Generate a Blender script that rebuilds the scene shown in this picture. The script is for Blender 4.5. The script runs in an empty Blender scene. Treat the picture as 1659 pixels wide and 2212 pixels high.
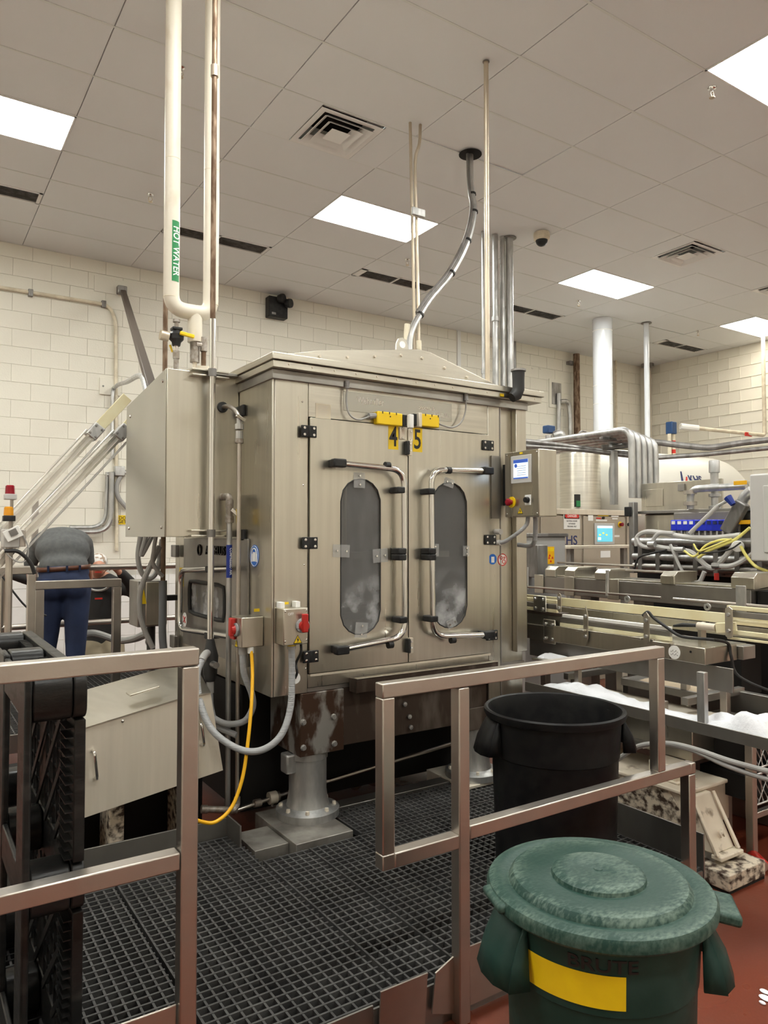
import bpy, bmesh, math, random
from mathutils import Vector, Matrix
random.seed(7)
SC = bpy.context.scene
COL = SC.collection
# ------------------------------------------------------------------ camera
H = 1.62
FPX, CXP, CYP = 1587.0, 829.5, 1106.0
YAW, PIT = math.radians(33.35), math.radians(1.8)
F0 = Vector((math.sin(YAW), math.cos(YAW), 0)); RT = Vector((math.cos(YAW), -math.sin(YAW), 0)); ZV = Vector((0, 0, 1))
FW = F0 * math.cos(PIT) + ZV * math.sin(PIT); UP = ZV * math.cos(PIT) - F0 * math.sin(PIT)
cd = bpy.data.cameras.new('camera'); cam = bpy.data.objects.new('camera', cd); COL.objects.link(cam)
cd.sensor_fit = 'HORIZONTAL'; cd.sensor_width = 36; cd.lens = 36 * FPX / 1659; cd.clip_start = 0.05
cam.matrix_world = Matrix(((RT.x, UP.x, -FW.x, 0), (RT.y, UP.y, -FW.y, 0), (RT.z, UP.z, -FW.z, H), (0, 0, 0, 1)))
SC.camera = cam
# ------------------------------------------------------------------ world, exposure, light levels
w = bpy.data.worlds.new('world'); SC.world = w; w.use_nodes = True
w.node_tree.nodes['Background'].inputs[0].default_value = (.8, .85, 1, 1)
w.node_tree.nodes['Background'].inputs[1].default_value = 0.02
vs = SC.view_settings
vs.view_transform = 'Standard'; vs.look = 'None'; vs.gamma = 1; vs.use_curve_mapping = False
vs.exposure = 0.6
SC.cycles.max_bounces = 6; SC.cycles.diffuse_bounces = 4; SC.cycles.glossy_bounces = 3; SC.cycles.transmission_bounces = 4; SC.cycles.transparent_max_bounces = 6
SC.cycles.caustics_refractive = False
PANEL = 27.0            # emission of the ceiling light panels
# ------------------------------------------------------------------ measuring helpers (survey points on known planes)
def ray(x, y): return FW + RT * ((x - CXP) / FPX) + UP * ((CYP - y) / FPX)
O = Vector((0, 0, H))
def aY(x, y, Y): d = ray(x, y); return O + d * (Y / d.y)
def aX(x, y, X): d = ray(x, y); return O + d * (X / d.x)
def aZ(x, y, Z): d = ray(x, y); return O + d * ((Z - H) / d.z)
def aF(x, y, f): return O + ray(x, y) * f
# ------------------------------------------------------------------ materials
def mat(name, col, col2=None, metal=0., rough=.5, rough2=None, scale=6., st=(1, 1, 1), lo=.4, hi=.6, bump=0., bscale=None, bst=None, emit=None, trans=0., ior=1.45, det=3, alpha=1., spec=.5):
    m = bpy.data.materials.new(name); m.use_nodes = True
    nt = m.node_tree; b = nt.nodes['Principled BSDF']; L = nt.links.new
    b.inputs['Base Color'].default_value = (*col, 1); b.inputs['Metallic'].default_value = metal
    b.inputs['Roughness'].default_value = rough; b.inputs['IOR'].default_value = ior
    b.inputs['Specular IOR Level'].default_value = spec
    if trans: b.inputs['Transmission Weight'].default_value = trans
    if alpha < 1: b.inputs['Alpha'].default_value = alpha
    if emit: b.inputs['Emission Color'].default_value = (*col, 1); b.inputs['Emission Strength'].default_value = emit
    if col2 or bump:
        tc = nt.nodes.new('ShaderNodeTexCoord')
        def noise(sc, s):
            mp = nt.nodes.new('ShaderNodeMapping'); mp.inputs['Scale'].default_value = s
            L(tc.outputs['Object'], mp.inputs['Vector'])
            n = nt.nodes.new('ShaderNodeTexNoise'); n.inputs['Scale'].default_value = sc; n.inputs['Detail'].default_value = det
            L(mp.outputs[0], n.inputs['Vector']); return n
        if col2:
            n = noise(scale, st)
            r = nt.nodes.new('ShaderNodeMapRange'); r.inputs['From Min'].default_value = lo; r.inputs['From Max'].default_value = hi
            L(n.outputs['Fac'], r.inputs['Value'])
            mx = nt.nodes.new('ShaderNodeMix'); mx.data_type = 'RGBA'
            mx.inputs['A'].default_value = (*col, 1); mx.inputs['B'].default_value = (*col2, 1)
            L(r.outputs[0], mx.inputs['Factor']); L(mx.outputs['Result'], b.inputs['Base Color'])
            if rough2 is not None:
                r2 = nt.nodes.new('ShaderNodeMapRange'); r2.inputs['To Min'].default_value = rough; r2.inputs['To Max'].default_value = rough2
                L(r.outputs[0], r2.inputs['Value']); L(r2.outputs[0], b.inputs['Roughness'])
        if bump:
            n2 = noise(bscale or scale, bst or st)
            bp = nt.nodes.new('ShaderNodeBump'); bp.inputs['Strength'].default_value = bump; bp.inputs['Distance'].default_value = .01
            L(n2.outputs['Fac'], bp.inputs['Height']); L(bp.outputs[0], b.inputs['Normal'])
    return m
M = {}
M['steel'] = mat('brushed_steel', (.60, .57, .495), (.53, .50, .43), 1, .27, .36, 3.0, (9, 9, .35), .3, .7, .03, 40, (6, 6, .15))
M['steel_sm'] = mat('smooth_sheet_steel', (.50, .49, .455), (.44, .43, .395), 1, .20, .30, 1.5, (1, 1, .6), .3, .7, .02, 30, (6, 6, .15))
M['steelh'] = mat('brushed_steel_horizontal', (.60, .57, .495), (.50, .47, .405), 1, .28, .40, 3.0, (.6, .6, 14), .35, .65, .05, 40, (.15, .15, 6))
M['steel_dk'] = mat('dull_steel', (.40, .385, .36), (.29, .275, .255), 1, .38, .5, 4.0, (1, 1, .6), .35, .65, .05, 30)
M['steel_brt'] = mat('bright_steel_cover', (.70, .635, .53), (.65, .59, .49), .4, .50, .56, 3.0, (8, 8, .5), .35, .65, .04, 40, (6, 6, .15))
M['rail'] = mat('rail_steel', (.57, .53, .48), (.46, .42, .38), 1, .30, .44, 5.0, (1, 1, 1), .3, .7, .04, 60, (1, 1, 1))
M['chrome'] = mat('polished_tube', (.72, .71, .69), None, 1, .14)
M['zinc'] = mat('galvanised', (.55, .55, .54), (.42, .42, .41), .9, .38, .5, 20, (1, 1, .3))
M['zincd'] = mat('dark_conduit', (.33, .32, .31), (.22, .21, .2), .8, .42, .5, 14, (1, 1, .3))
M['brasspipe'] = mat('tan_conduit', (.60, .52, .40), (.50, .43, .34), .8, .35, .5, 14, (1, 1, .2))
M['rustpipe'] = mat('rusty_pipe', (.26, .18, .12), (.12, .07, .04), .35, .45, .7, 26, (1, 1, .35), .4, .6, .1, 60)
M['cast'] = mat('cast_fitting', (.38, .345, .31), (.28, .24, .2), .7, .45, .6, 40)
M['rust'] = mat('stained_beam', (.05, .033, .024), (.17, .14, .115), .3, .5, .65, 5, (1.6, 1.6, .5), .5, .75, .1, 14, det=8)
M['bracket'] = mat('stained_bracket', (.36, .345, .32), (.07, .038, .024), .6, .4, .5, 9.0, (1, 1, .55), .44, .54, .08, 14, det=9)
M['plate'] = mat('scuffed_plate', (.34, .32, .285), (.15, .135, .12), .6, .42, .55, 5.0, (1, 1, 1), .42, .62, .06, 20, det=7)
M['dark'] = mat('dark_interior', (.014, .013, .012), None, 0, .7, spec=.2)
M['grate'] = mat('grating_resin', (.045, .044, .044), (.085, .083, .08), 0, .42, .6, 9, (1, 1, 1), .4, .7, .2, 300, spec=.35)
M['floor'] = mat('red_epoxy_floor', (.165, .036, .017), (.11, .024, .012), 0, .27, .42, 1.6, (1, 1, 1), .35, .7, .06, 60)
M['cmu'] = mat('painted_block', (.80, .77, .675), (.765, .735, .64), 0, .5, .6, 1.2, (1, 1, 1), .3, .7, .16, 55)
M['mortar'] = mat('painted_joint', (.75, .72, .63), None, 0, .7)
M['glaze'] = mat('glazed_tile', (.82, .81, .79), (.78, .77, .75), 0, .22, .3, 3)
M['tile'] = mat('ceiling_board', (.775, .795, .80), (.75, .77, .775), 0, .75, .8, .8, (1, 1, 1), .3, .7, .08, 160)
M['tbar'] = mat('ceiling_grid', (.72, .745, .72), None, 0, .6)
M['lamp'] = mat('light_diffuser', (.99, 1, .945), emit=PANEL, rough=.5)
M['lamp2'] = mat('dimmed_light_diffuser', (1, .93, .80), emit=PANEL * .45, rough=.5)  # panel dimmed to keep a hot spot off the right wall
M['tankwhite'] = mat('off_white_tank', (.66, .64, .57), None, 0, .35)
M['white'] = mat('white_enamel', (.80, .80, .78), None, 0, .4)
M['pvcwhite'] = mat('white_gloss_duct', (.70, .725, .76), None, 0, .16)
M['cream'] = mat('insulation_jacket', (.68, .63, .53), (.58, .49, .37), 0, .42, .5, 9, (1, 1, .4), .58, .8, .05, 30)
M['creampipe'] = mat('cream_pipe', (.74, .67, .52), (.62, .55, .42), 0, .45, .5, 12)
M['chip'] = mat('chipped_cream_paint', (.66, .58, .46), (.05, .03, .02), 0, .5, .65, 24, (1, 1, 1.3), .43, .60, .3, 22, det=14)
M['chip2'] = mat('worn_cream_paint', (.70, .62, .50), (.16, .11, .07), 0, .5, .6, 8, (1, 1, 1), .6, .7, .25, 20, det=12)
M['black'] = mat('black_plastic', (.016, .016, .017), (.028, .028, .028), 0, .36, .48, 18, (1, 1, 1), .4, .6, .05, 80, spec=.3)
M['pallet'] = mat('scuffed_black_plastic', (.012, .012, .012), (.032, .03, .028), 0, .34, .5, 10, (1, 1, 3), .5, .75, .08, 60, spec=.35)
M['blackcan'] = mat('black_bin_plastic', (.006, .006, .007), (.010, .010, .010), 0, .42, .5, 20, (1, 1, 1), .4, .6, .06, 40, spec=.22)
M['rubber'] = mat('black_rubber', (.02, .02, .02), None, 0, .55)
M['green'] = mat('green_bin_plastic', (.010, .038, .030), (.022, .055, .046), 0, .5, .6, 9, (1, 1, 1), .45, .7, .08, 40, det=7, spec=.35)
M['greenlid'] = None
M['yellow'] = mat('yellow_plastic', (.85, .58, .01), None, 0, .4)
M['tape'] = mat('yellow_tape', (.85, .60, .01), (.80, .55, .01), 0, .35, .4, 12)
M['ycord'] = mat('yellow_cord', (.80, .42, .01), None, 0, .4)
M['ytube'] = mat('yellow_tubing', (.78, .70, .20), None, 0, .35)
M['uhmw'] = mat('ivory_guide_rail', (.75, .70, .48), (.70, .62, .38), 0, .4, .5, 5)
M['clearrail'] = mat('hazy_guard', (.72, .71, .67), None, 0, .35)
M['bronze'] = mat('dark_bronze_strut', (.10, .08, .065), None, .4, .5)
M['navyblue'] = mat('dark_blue_actuator', (.02, .06, .16), None, 0, .4)
M['grayflex'] = mat('grey_flexible_conduit', (.33, .335, .34), None, 0, .42, bump=.5, bscale=1, bst=(1, 1, 190))
M['graycable'] = mat('grey_cable', (.33, .325, .31), None, 0, .45)
M['pvc'] = mat('grey_pvc', (.16, .17, .18), None, 0, .45)
M['red'] = mat('red_plastic', (.45, .02, .015), None, 0, .35)
M['redlens'] = mat('red_lens', (.28, .008, .02), None, 0, .15)
M['amber'] = mat('amber_lens', (.75, .32, .02), None, 0, .15)
M['blue'] = mat('blue_label', (.01, .03, .22), None, 0, .4)
M['bluesign'] = mat('blue_sign', (.015, .14, .55), None, 0, .4)
M['bluevalve'] = mat('blue_valve', (.02, .04, .62), None, 0, .3)
M['greenlabel'] = mat('green_label', (.02, .22, .07), None, 0, .4)
M['print_white'] = mat('white_print', (.85, .85, .83), None, 0, .45)
M['print_black'] = mat('black_print', (.015, .015, .015), None, 0, .5)
M['print_gray'] = mat('faded_print', (.72, .69, .62), None, 0, .5)
M['print_blue'] = mat('navy_print', (.02, .03, .12), None, 0, .5)
M['redprint'] = mat('red_print', (.60, .03, .02), None, 0, .45)
M['paper'] = mat('paper_label', (.72, .66, .52), None, 0, .6)
M['whitepaper'] = mat('white_label', (.80, .79, .76), None, 0, .6)
M['beige'] = mat('beige_enamel', (.44, .385, .31), (.41, .36, .29), .35, .42, .5, 3)
M['grayen'] = mat('grey_enamel', (.36, .35, .335), None, 0, .45)
M['lgray'] = mat('light_grey_box', (.52, .51, .49), None, 0, .45)
M['screen'] = mat('lit_screen', (.62, .76, .95), emit=.75, rough=.3)
M['screen2'] = mat('lit_screen_teal', (.10, .42, .52), emit=.7, rough=.3)
M['screenblue'] = mat('lit_screen_bar', (.03, .08, .35), emit=.5, rough=.3)
M['screenyel'] = mat('lit_screen_yellow', (.8, .62, .1), emit=.6, rough=.3)
M['foam'] = mat('white_foam', (.85, .87, .92), None, 0, .8, bump=.4, bscale=35)
M['foamy'] = mat('tan_scum', (.55, .45, .32), None, 0, .8, bump=.4, bscale=25)
M['clear'] = mat('clear_acrylic', (.60, .60, .59), None, 0, .08, alpha=.28)
M['skin'] = mat('skin', (.55, .27, .18), None, 0, .5)
M['shirt'] = mat('grey_polo', (.105, .108, .108), (.09, .092, .093), 0, .85, .9, 30, bump=.25, bscale=7)
M['navy'] = mat('navy_trousers', (.012, .020, .055), (.016, .026, .068), 0, .85, .9, 10, bump=.5, bscale=6, bst=(1, 1, 2))
M['jacket'] = mat('black_jacket', (.018, .017, .017), None, 0, .75, bump=.4, bscale=9)
M['khaki'] = mat('khaki_trousers', (.22, .18, .12), None, 0, .85, bump=.4, bscale=9)
M['leather'] = mat('brown_leather', (.10, .035, .018), None, 0, .35)
M['net'] = mat('white_hair_net', (.72, .70, .67), (.34, .25, .18), 0, .8, .8, 26, (1, 1, 1), .50, .58, .3, 30)
M['hair'] = mat('short_hair', (.05, .03, .02), None, 0, .7)
M['wood'] = mat('raw_wood', (.50, .38, .22), None, 0, .6)
M['alu'] = mat('aluminium', (.66, .64, .60), None, 1, .32)
# window panes: smoky polycarbonate with dried white spray low down
def pane_mat():
    m = mat('smoky_pane', (.15, .15, .15), None, 0, .05, alpha=.45)
    nt = m.node_tree; b = nt.nodes['Principled BSDF']; L = nt.links.new
    tc = nt.nodes.new('ShaderNodeTexCoord'); sp = nt.nodes.new('ShaderNodeSeparateXYZ'); L(tc.outputs['Object'], sp.inputs[0])
    n = nt.nodes.new('ShaderNodeTexNoise'); n.inputs['Scale'].default_value = 9; n.inputs['Detail'].default_value = 9
    L(tc.outputs['Object'], n.inputs['Vector'])
    r = nt.nodes.new('ShaderNodeMapRange'); r.inputs['From Min'].default_value = 1.45; r.inputs['From Max'].default_value = 1.10
    L(sp.outputs['Z'], r.inputs['Value'])
    a = nt.nodes.new('ShaderNodeMath'); a.operation = 'MULTIPLY'; L(r.outputs[0], a.inputs[0])
    r2 = nt.nodes.new('ShaderNodeMapRange'); r2.inputs['From Min'].default_value = .44; r2.inputs['From Max'].default_value = .72
    L(n.outputs['Fac'], r2.inputs['Value']); L(r2.outputs[0], a.inputs[1])
    d = nt.nodes.new('ShaderNodeBsdfDiffuse'); d.inputs['Color'].default_value = (.75, .76, .78, 1)
    mx = nt.nodes.new('ShaderNodeMixShader'); out = nt.nodes['Material Output']
    hz = nt.nodes.new('ShaderNodeMath'); hz.operation = 'MULTIPLY_ADD'; hz.inputs[1].default_value = .8; hz.inputs[2].default_value = .035; hz.use_clamp = True; L(a.outputs[0], hz.inputs[0])
    L(hz.outputs[0], mx.inputs[0]); L(b.outputs[0], mx.inputs[1]); L(d.outputs[0], mx.inputs[2]); L(mx.outputs[0], out.inputs[0])
    return m
M['pane'] = pane_mat()
def lid_mat():
    # dark green plastic, scuffed pale where the raised rings rub
    m = mat('scuffed_green_lid', (.009, .042, .032), None, 0, .5, bump=.1, bscale=70, spec=.4)
    nt = m.node_tree; b = nt.nodes['Principled BSDF']; L = nt.links.new
    tc = nt.nodes.new('ShaderNodeTexCoord'); mp = nt.nodes.new('ShaderNodeMapping'); mp.inputs['Location'].default_value = (-1.545, -1.325, 0); L(tc.outputs['Object'], mp.inputs['Vector'])
    mz = nt.nodes.new('ShaderNodeVectorMath'); mz.operation = 'MULTIPLY'; mz.inputs[1].default_value = (1, 1, 0); L(mp.outputs[0], mz.inputs[0])
    ln = nt.nodes.new('ShaderNodeVectorMath'); ln.operation = 'LENGTH'; L(mz.outputs[0], ln.inputs[0])
    mr = nt.nodes.new('ShaderNodeMapRange'); mr.inputs['From Max'].default_value = .3; L(ln.outputs['Value'], mr.inputs['Value'])
    cr = nt.nodes.new('ShaderNodeValToRGB'); L(mr.outputs[0], cr.inputs[0]); e = cr.color_ramp.elements
    e[0].position = 0; e[0].color = (.45, .45, .45, 1); e[1].position = 1; e[1].color = (.4, .4, .4, 1)
    for p, v in ((.28, .55), (.35, 1), (.40, .9), (.42, .12), (.50, .02), (.62, .25), (.71, .95), (.76, 1), (.79, .25), (.88, .30), (.925, .75), (.96, .45)):
        k = e.new(p); k.color = (v, v, v, 1)
    def nz(sc, s, d):
        q = nt.nodes.new('ShaderNodeMapping'); q.inputs['Scale'].default_value = s; q.inputs['Rotation'].default_value = (0, 0, .7); L(tc.outputs['Object'], q.inputs['Vector'])
        n = nt.nodes.new('ShaderNodeTexNoise'); n.inputs['Scale'].default_value = sc; n.inputs['Detail'].default_value = d; L(q.outputs[0], n.inputs['Vector']); return n
    n1, n2 = nz(9, (1, 1, 1), 8), nz(60, (1, 2.2, 1), 10)
    a = nt.nodes.new('ShaderNodeMath'); a.operation = 'MULTIPLY_ADD'; a.inputs[1].default_value = .75; L(n1.outputs['Fac'], a.inputs[0]); L(n2.outputs['Fac'], a.inputs[2])
    r = nt.nodes.new('ShaderNodeMapRange'); r.inputs['From Min'].default_value = .74; r.inputs['From Max'].default_value = 1.25; L(a.outputs[0], r.inputs['Value'])
    f = nt.nodes.new('ShaderNodeMath'); f.operation = 'MULTIPLY'; L(r.outputs[0], f.inputs[0]); L(cr.outputs[0], f.inputs[1])
    mx = nt.nodes.new('ShaderNodeMix'); mx.data_type = 'RGBA'; mx.inputs['A'].default_value = (.009, .042, .032, 1); mx.inputs['B'].default_value = (.18, .245, .20, 1)
    L(f.outputs[0], mx.inputs['Factor']); L(mx.outputs['Result'], b.inputs['Base Color'])
    return m
M['greenlid'] = lid_mat()
# ------------------------------------------------------------------ mesh helpers
def fillet(pts, r, n=5):
    pts = [Vector(p) for p in pts]; out = [pts[0]]
    for i in range(1, len(pts) - 1):
        p, a, b = pts[i], pts[i - 1] - pts[i], pts[i + 1] - pts[i]
        rr = min(r, a.length * .49, b.length * .49); a = a.normalized() * rr; b = b.normalized() * rr
        for k in range(n + 1):
            t = k / n; out.append(p + a * (1 - t) ** 2 + b * t ** 2)
    out.append(pts[-1]); return out
def spline(pts, n=6):
    P = [Vector(p) for p in pts]; P = [P[0] * 2 - P[1]] + P + [P[-1] * 2 - P[-2]]; out = []
    for i in range(1, len(P) - 2):
        for k in range(n):
            t = k / n; a, b, c, d = P[i - 1:i + 3]
            out.append(.5 * (2 * b + (c - a) * t + (2 * a - 5 * b + 4 * c - d) * t * t + (3 * b - a - 3 * c + d) * t ** 3))
    out.append(P[-2]); return out
class MB:
    def __init__(s): s.v = []; s.f = []
    def add(s, vs, fs):
        o = len(s.v); s.v += [tuple(v) for v in vs]; s.f += [tuple(i + o for i in f) for f in fs]; return s
    def box(s, x0, x1, y0, y1, z0, z1):
        if x0 > x1: x0, x1 = x1, x0
        if y0 > y1: y0, y1 = y1, y0
        if z0 > z1: z0, z1 = z1, z0
        return s.add([(x0, y0, z0), (x1, y0, z0), (x1, y1, z0), (x0, y1, z0), (x0, y0, z1), (x1, y0, z1), (x1, y1, z1), (x0, y1, z1)],
                     [(0, 3, 2, 1), (4, 5, 6, 7), (0, 1, 5, 4), (1, 2, 6, 5), (2, 3, 7, 6), (3, 0, 4, 7)])
    def bar(s, p0, p1, w, h, up=(0, 0, 1)):
        p0, p1 = Vector(p0), Vector(p1); d = (p1 - p0).normalized(); u = Vector(up)
        if abs(d.dot(u)) > .95: u = Vector((0, 1, 0))
        a = d.cross(u).normalized() * (w / 2); b = a.cross(d).normalized() * (h / 2)
        vs = [p + x for p in (p0, p1) for x in (-a - b, a - b, a + b, -a + b)]
        return s.add(vs, [(0, 1, 2, 3), (4, 7, 6, 5), (0, 4, 5, 1), (1, 5, 6, 2), (2, 6, 7, 3), (3, 7, 4, 0)])
    def cyl(s, p0, p1, r, r1=None, n=12, caps=True):
        return s.tube([p0, p1], [r, r if r1 is None else r1], n, caps)
    def tube(s, pts, r, n=10, caps=True):
        P = [Vector(p) for p in pts]; m = len(P); R = r if isinstance(r, (list, tuple)) else [r] * m
        t0 = (P[1] - P[0]).normalized(); u = t0.orthogonal().normalized(); vs = []
        for i in range(m):
            t = (P[min(i + 1, m - 1)] - P[max(i - 1, 0)]).normalized()
            u = (u - t * u.dot(t)).normalized(); b = t.cross(u)
            for k in range(n):
                a = 2 * math.pi * k / n; vs.append(P[i] + (u * math.cos(a) + b * math.sin(a)) * R[i])
        fs = [(i * n + k, i * n + (k + 1) % n, (i + 1) * n + (k + 1) % n, (i + 1) * n + k) for i in range(m - 1) for k in range(n)]
        if caps: fs += [tuple(range(n - 1, -1, -1)), tuple((m - 1) * n + k for k in range(n))]
        return s.add(vs, fs)
    def lathe(s, prof, c=(0, 0, 0), n=32, ax=(0, 0, 1), arc=None):
        ax = Vector(ax).normalized(); u = ax.orthogonal().normalized() if abs(ax.z) < .99 else Vector((1, 0, 0)); b = ax.cross(u); c = Vector(c); vs = []
        for r, h in prof:
            for k in range(n):
                a = 2 * math.pi * k / n; vs.append(c + ax * h + (u * math.cos(a) + b * math.sin(a)) * max(r, 1e-4))
        m = len(prof)
        return s.add(vs, [(i * n + k, i * n + (k + 1) % n, (i + 1) * n + (k + 1) % n, (i + 1) * n + k) for i in range(m - 1) for k in range(n)])
    def prism(s, poly, pl, a, b):
        n = len(poly)
        def q(p, t): return {'xz': (p[0], t, p[1]), 'yz': (t, p[0], p[1]), 'xy': (p[0], p[1], t)}[pl]
        return s.add([q(p, a) for p in poly] + [q(p, b) for p in poly],
                     [tuple(range(n)), tuple(range(2 * n - 1, n - 1, -1))] + [(i, i + n, (i + 1) % n + n, (i + 1) % n) for i in range(n)])
    def ell(s, c, r, nu=16, nv=10, R=None):
        c = Vector(c); r = (r, r, r) if not isinstance(r, (tuple, list)) else r; vs = []
        for j in range(nv + 1):
            t = math.pi * j / nv
            for i in range(nu):
                a = 2 * math.pi * i / nu
                p = Vector((r[0] * math.sin(t) * math.cos(a), r[1] * math.sin(t) * math.sin(a), r[2] * math.cos(t)))
                vs.append(c + (R @ p if R else p))
        return s.add(vs, [(j * nu + i, (j + 1) * nu + i, (j + 1) * nu + (i + 1) % nu, j * nu + (i + 1) % nu) for j in range(nv) for i in range(nu)])
    def holed(s, x0, x1, z0, z1, inner, y0, y1, pl='xz'):
        # plate with one star-shaped hole; inner(angle)->(dx,dz) from the hole centre
        cx, cz = inner['c']; an = [2 * math.pi * k / 56 for k in range(56)]
        an += [math.atan2(zz - cz, xx - cx) % (2 * math.pi) for xx in (x0, x1) for zz in (z0, z1)]; an = sorted(an); n = len(an); O_, I_ = [], []
        for a in an:
            dx, dz = math.cos(a), math.sin(a)
            t = min([(x1 - cx) / dx if dx > 1e-9 else (x0 - cx) / dx if dx < -1e-9 else 9e9, (z1 - cz) / dz if dz > 1e-9 else (z0 - cz) / dz if dz < -1e-9 else 9e9])
            O_.append((cx + dx * t, cz + dz * t)); q = inner['f'](a); I_.append((cx + q[0], cz + q[1]))
        def q3(p, t): return (p[0], t, p[1]) if pl == 'xz' else (t, p[0], p[1])
        vs = [q3(p, y0) for p in O_] + [q3(p, y0) for p in I_] + [q3(p, y1) for p in O_] + [q3(p, y1) for p in I_]; fs = []
        for i in range(n):
            j = (i + 1) % n
            fs += [(i, j, n + j, n + i), (2 * n + j, 2 * n + i, 3 * n + i, 3 * n + j), (i, 2 * n + i, 2 * n + j, j), (n + i, n + j, 3 * n + j, 3 * n + i)]
        return s.add(vs, fs)
    def mesh(s, name, m, ang=.6):
        me = bpy.data.meshes.new(name); me.from_pydata(s.v, [], s.f)
        bm = bmesh.new(); bm.from_mesh(me); bmesh.ops.recalc_face_normals(bm, faces=bm.faces); bm.to_mesh(me); bm.free()
        for p in me.polygons: p.use_smooth = True
        me.set_sharp_from_angle(angle=ang)
        if m: me.materials.append(M[m] if isinstance(m, str) else m)
        return me
    def build(s, name, m, parent=None, bev=0., ang=.6):
        o = bpy.data.objects.new(name, s.mesh(name, m, ang)); COL.objects.link(o)
        if parent: adopt(o, parent)
        if name.endswith(('screws', 'bolts', 'studs', 'slots', 'lines', 'marks')): o['kind'] = 'stuff'
        if bev:
            b = o.modifiers.new('bevel', 'BEVEL'); b.width = bev; b.segments = 2; b.limit_method = 'ANGLE'; b.angle_limit = .6
        return o
LOCS = {}
def adopt(o, parent):
    o.parent = parent; o.matrix_parent_inverse = Matrix.Translation(-LOCS.get(parent.name, Vector((0, 0, 0))))
def tag(o, label, cat, group=None, kind=None):
    if label: o['label'] = label
    if cat: o['category'] = cat
    if group: o['group'] = group
    if kind: o['kind'] = kind
    return o
def thing(name, label, cat, loc=(0, 0, 0), group=None):
    o = bpy.data.objects.new(name, None); COL.objects.link(o); o.empty_display_size = .05
    o.location = loc; LOCS[o.name] = Vector(loc); return tag(o, label, cat, group)
def struct(o): o['kind'] = 'structure'; return o
def dup(root, loc, label=None, rot=None):
    r = root.copy(); COL.objects.link(r); r.location = loc
    if rot is not None: r.rotation_euler = rot
    if label: r['label'] = label
    for ch in list(root.children):
        c = ch.copy(); COL.objects.link(c); c.parent = r
        for g in list(ch.children):
            d = g.copy(); COL.objects.link(d); d.parent = c
    return r
def stadium(cx, cz, hw, hh, rad=None):
    rad = rad or hw
    def f(a):
        dx, dz = math.cos(a), math.sin(a); lo, hi = 0, 3.
        for _ in range(30):
            t = (lo + hi) / 2; x, z = abs(dx * t), abs(dz * t); ux, uz = max(x - (hw - rad), 0), max(z - (hh - rad), 0)
            ins = x <= hw and z <= hh and math.hypot(ux, uz) <= rad
            if ins: lo = t
            else: hi = t
        return dx * lo, dz * lo
    return {'c': (cx, cz), 'f': f}
def outline(st, n=48):
    return [(st['c'][0] + q[0], st['c'][1] + q[1]) for q in (st['f'](2 * math.pi * k / n + .01) for k in range(n))]
def text(s, size, m, name, parent, o, xd, yd, ext=.0006, sx=1., align='CENTER', bend=None, cut='y'):
    cu = bpy.data.curves.new('t', 'FONT'); cu.body = s; cu.size = size; cu.align_x = align; cu.align_y = 'CENTER'; cu.extrude = ext; cu.offset = size * .012; cu.resolution_u = 3
    t = bpy.data.objects.new('t', cu); COL.objects.link(t); dg = bpy.context.evaluated_depsgraph_get()
    me = bpy.data.meshes.new_from_object(t.evaluated_get(dg)); bpy.data.objects.remove(t); me.name = name
    xd, yd = Vector(xd).normalized(), Vector(yd).normalized(); zd = xd.cross(yd); o = Vector(o)
    if bend:
        bm = bmesh.new(); bm.from_mesh(me); ax = {'x': (1, 0, 0), 'y': (0, 1, 0)}[cut]; i0 = 0 if cut == 'x' else 1
        lo_, hi_ = min(v.co[i0] for v in bm.verts), max(v.co[i0] for v in bm.verts); n_ = 28 if cut == 'x' else 9
        for k in range(1, n_):
            bmesh.ops.bisect_plane(bm, geom=bm.verts[:] + bm.edges[:] + bm.faces[:], plane_co=Vector(ax) * (lo_ + (hi_ - lo_) * k / n_), plane_no=ax)
        bm.to_mesh(me); bm.free()
    for v in me.vertices:
        x, y, z = v.co; x *= sx
        v.co = bend(x, y, z) if bend else o + xd * x + yd * y + zd * z
    me.materials.clear(); me.materials.append(M[m])
    ob = bpy.data.objects.new(name, me); COL.objects.link(ob)
    if parent: adopt(ob, parent)
    return ob
XA, YA, ZA = Vector((1, 0, 0)), Vector((0, 1, 0)), Vector((0, 0, 1))
def bolt(mb, p, ax, r=.008, h=.006):
    p = Vector(p); ax = Vector(ax); mb.cyl(p, p + ax * h, r, r * .8, 6)
# ================================================================== THE SETTING
CEIL = 4.94; YW = 9.25; XR = 12.3; XL = -3.4; YN = -3.2
struct(MB().box(XL - .2, XR + .2, YN - .2, YW + .2, -.12, 0).build('floor', 'floor'))
wb = struct(MB().box(XL - .2, XR + .2, YW + .008, YW + .25, 0, CEIL + .3).build('wall_back', 'mortar'))
wr = struct(MB().box(XR + .008, XR + .25, YN, YW + .2, 0, CEIL + .3).build('wall_right', 'mortar'))
struct(MB().box(XL - .25, XL, YN, YW + .2, 0, CEIL + .3).build('wall_left', 'cmu'))
struct(MB().box(XL - .2, XR + .2, YN - .25, YN, 0, CEIL + .3).build('wall_front', 'cmu'))
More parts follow.
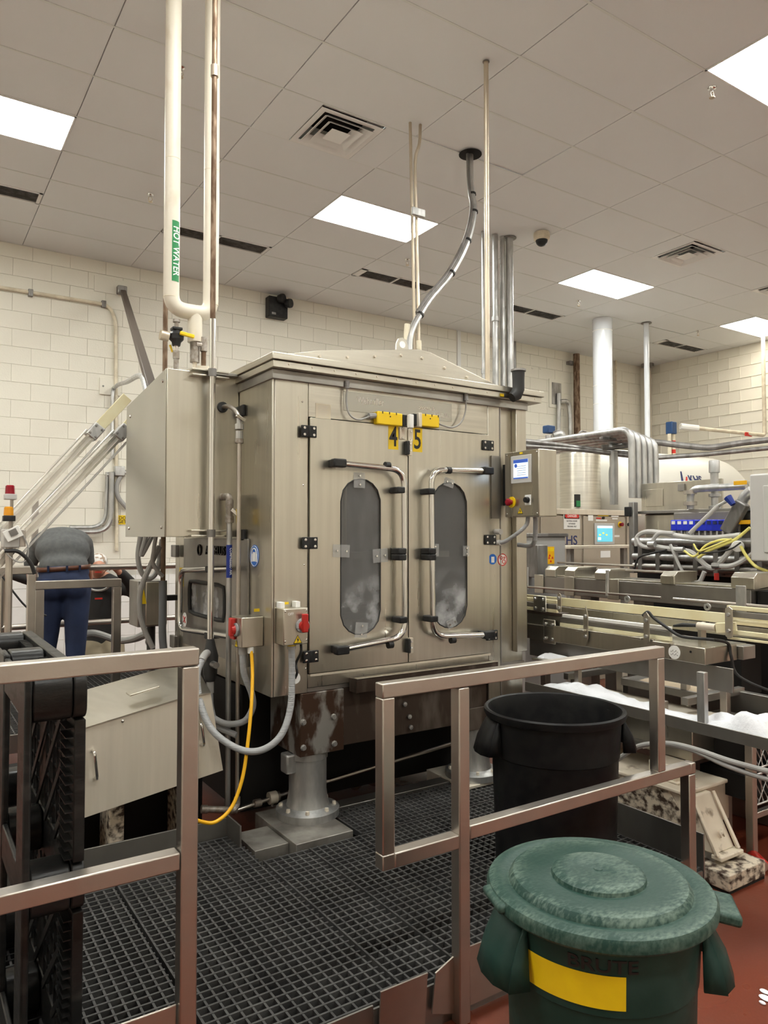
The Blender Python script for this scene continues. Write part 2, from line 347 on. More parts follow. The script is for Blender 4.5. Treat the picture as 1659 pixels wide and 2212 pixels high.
# --- concrete blocks
BW, BH, JT = .4064, .2032, .0055
blk = MB().add([(0, 0, 0), (BW - JT, 0, 0), (BW - JT, 0, BH - JT), (0, 0, BH - JT), (-.003, .012, -.003), (BW - JT + .003, .012, -.003), (BW - JT + .003, .012, BH - JT + .003), (-.003, .012, BH - JT + .003)],
               [(0, 1, 2, 3), (0, 4, 5, 1), (1, 5, 6, 2), (2, 6, 7, 3), (3, 7, 4, 0)])
blk_me = blk.mesh('block', 'cmu', .3)
blk_r = MB().add([(-v[1], -v[0], v[2]) for v in blk.v], blk.f).mesh('block', 'cmu', .3)
def lay_blocks(par, me, place, u0, u1, top, want, limit=290):
    cnt = 0; rest = MB(); r = 0; z = top - BH
    while z > -.2:
        off = (r % 2) * BW / 2; u = u0 - BW + off
        while u < u1:
            if u + BW > u0:
                k = want(u, z)
                if k == 1 and cnt < limit:
                    o = bpy.data.objects.new('block', me); COL.objects.link(o); o.location = place(u, z); o.parent = par; cnt += 1
                elif k:
                    p = Vector(place(u, z)); rest.add([p + v.co for v in me.vertices], [tuple(q.vertices) for q in me.polygons])
            u += BW
        z -= BH; r += 1
    if rest.v:
        o = rest.build('block_courses', 'cmu', par, ang=.3); o['kind'] = 'stuff'
TILE_TOP = 1.215
def want_back(u, z):
    if u < 3.6: return 0 if z + BH < TILE_TOP + .01 else (1 if u > .5 else 2)
    if u < 8.6: return 1 if z > 3.55 else 2
    return 2
lay_blocks(wb, blk_me, lambda u, z: (u, YW, z), -.4, XR, CEIL + .05, want_back)
lay_blocks(wr, blk_r, lambda u, z: (XR, u, z), 2.0, YW, CEIL + .05, lambda u, z: 1 if z > 2.2 else 2)
# --- glazed square tiles at the foot of the back wall
T = .203; tl = MB().add([(0, 0, 0), (T - .006, 0, 0), (T - .006, 0, T - .006), (0, 0, T - .006), (-.002, .01, -.002), (T - .004, .01, -.002), (T - .004, .01, T - .004), (-.002, .01, T - .004)],
               [(0, 1, 2, 3), (0, 4, 5, 1), (1, 5, 6, 2), (2, 6, 7, 3), (3, 7, 4, 0)]).mesh('glazed_tile', 'glaze', .3)
for i in range(17):
    for j in range(6):
        o = bpy.data.objects.new('glazed_tile', tl); COL.objects.link(o); o.location = (.2 + i * T, YW, TILE_TOP - (j + 1) * T); o.parent = wb
# corner strip and joint cover on the walls
struct(MB().box(XR - .16, XR, YW - .14, YW, 0, CEIL).build('trim_1', 'cmu', None, .004))
p = aY(990, 715, YW); struct(MB().box(p.x - .035, p.x + .03, YW - .03, YW, 0, CEIL).build('trim_2', 'white', None, .004))
# --- ceiling
X0c, PX, Y0c, PY = 1.113, 1.2118, 3.66, .6185
ce = struct(MB().box(XL - .2, XR + .2, YN - .2, YW + .2, CEIL + .3, CEIL + .4).build('ceiling', 'tile'))
LIGHTS = [(-4, 4), (-1, 4), (2, 4), (5, 4), (8, 4), (-3, -2), (0, -2), (3, -2), (6, -2), (-1, -8), (2, -8), (5, -8), (8, -8)]
DIFF = [(1, 2), (5, 2), (7, 2)]; SLOT = [(-1, 6), (1, 6), (3, 6), (5, 6), (8, 6)]
tme = MB().box(.004, PX - .004, .004, PY - .004, .004, .02).mesh('ceiling_tile', 'tile')
sme = MB().box(.004, PX - .004, .004, PY * .56, .004, .02).mesh('ceiling_tile', 'tile')
for k in range(-4, 10):
    for j in range(-12, 10):
        if (k, j) in LIGHTS or (k, j) in DIFF or j < -11 or k < -3 and j > 6: continue
        x, y = X0c + k * PX, Y0c + j * PY
        if x > XR or y > YW - .02: continue
        o = bpy.data.objects.new('ceiling_tile', sme if (k, j) in SLOT else tme); COL.objects.link(o); o.location = (x, y, CEIL); o.parent = ce
        if (k, j) in ((7, 5), (2, 1)): o.rotation_euler = (.006, -.003, 0)
for k in range(-4, 11):
    x = X0c + k * PX
    MB().box(x - .012, x + .012, YN, YW, CEIL + .021, CEIL + .03).build('cross_tee', 'tbar', ce)
for j in range(-11, 10):
    y = Y0c + j * PY
    if y < YW: MB().box(XL, XR, y - .009, y + .009, CEIL + .0005, CEIL + .003).build('main_tee', 'tbar', ce)
# --- ceiling lights
names = {(-1, 4): 'bright light panel at the far left of the ceiling, cut by the picture edge', (2, 4): 'bright light panel in the middle of the ceiling behind the twin tubes',
         (5, 4): 'bright light panel right of the dome camera', (8, 4): 'small sliver of light panel at the right edge above the far wall',
         (3, -2): 'large light panel in the top right corner beside a sprinkler'}
for k, j in LIGHTS:
    x, y = X0c + k * PX, Y0c + j * PY
    if x > XR - .3 or x + PX < XL: continue
    t = thing('ceiling_light', names.get((k, j), 'bright recessed ceiling light panel out of the picture'), 'ceiling light', (x, y, CEIL), 'recessed ceiling light panels')
    MB().box(x + .012, x + PX - .012, y + .012, y + PY - .012, CEIL + .004, CEIL + .012).build('diffuser', 'lamp2' if k == 8 else 'lamp', t)
    fr = MB()
    for a in ((x, x + PX, y, y + .014), (x, x + PX, y + PY - .014, y + PY), (x, x + .014, y, y + PY), (x + PX - .014, x + PX, y, y + PY)): fr.box(*a, CEIL - .003, CEIL + .05)
    fr.build('frame', 'white', t)
# --- square four-way air diffusers
def diffuser(x0, y0, s, label, k, j):
    t = thing('air_diffuser', label, 'vent', (x0, y0, CEIL), 'square ceiling air diffusers')
    c = Vector((x0 + s / 2, y0 + s / 2, 0)); X, Y = X0c + k * PX, Y0c + j * PY
    for a, b_ in ((X, x0), (x0 + s, X + PX)): MB().box(a + .002, b_ - .002, Y, Y + PY, CEIL, CEIL + .015).build('filler_panel', 'tile', t)
    MB().box(x0, x0 + s, y0, y0 + s, CEIL + .17, CEIL + .18).build('plenum', 'dark', t)
    MB().box(x0, x0 + .02, y0, y0 + s, CEIL + .02, CEIL + .17).box(x0 + s - .02, x0 + s, y0, y0 + s, CEIL + .02, CEIL + .17).box(x0, x0 + s, y0, y0 + .02, CEIL + .02, CEIL + .17).box(x0, x0 + s, y0 + s - .02, y0 + s, CEIL + .02, CEIL + .17).build('neck', 'white', t)
    def ring(a, b, za, zb, nm):
        m = MB(); q = lambda h, z: [(c.x - h, c.y - h, z), (c.x + h, c.y - h, z), (c.x + h, c.y + h, z), (c.x - h, c.y + h, z)]
        m.add(q(a, za) + q(b, zb) + q(b, zb + .004) + q(a, za + .004), [(i + 4 * L_, (i + 1) % 4 + 4 * L_, (i + 1) % 4 + 4 * ((L_ + 1) % 4), i + 4 * ((L_ + 1) % 4)) for L_ in range(4) for i in range(4)])
        m.build(nm, 'white', t)
    ring(s / 2 - .005, s / 2 - .06, CEIL - .004, CEIL + .004, 'flange')
    ring(s / 2 - .066, s / 2 - .128, CEIL - .022, CEIL + .03, 'vane')
    ring(s / 2 - .130, s / 2 - .192, CEIL - .022, CEIL + .03, 'vane')
    MB().prism([(c.x - .085, c.y - .085), (c.x + .085, c.y - .085), (c.x + .085, c.y + .085), (c.x - .085, c.y + .085)], 'xy', CEIL - .02, CEIL - .014).build('centre_plate', 'white', t)
diffuser(2.67, 4.93, .585, 'square white air diffuser with nested vanes above the cabinet pipes', 1, 2)
diffuser(7.44, 4.93, .585, 'square white air diffuser right of the dome camera', 5, 2)
diffuser(9.60, 4.93, .585, 'square air diffuser cut by the right picture edge', 7, 2)
# --- dark slotted return air grilles
for n, (k, j) in enumerate(SLOT):
    x, y = X0c + k * PX, Y0c + j * PY + PY * .56
    t = thing('return_air_grille', ['dark slotted return air grille at the left picture edge', 'dark slotted return air grille behind the hot water pipes', 'dark slotted return air grille crossed by the twin tubes',
              'dark slotted return air grille behind the cluster of conduits', 'dark slotted return air grille near the far right corner'][n], 'vent', (x, y, CEIL), 'slotted return air grilles')
    y1 = y + PY * .44
    MB().box(x, x + PX, y, y1, CEIL + .06, CEIL + .065).build('backing', 'dark', t)
    fr = MB()
    for a in ((x + .01, x + PX - .01, y, y + .02), (x + .01, x + PX - .01, y1 - .02, y1), (x + .01, x + .1, y, y1), (x + PX - .04, x + PX - .01, y, y1), (x + .58, x + .6, y, y1)): fr.box(*a, CEIL - .003, CEIL + .02)
    fr.build('frame', 'white', t)
    for i in range(7): MB().bar((x + .1, y + .04 + i * .032, CEIL + .01), (x + PX - .04, y + .04 + i * .032, CEIL + .01), .004, .022, (0, .5, 1)).build('slat', 'zincd', t)
# --- sprinklers
for n, (x, y) in enumerate([(325, 420), (390, 145), (880, 560), (1250, 650), (1538, 190), (1508, 715)]):
    p = aZ(x, y, CEIL)
    t = thing('sprinkler', ['brass fire sprinkler left of the hot water pipes', 'brass fire sprinkler between the two white pipes', 'small sprinkler beside the middle light panel', 'small sprinkler in front of the light panel right of the camera',
              'brass fire sprinkler beside the top right light panel', 'tiny sprinkler above the far right corner'][n], 'sprinkler', p, 'ceiling fire sprinklers')
    MB().lathe([(0, 0), (.032, 0), (.03, -.006), (.014, -.012), (.012, -.035), (0, -.035)], p, 14).build('escutcheon', 'chrome', t)
    m = MB(); m.tube([p + Vector((-.014, 0, -.03)), p + Vector((-.02, 0, -.05)), p + Vector((0, 0, -.072))], .0035, 6); m.tube([p + Vector((.014, 0, -.03)), p + Vector((.02, 0, -.05)), p + Vector((0, 0, -.072))], .0035, 6); m.build('yoke', 'brasspipe', t)
    MB().lathe([(0, -.07), (.022, -.072), (.02, -.076), (0, -.076)], p, 12).build('deflector', 'brasspipe', t)
# --- dome camera
p = aZ(1170, 503, CEIL); t = thing('dome_camera', 'cream dome security camera with a dark globe on the ceiling', 'camera', p)
MB().lathe([(0, 0), (.085, 0), (.09, -.02), (.088, -.07), (.07, -.085), (0, -.085)], p, 24).build('housing', 'creampipe', t)
MB().ell(p + Vector((0, 0, -.085)), .066, 18, 12).build('globe', 'black', t)
# ================================================================== PLATFORM AND RAILINGS
ZP = .15
def bars_panel(name, label, x0, x1, y0, y1, z, px=.0385, hh=.03, bw=.0075, skip=None):
    t = thing(name, label, 'grating', (x0, y0, z), 'floor grating panels')
    nx, ny = int((x1 - x0) / px), int((y1 - y0) / px)
    mx = MB().box(0, x1 - x0, -bw / 2, bw / 2, -hh, 0).mesh('bar', 'grate'); my = MB().box(-bw / 2, bw / 2, 0, y1 - y0, -hh, -.0015).mesh('bar', 'grate')
    for j in range(ny + 1):
        o = bpy.data.objects.new('bar', mx); COL.objects.link(o); o.location = (0, min(j * px, y1 - y0), 0); o.parent = t
    for i in range(nx + 1):
        o = bpy.data.objects.new('bar', my); COL.objects.link(o); o.location = (min(i * px, x1 - x0), 0, 0); o.parent = t
    return t
bars_panel('floor_grating', 'black square-mesh floor grating in front of the left rail and pallet', -.35, .775, 1.99, 3.46, ZP)
bars_panel('floor_grating', 'black square-mesh floor grating between the left rail and the pedestal', .79, 1.385, 1.99, 3.46, ZP)
bars_panel('floor_grating', 'narrow black grating strip in front of the pedestal plate', 1.40, 1.62, 1.99, 3.12, ZP)
bars_panel('floor_grating', 'black square-mesh floor grating under the black bin', 1.635, 3.0, 1.99, 3.12, ZP)
bars_panel('floor_grating', 'narrow strip of grating behind the pedestal plate', 1.93, 3.0, 3.13, 3.46, ZP)
MB_ = MB().box(-.35, 3.0, 1.985, 3.46, .0, .012); pf = thing('platform_frame', 'dull steel frame and shade-black pan under the floor grating', 'platform', (-.35, 1.98, 0))
MB_.build('pan', 'dark', pf)  # near-black sheet, stands in for the shade inside the grating cells
for x in (-.33, .78, 1.627, 2.98): MB().box(x - .015, x + .015, 1.99, 3.46, .012, ZP - .032).build('joist', 'dark', pf)
MB().box(-.35, 1.36, 3.465, 3.475, .01, .235).build('back_kerb', 'steel_dk', pf, .001)
MB().box(1.36, 1.368, 3.30, 3.475, .01, .25).build('back_kerb', 'steel_dk', pf, .001)
MB().box(1.93, 3.0, 3.465, 3.56, .01, .16).build('back_kerb', 'steel_dk', pf, .002)
# toe plates on the near edge
MB().prism([(1.265, .02), (1.44, .02), (1.452, .185), (1.455, .2), (1.272, .2)], 'xz', 1.95, 1.956).build('toe_plate', 'rail', pf)
MB().prism([(1.475, .06), (1.565, .03), (1.565, .215), (1.49, .185)], 'xz', 1.955, 1.961).build('toe_plate', 'rail', pf)
MB().box(1.62, 2.84, 1.958, 1.964, .03, .225).build('toe_plate', 'rail', pf)
MB().box(-.35, 1.26, 1.975, 1.982, .0, ZP).build('edge_angle', 'steel_dk', pf)
MB().box(1.26, 2.98, 1.972, 1.98, .0, .14).build('edge_angle', 'steel_dk', pf)
MB().box(2.985, 2.993, 1.97, 3.3, .03, .30).build('side_plate', 'steel_dk', pf, .001)
YR = 1.947; W = .046
def rail(name, label, bars, loc, extra=()):
    t = thing(name, label, 'railing', loc, 'square tube railings')
    for nm, a in bars: MB().box(*a).build(nm, 'rail', t, .004)
    return t
h = W / 2
# right hand rail with the small gate loop
r2 = rail('guard_rail', 'stainless square-tube guard rail with an open loop beside the black bin', [
    ('post', (1.566, 1.566 + W, YR - h, YR + h, .0, 1.108)),
    ('top_rail', (1.262, 2.665, YR - h, YR + h, 1.110, 1.156)),
    ('end_post', (1.262, 1.262 + W, YR - h, YR + h, .628, 1.110)),
    ('loop_rail', (1.308, 1.566, YR - h, YR + h, .580, .626)),
    ('mid_rail', (1.612, 2.835, YR - h, YR + h, .600, .646)),
    ('riser', (2.617, 2.617 + W, YR - h, YR + h, .646, 1.110)),
    ('post', (2.82, 2.82 + W, YR - h, YR + h, .0, .598)),
    ('cap', (2.835, 2.868, YR - h, YR + h, .600, .646)),
    ('end_cap', (1.262, 1.308, YR - h, YR + h, .580, .628))], (1.58, YR, 0))
# left hand rail, mounted higher
xl = aY(405, 1400, YR).x
r1 = rail('guard_rail', 'stainless square-tube guard rail in front of the upright pallet', [
    ('post', (xl - .02, xl - .02 + W, YR - h, YR + h, .012, 1.27)),
    ('top_rail', (-.45, xl + .026, YR - h, YR + h, 1.272, 1.318)),
    ('mid_rail', (.128, xl - .022, YR - h, YR + h, .742, .788)),
    ('post', (.08, .08 + W, YR - h, YR + h, .012, 1.27)),
    ('toe_plate', (.128, xl - .022, YR - .003, YR + .003, .16, .388))], (xl, YR, .012))
# rails in front of the two workers
ZP2 = .4; YB = 5.85
a0, a1 = aY(85, 1260, YB).x, aY(252, 1250, YB).x; zt = aY(252, 1250, YB).z
rail('guard_rail', 'stainless square-tube frame in front of the worker in navy trousers', [
    ('post', (a0 - .03, a0 + .03, YB - .03, YB + .03, ZP2, zt - .062)), ('post', (a1 - .03, a1 + .03, YB - .03, YB + .03, ZP2, zt - .062)),
    ('top_rail', (a0 - .03, a1 + .03, YB - .03, YB + .03, zt - .06, zt))], (a0, YB, ZP2))
YC = 5.6; b1 = aY(68, 1225, YC).x; zc = aY(68, 1224, YC).z
rail('guard_rail', 'dark square-tube rail at the left edge under the beacon box', [
    ('post', (b1 - .025, b1 + .025, YC - .025, YC + .025, ZP2, zc - .052)), ('top_rail', (-.3, b1 + .025, YC - .025, YC + .025, zc - .05, zc))], (b1, YC, ZP2))
bars_panel('floor_grating', 'raised grating walkway below the workers behind the chute', -.2, 2.2, 5.0, 6.87, ZP2, .045)
pf2 = thing('walkway_frame', 'dark steel frame carrying the raised walkway', 'platform', (-.2, 5.0, 0))
for y in (4.985, 6.885): MB().box(-.22, 2.22, y - .008, y + .008, ZP2 - .1, ZP2 + .01).build('edge_channel', 'steel_dk', pf2)
for x in (-.15, 1.0, 2.15):
    for y in (5.0, 6.86): MB().box(x - .03, x + .03, y - .03 if y > 6 else y, y if y > 6 else y + .03, 0, ZP2 - .1).build('leg', 'steel_dk', pf2)
# ================================================================== THE MACHINE
YF = 3.35; XM0, XM1 = 1.538, 3.27; YBK = 4.87
mc = thing('can_filling_machine', 'large stainless machine enclosure with two windowed doors numbered 4 and 5', 'machine', (1.73, 3.4, ZP))
def fz(x, y): p = aY(x, y, YF); return p.x, p.z
# shell
MB().box(XM0, XM0 + .012, YF, 4.87, .82, 2.46).build('side_panel', 'steel', mc, .002)
MB().box(XM0 + .013, 1.7395, YF, YF + .012, .82, 2.46).build('corner_panel', 'steel', mc, .003)
MB().box(XM0 + .013, XM1, YBK - .012, YBK, .82, 2.46).build('back_panel', 'steel_dk', mc)
MB().box(XM1 - .012, XM1, 3.75, YBK - .013, .82, 2.46).build('side_panel', 'steel_dk', mc)  # unseen side, front stretch left open to let light into the interior
MB().box(XM0 + .013, XM1 - .013, YF + .013, YBK - .013, .82, .84).build('drip_floor', 'steel_dk', mc)
MB().box(1.741, 2.953, YF, YF + .012, 2.228, 2.46).build('transom_panel', 'steelh', mc, .002)
MB().box(1.741, 2.953, YF, YF + .012, .845, .912).build('sill_panel', 'steel', mc, .002)
MB().box(2.955, 3.05, YF, YF + .012, .60, 2.46).build('corner_panel', 'steel', mc, .003)
MB().box(3.06, XM1, YF + .04, YF + .055, .60, 2.46).build('recessed_panel', 'steel', mc, .002)
MB().box(3.05, 3.058, YF - .002, YF + .055, .60, 2.46).build('post_web', 'steel_dk', mc)
MB().box(3.185, XM1 + .002, YF - .002, YF + .039, .9, 2.46).build('corner_post', 'steel', mc, .003)
# doors with oval windows
def door(x0, x1, z0, z1, wp, label):
    (wx0, wz1), (wx1, wz0) = fz(*wp[0]), fz(*wp[1]); cx, cz, hw, hh = (wx0 + wx1) / 2, (wz0 + wz1) / 2, (wx1 - wx0) / 2, (wz1 - wz0) / 2
    st = stadium(cx, cz, hw, hh, hw * .97)
    d = MB().holed(x0, x1, z0, z1, st, YF - .016, YF).build('door', 'steel', mc, .0015); d['label'] = label
    MB().prism(outline(stadium(cx, cz, hw + .004, hh + .004, hw)), 'xz', YF - .005, YF - .001).build('window_pane', 'pane', d)
    g = outline(st, 64); MB().tube([(a, YF - .016, b) for a, b in g] + [(g[0][0], YF - .016, g[0][1])], .0035, 6).build('gasket', 'rubber', d)
    return d, cx, cz, hw, hh
d4, cx4, cz4, hw4, hh4 = door(1.743, 2.353, .918, 2.222, ((733, 1033), (818, 1366)), 'left door with an oval window and curved handle')
d5, cx5, cz5, hw5, hh5 = door(2.359, 2.950, .918, 2.222, ((930, 1041), (1005, 1352)), 'right door with an oval window and curved handle')
# bent tube handles
def handle(pts, par, clamps, ends):
    P = [Vector((*[fz(x, y)[0]], YF - .075, fz(x, y)[1])) for x, y in pts]
    MB().tube(fillet(P, .09, 8), .0165, 14).build('handle_tube', 'chrome', par)
    for x, y in clamps:
        q = fz(x, y); MB().box(q[0] - .028, q[0] + .022, YF - .097, YF - .016, q[1] - .017, q[1] + .017).build('handle_bracket', 'black', par, .006)
    for (x, y), dx in ends:
        q = fz(x, y); MB().box(q[0] - .038, q[0] + .038, YF - .098, YF - .052, q[1] - .022, q[1] + .022).build('handle_end', 'black', par, .007)
        MB().box(q[0] - .03, q[0] + .01, YF - .055, YF - .016, q[1] - .02, q[1] + .02).build('handle_foot', 'black', par, .004)
def hz(x): return x
zt4, zb4 = fz(760, 1008)[1], fz(760, 1398)[1]
handle([(716, 1003), (856, 1017), (858, 1372), (722, 1400)], d4, [(847, 1060), (850, 1190), (850, 1203), (852, 1336)], [((716, 1003), -1), ((722, 1400), -1)])
handle([(1038, 1019), (914, 1017), (918, 1372), (1043, 1368)], d5, [(912, 1063), (914, 1190), (914, 1203), (918, 1334)], [((1034, 1019), 1), ((1036, 1368), 1)])
for x, y in ((820, 1008), (826, 1389)): q = fz(x, y); MB().cyl((q[0] - .015, YF - .075, q[1]), (q[0] + .015, YF - .075, q[1]), .0195, n=14).build('sleeve', 'black', d4)
for x, y in ((951, 1018), (960, 1379)): q = fz(x, y); MB().cyl((q[0] - .015, YF - .075, q[1]), (q[0] + .015, YF - .075, q[1]), .0195, n=14).build('sleeve', 'black', d5)
# clear clips over the panes
def clip(x, y, w_, h_, rot, par):
    q = fz(x, y); R = Matrix.Rotation(rot, 3, 'Y'); c = Vector((q[0], YF - .021, q[1])); v = []
    for a in (-1, 1):
        for b in (-1, 1):
            for e in (-1, 1): v.append(c + R @ Vector((a * w_ / 2, b * .0025, e * h_ / 2)))
    m = MB().add(v, [(0, 1, 3, 2), (4, 6, 7, 5), (0, 4, 5, 1), (2, 3, 7, 6), (0, 2, 6, 4), (1, 5, 7, 3)])
    o = m.build('clear_clip', 'clear', par, .001); b2 = MB()
    for s_ in (-.28, .28):
        u = R @ Vector((s_ * w_, 0, 0)) if w_ > h_ else R @ Vector((0, 0, s_ * h_)); bolt(b2, c + u + Vector((0, -.002, 0)), (0, -1, 0), .007, .008)
    b2.build('clip_screws', 'chrome', o)
for a in ((772, 1038, .07, .082, 0), (733, 1190, .1, .066, .05), (817, 1200, .095, .074, -.06), (776, 1360, .075, .08, .1)): clip(*a, d4)
for a in ((965, 1043, .07, .05, .25), (934, 1188, .06, .07, 0), (1002, 1190, .045, .06, 0), (971, 1345, .07, .05, -.4)): clip(*a, d5)
# hinges
def hinge(x, y, par=mc):
    q = fz(x, y); o = MB().box(q[0] - .043, q[0] - .003, YF - .028, YF - .016, q[1] - .03, q[1] + .03).box(q[0] + .003, q[0] + .043, YF - .028, YF - .016, q[1] - .03, q[1] + .03).cyl((q[0], YF - .022, q[1] - .03), (q[0], YF - .022, q[1] + .03), .008, n=8).build('hinge', 'black', par, .003)
    b = MB()
    for dx in (-.027, .027):
        for dz in (-.017, .017): b.lathe([(0, -.001), (.007, -.001), (.007, .002), (0, .003)], (q[0] + dx, YF - .028, q[1] + dz), 10, (0, -1, 0))
    b.build('hinge_screws', 'chrome', o)
for a in ((663, 933), (665, 1173), (667, 1417)): hinge(*a)
for a in ((1049, 963), (1054, 1166), (1057, 1371)): hinge(*a)
# middle latch plates
lp = MB(); 
for x, y, w_, h_ in ((864, 937, .036, .066), (882, 941, .034, .066)): q = fz(x, y); MB().box(q[0] - w_ / 2, q[0] + w_ / 2, YF - .024, YF - .017, q[1] - h_ / 2, q[1] + h_ / 2).build('latch_plate', 'steel_brt', mc, .002)
for x, y in ((876, 968), (878, 1392)):
    q = fz(x, y); MB().box(q[0] - .02, q[0] - .004, YF - .05, YF - .017, q[1] - .04, q[1] + .035).build('stop_block', 'rubber', mc, .003); MB().box(q[0] - .004, q[0] + .018, YF - .04, YF - .017, q[1] - .045, q[1] + .04).build('strike_plate', 'steel_brt', mc, .002)
b = MB()
for x, y in ((864, 927), (864, 947), (882, 933), (882, 952), (877, 960), (877, 975), (879, 1384), (879, 1397)): q = fz(x, y); bolt(b, (q[0], YF - .04 if y > 955 else YF - .024, q[1]), (0, -1, 0), .007, .007)
for x, y in ((653, 868), (655, 1048), (657, 1220), (660, 1444)): q = fz(x, y); b.ell((q[0], YF - .001, q[1]), (.005, .004, .005), 8, 6)
b.build('panel_screws', 'chrome', mc)
# yellow safety switches and their cables, bracket between them
def sw(x0, x1, y, par=mc):
    a, c = fz(x0, y), fz(x1, y + (x1 - x0) * .12); zc_ = (a[1] + c[1]) / 2
    o = MB().box(a[0], c[0], YF - .045, YF - .001, zc_ - .036, zc_ + .034).build('safety_switch', 'yellow', par, .005); o['label'] = 'yellow safety switch'
    dk = MB()
    for i in range(3): dk.box(a[0] + .03 + i * .045, a[0] + .035 + i * .045, YF - .0465, YF - .044, zc_ + .022, zc_ + .035)
    dk.lathe([(0, .0), (.004, 0), (.004, .002), (0, .002)], ((a[0] + c[0]) / 2, YF - .045, zc_ + .01), 8, (0, -1, 0)); dk.build('switch_slots', 'print_black', o)
    return a[0], c[0], zc_
s1 = sw(806, 860, 903); s2 = sw(899, 939, 908)
MB().box(s1[1] + .004, s1[1] + .03, YF - .04, YF - .001, s1[2] - .03, s1[2] + .03).build('actuator', 'black', mc, .003)
MB().box(s2[0] - .05, s2[0] - .024, YF - .04, YF - .001, s2[2] - .035, s2[2] + .03).build('actuator', 'black', mc, .003)
MB().box(s1[1] + .028, s1[1] + .055, YF - .075, YF - .045, s1[2] - .045, s1[2] + .03).build('actuator_bracket', 'white', mc, .004)
MB().box(s2[0] - .024, s2[0] - .002, YF - .06, YF - .001, s2[2] - .045, s2[2] + .035).build('actuator_bracket', 'steel_brt', mc, .003)
def cable(name, m, r, pts, par, n=8, k=6):
    return MB().tube(spline(pts, k), r, n).build(name, m, par)
def F3(x, y, dy=0.): q = fz(x, y); return Vector((q[0], YF - dy, q[1]))
q = F3(744, 833, .03); MB().cyl(q + Vector((0, 0, -.02)), q + Vector((0, 0, .02)), .012, n=10).build('cable_gland', 'grayflex', mc)
cable('switch_cable', 'graycable', .005, [F3(744, 838, .03), F3(742, 870, .03), F3(748, 897, .035), F3(766, 909, .04), F3(790, 902, .03), F3(804, 899, .02)], mc)
MB().cyl(F3(792, 900, .022), F3(806, 899, .022), .016, n=10).build('cable_gland', 'grayflex', mc)
q = F3(1000, 860, .03); MB().cyl(q + Vector((0, 0, -.02)), q + Vector((0, 0, .02)), .012, n=10).build('cable_gland', 'grayflex', mc)
cable('switch_cable', 'graycable', .005, [F3(1000, 865, .03), F3(998, 892, .03), F3(987, 915, .035), F3(968, 925, .04), F3(952, 921, .03), F3(940, 915, .02)], mc)
for x, y in ((823, 884), (905, 892)): q = fz(x, y); MB().box(q[0] - .014, q[0] + .014, YF - .002, YF - .0003, q[1] - .007, q[1] + .007).build('small_label', 'tape', mc)
# numbered yellow labels
for x, y, s in ((846, 945, '4'), (898, 951, '5')):
    q = fz(x, y); o = MB().box(q[0] - .033, q[0] + .033, YF - .0175, YF - .0163, q[1] - .068, q[1] + .068).build('number_label', 'tape', mc)
    text(s, .155, 'print_black', 'digit', o, (q[0], YF - .0178, q[1] - .002), XA, ZA, .0004, .72)
# name plate and paper sticker on the transom
q0, q1 = fz(742, 855), fz(975, 907)
zc_ = fz(858, 879)[1]
np_ = MB().box(q0[0], q1[0], YF - .003, YF, zc_ - .052, zc_ + .052).build('name_plate', 'steel_sm', mc, .001)
text('Wehmiller', .05, 'print_gray', 'plate_lettering', np_, (fz(800, 868)[0], YF - .0034, zc_ + .012), XA, ZA, .0004, .8)
text('process &', .034, 'print_gray', 'plate_lettering', np_, (fz(921, 877)[0], YF - .0034, zc_ + .012), XA, ZA, .0004, .85)
text('ANGELUS', .03, 'print_gray', 'plate_lettering', np_, (fz(952, 884)[0], YF - .0034, zc_ - .02), XA, ZA, .0004, .85)
q = fz(698, 889); ps = MB().box(q[0] - .045, q[0] + .045, YF - .0015, YF - .0003, q[1] - .037, q[1] + .04).build('paper_sticker', 'paper', mc)
lt = MB()
for i in range(7): lt.box(q[0] - .03, q[0] + .03 - (i % 3) * .006, YF - .0019, YF - .0014, q[1] + .025 - i * .009, q[1] + .0275 - i * .009)
lt.build('sticker_lines', 'print_gray', ps)
# roof tray and gable
def zf(x, y): return fz(x, y)[1]
MB().box(1.515, 3.35, 3.29, 4.92, 2.448, 2.482).build('roof_fascia', 'steelh', mc, .002)
MB().box(1.505, 3.36, 3.275, 4.93, 2.484, 2.518).build('roof_lip', 'steelh', mc, .003)
MB().box(1.53, 3.27, 3.33, 4.9, 2.40, 2.447).build('roof_frame', 'steel_dk', mc, .002)
MB().prism([(1.56, 2.519), (1.80, 2.575), (2.42, 2.668), (2.50, 2.664), (3.06, 2.519)], 'xz', 3.33, 4.88).build('roof_gable', 'steelh', mc, .002)
b = MB()
for x, y in ((750, 772), (809, 770), (866, 768), (911, 774), (960, 795), (1008, 815), (690, 770)): q = aY(x, y, 3.33); bolt(b, q, (0, -1, 0), .009, .01)
for i in range(14): bolt(b, (1.60 + i * .13, 3.29, 2.468), (0, -1, 0), .005, .003)
b.build('roof_bolts', 'steel_brt', mc)
# lifting lug
q = aY(868, 745, 3.75); st = stadium(q.x, q.z, .018, .022)
MB().prism([(q.x - .05, 2.63), (q.x + .05, 2.63), (q.x + .045, q.z), (q.x + .03, q.z + .035), (q.x, q.z + .048), (q.x - .03, q.z + .035), (q.x - .045, q.z)], 'xz', 3.745, 3.757).build('lifting_lug', 'steel', mc, .002)
MB().cyl((q.x, 3.742, q.z), (q.x, 3.76, q.z), .022, n=16).build('lug_eye', 'whitepaper', mc)
# sill tray below the doors
MB().prism([(3.349, .872), (3.272, .872), (3.272, .852), (3.28, .80), (3.349, .80)], 'yz', 1.985, 2.96).build('drip_tray', 'rust', mc, .002)
MB().box(1.985, 2.96, 3.268, 3.3, .873, .878).build('tray_lip', 'steel', mc, .001)
MB().box(1.75, 2.96, YF - .012, YF - .001, .902, .914).build('drip_edge', 'steel_brt', mc)
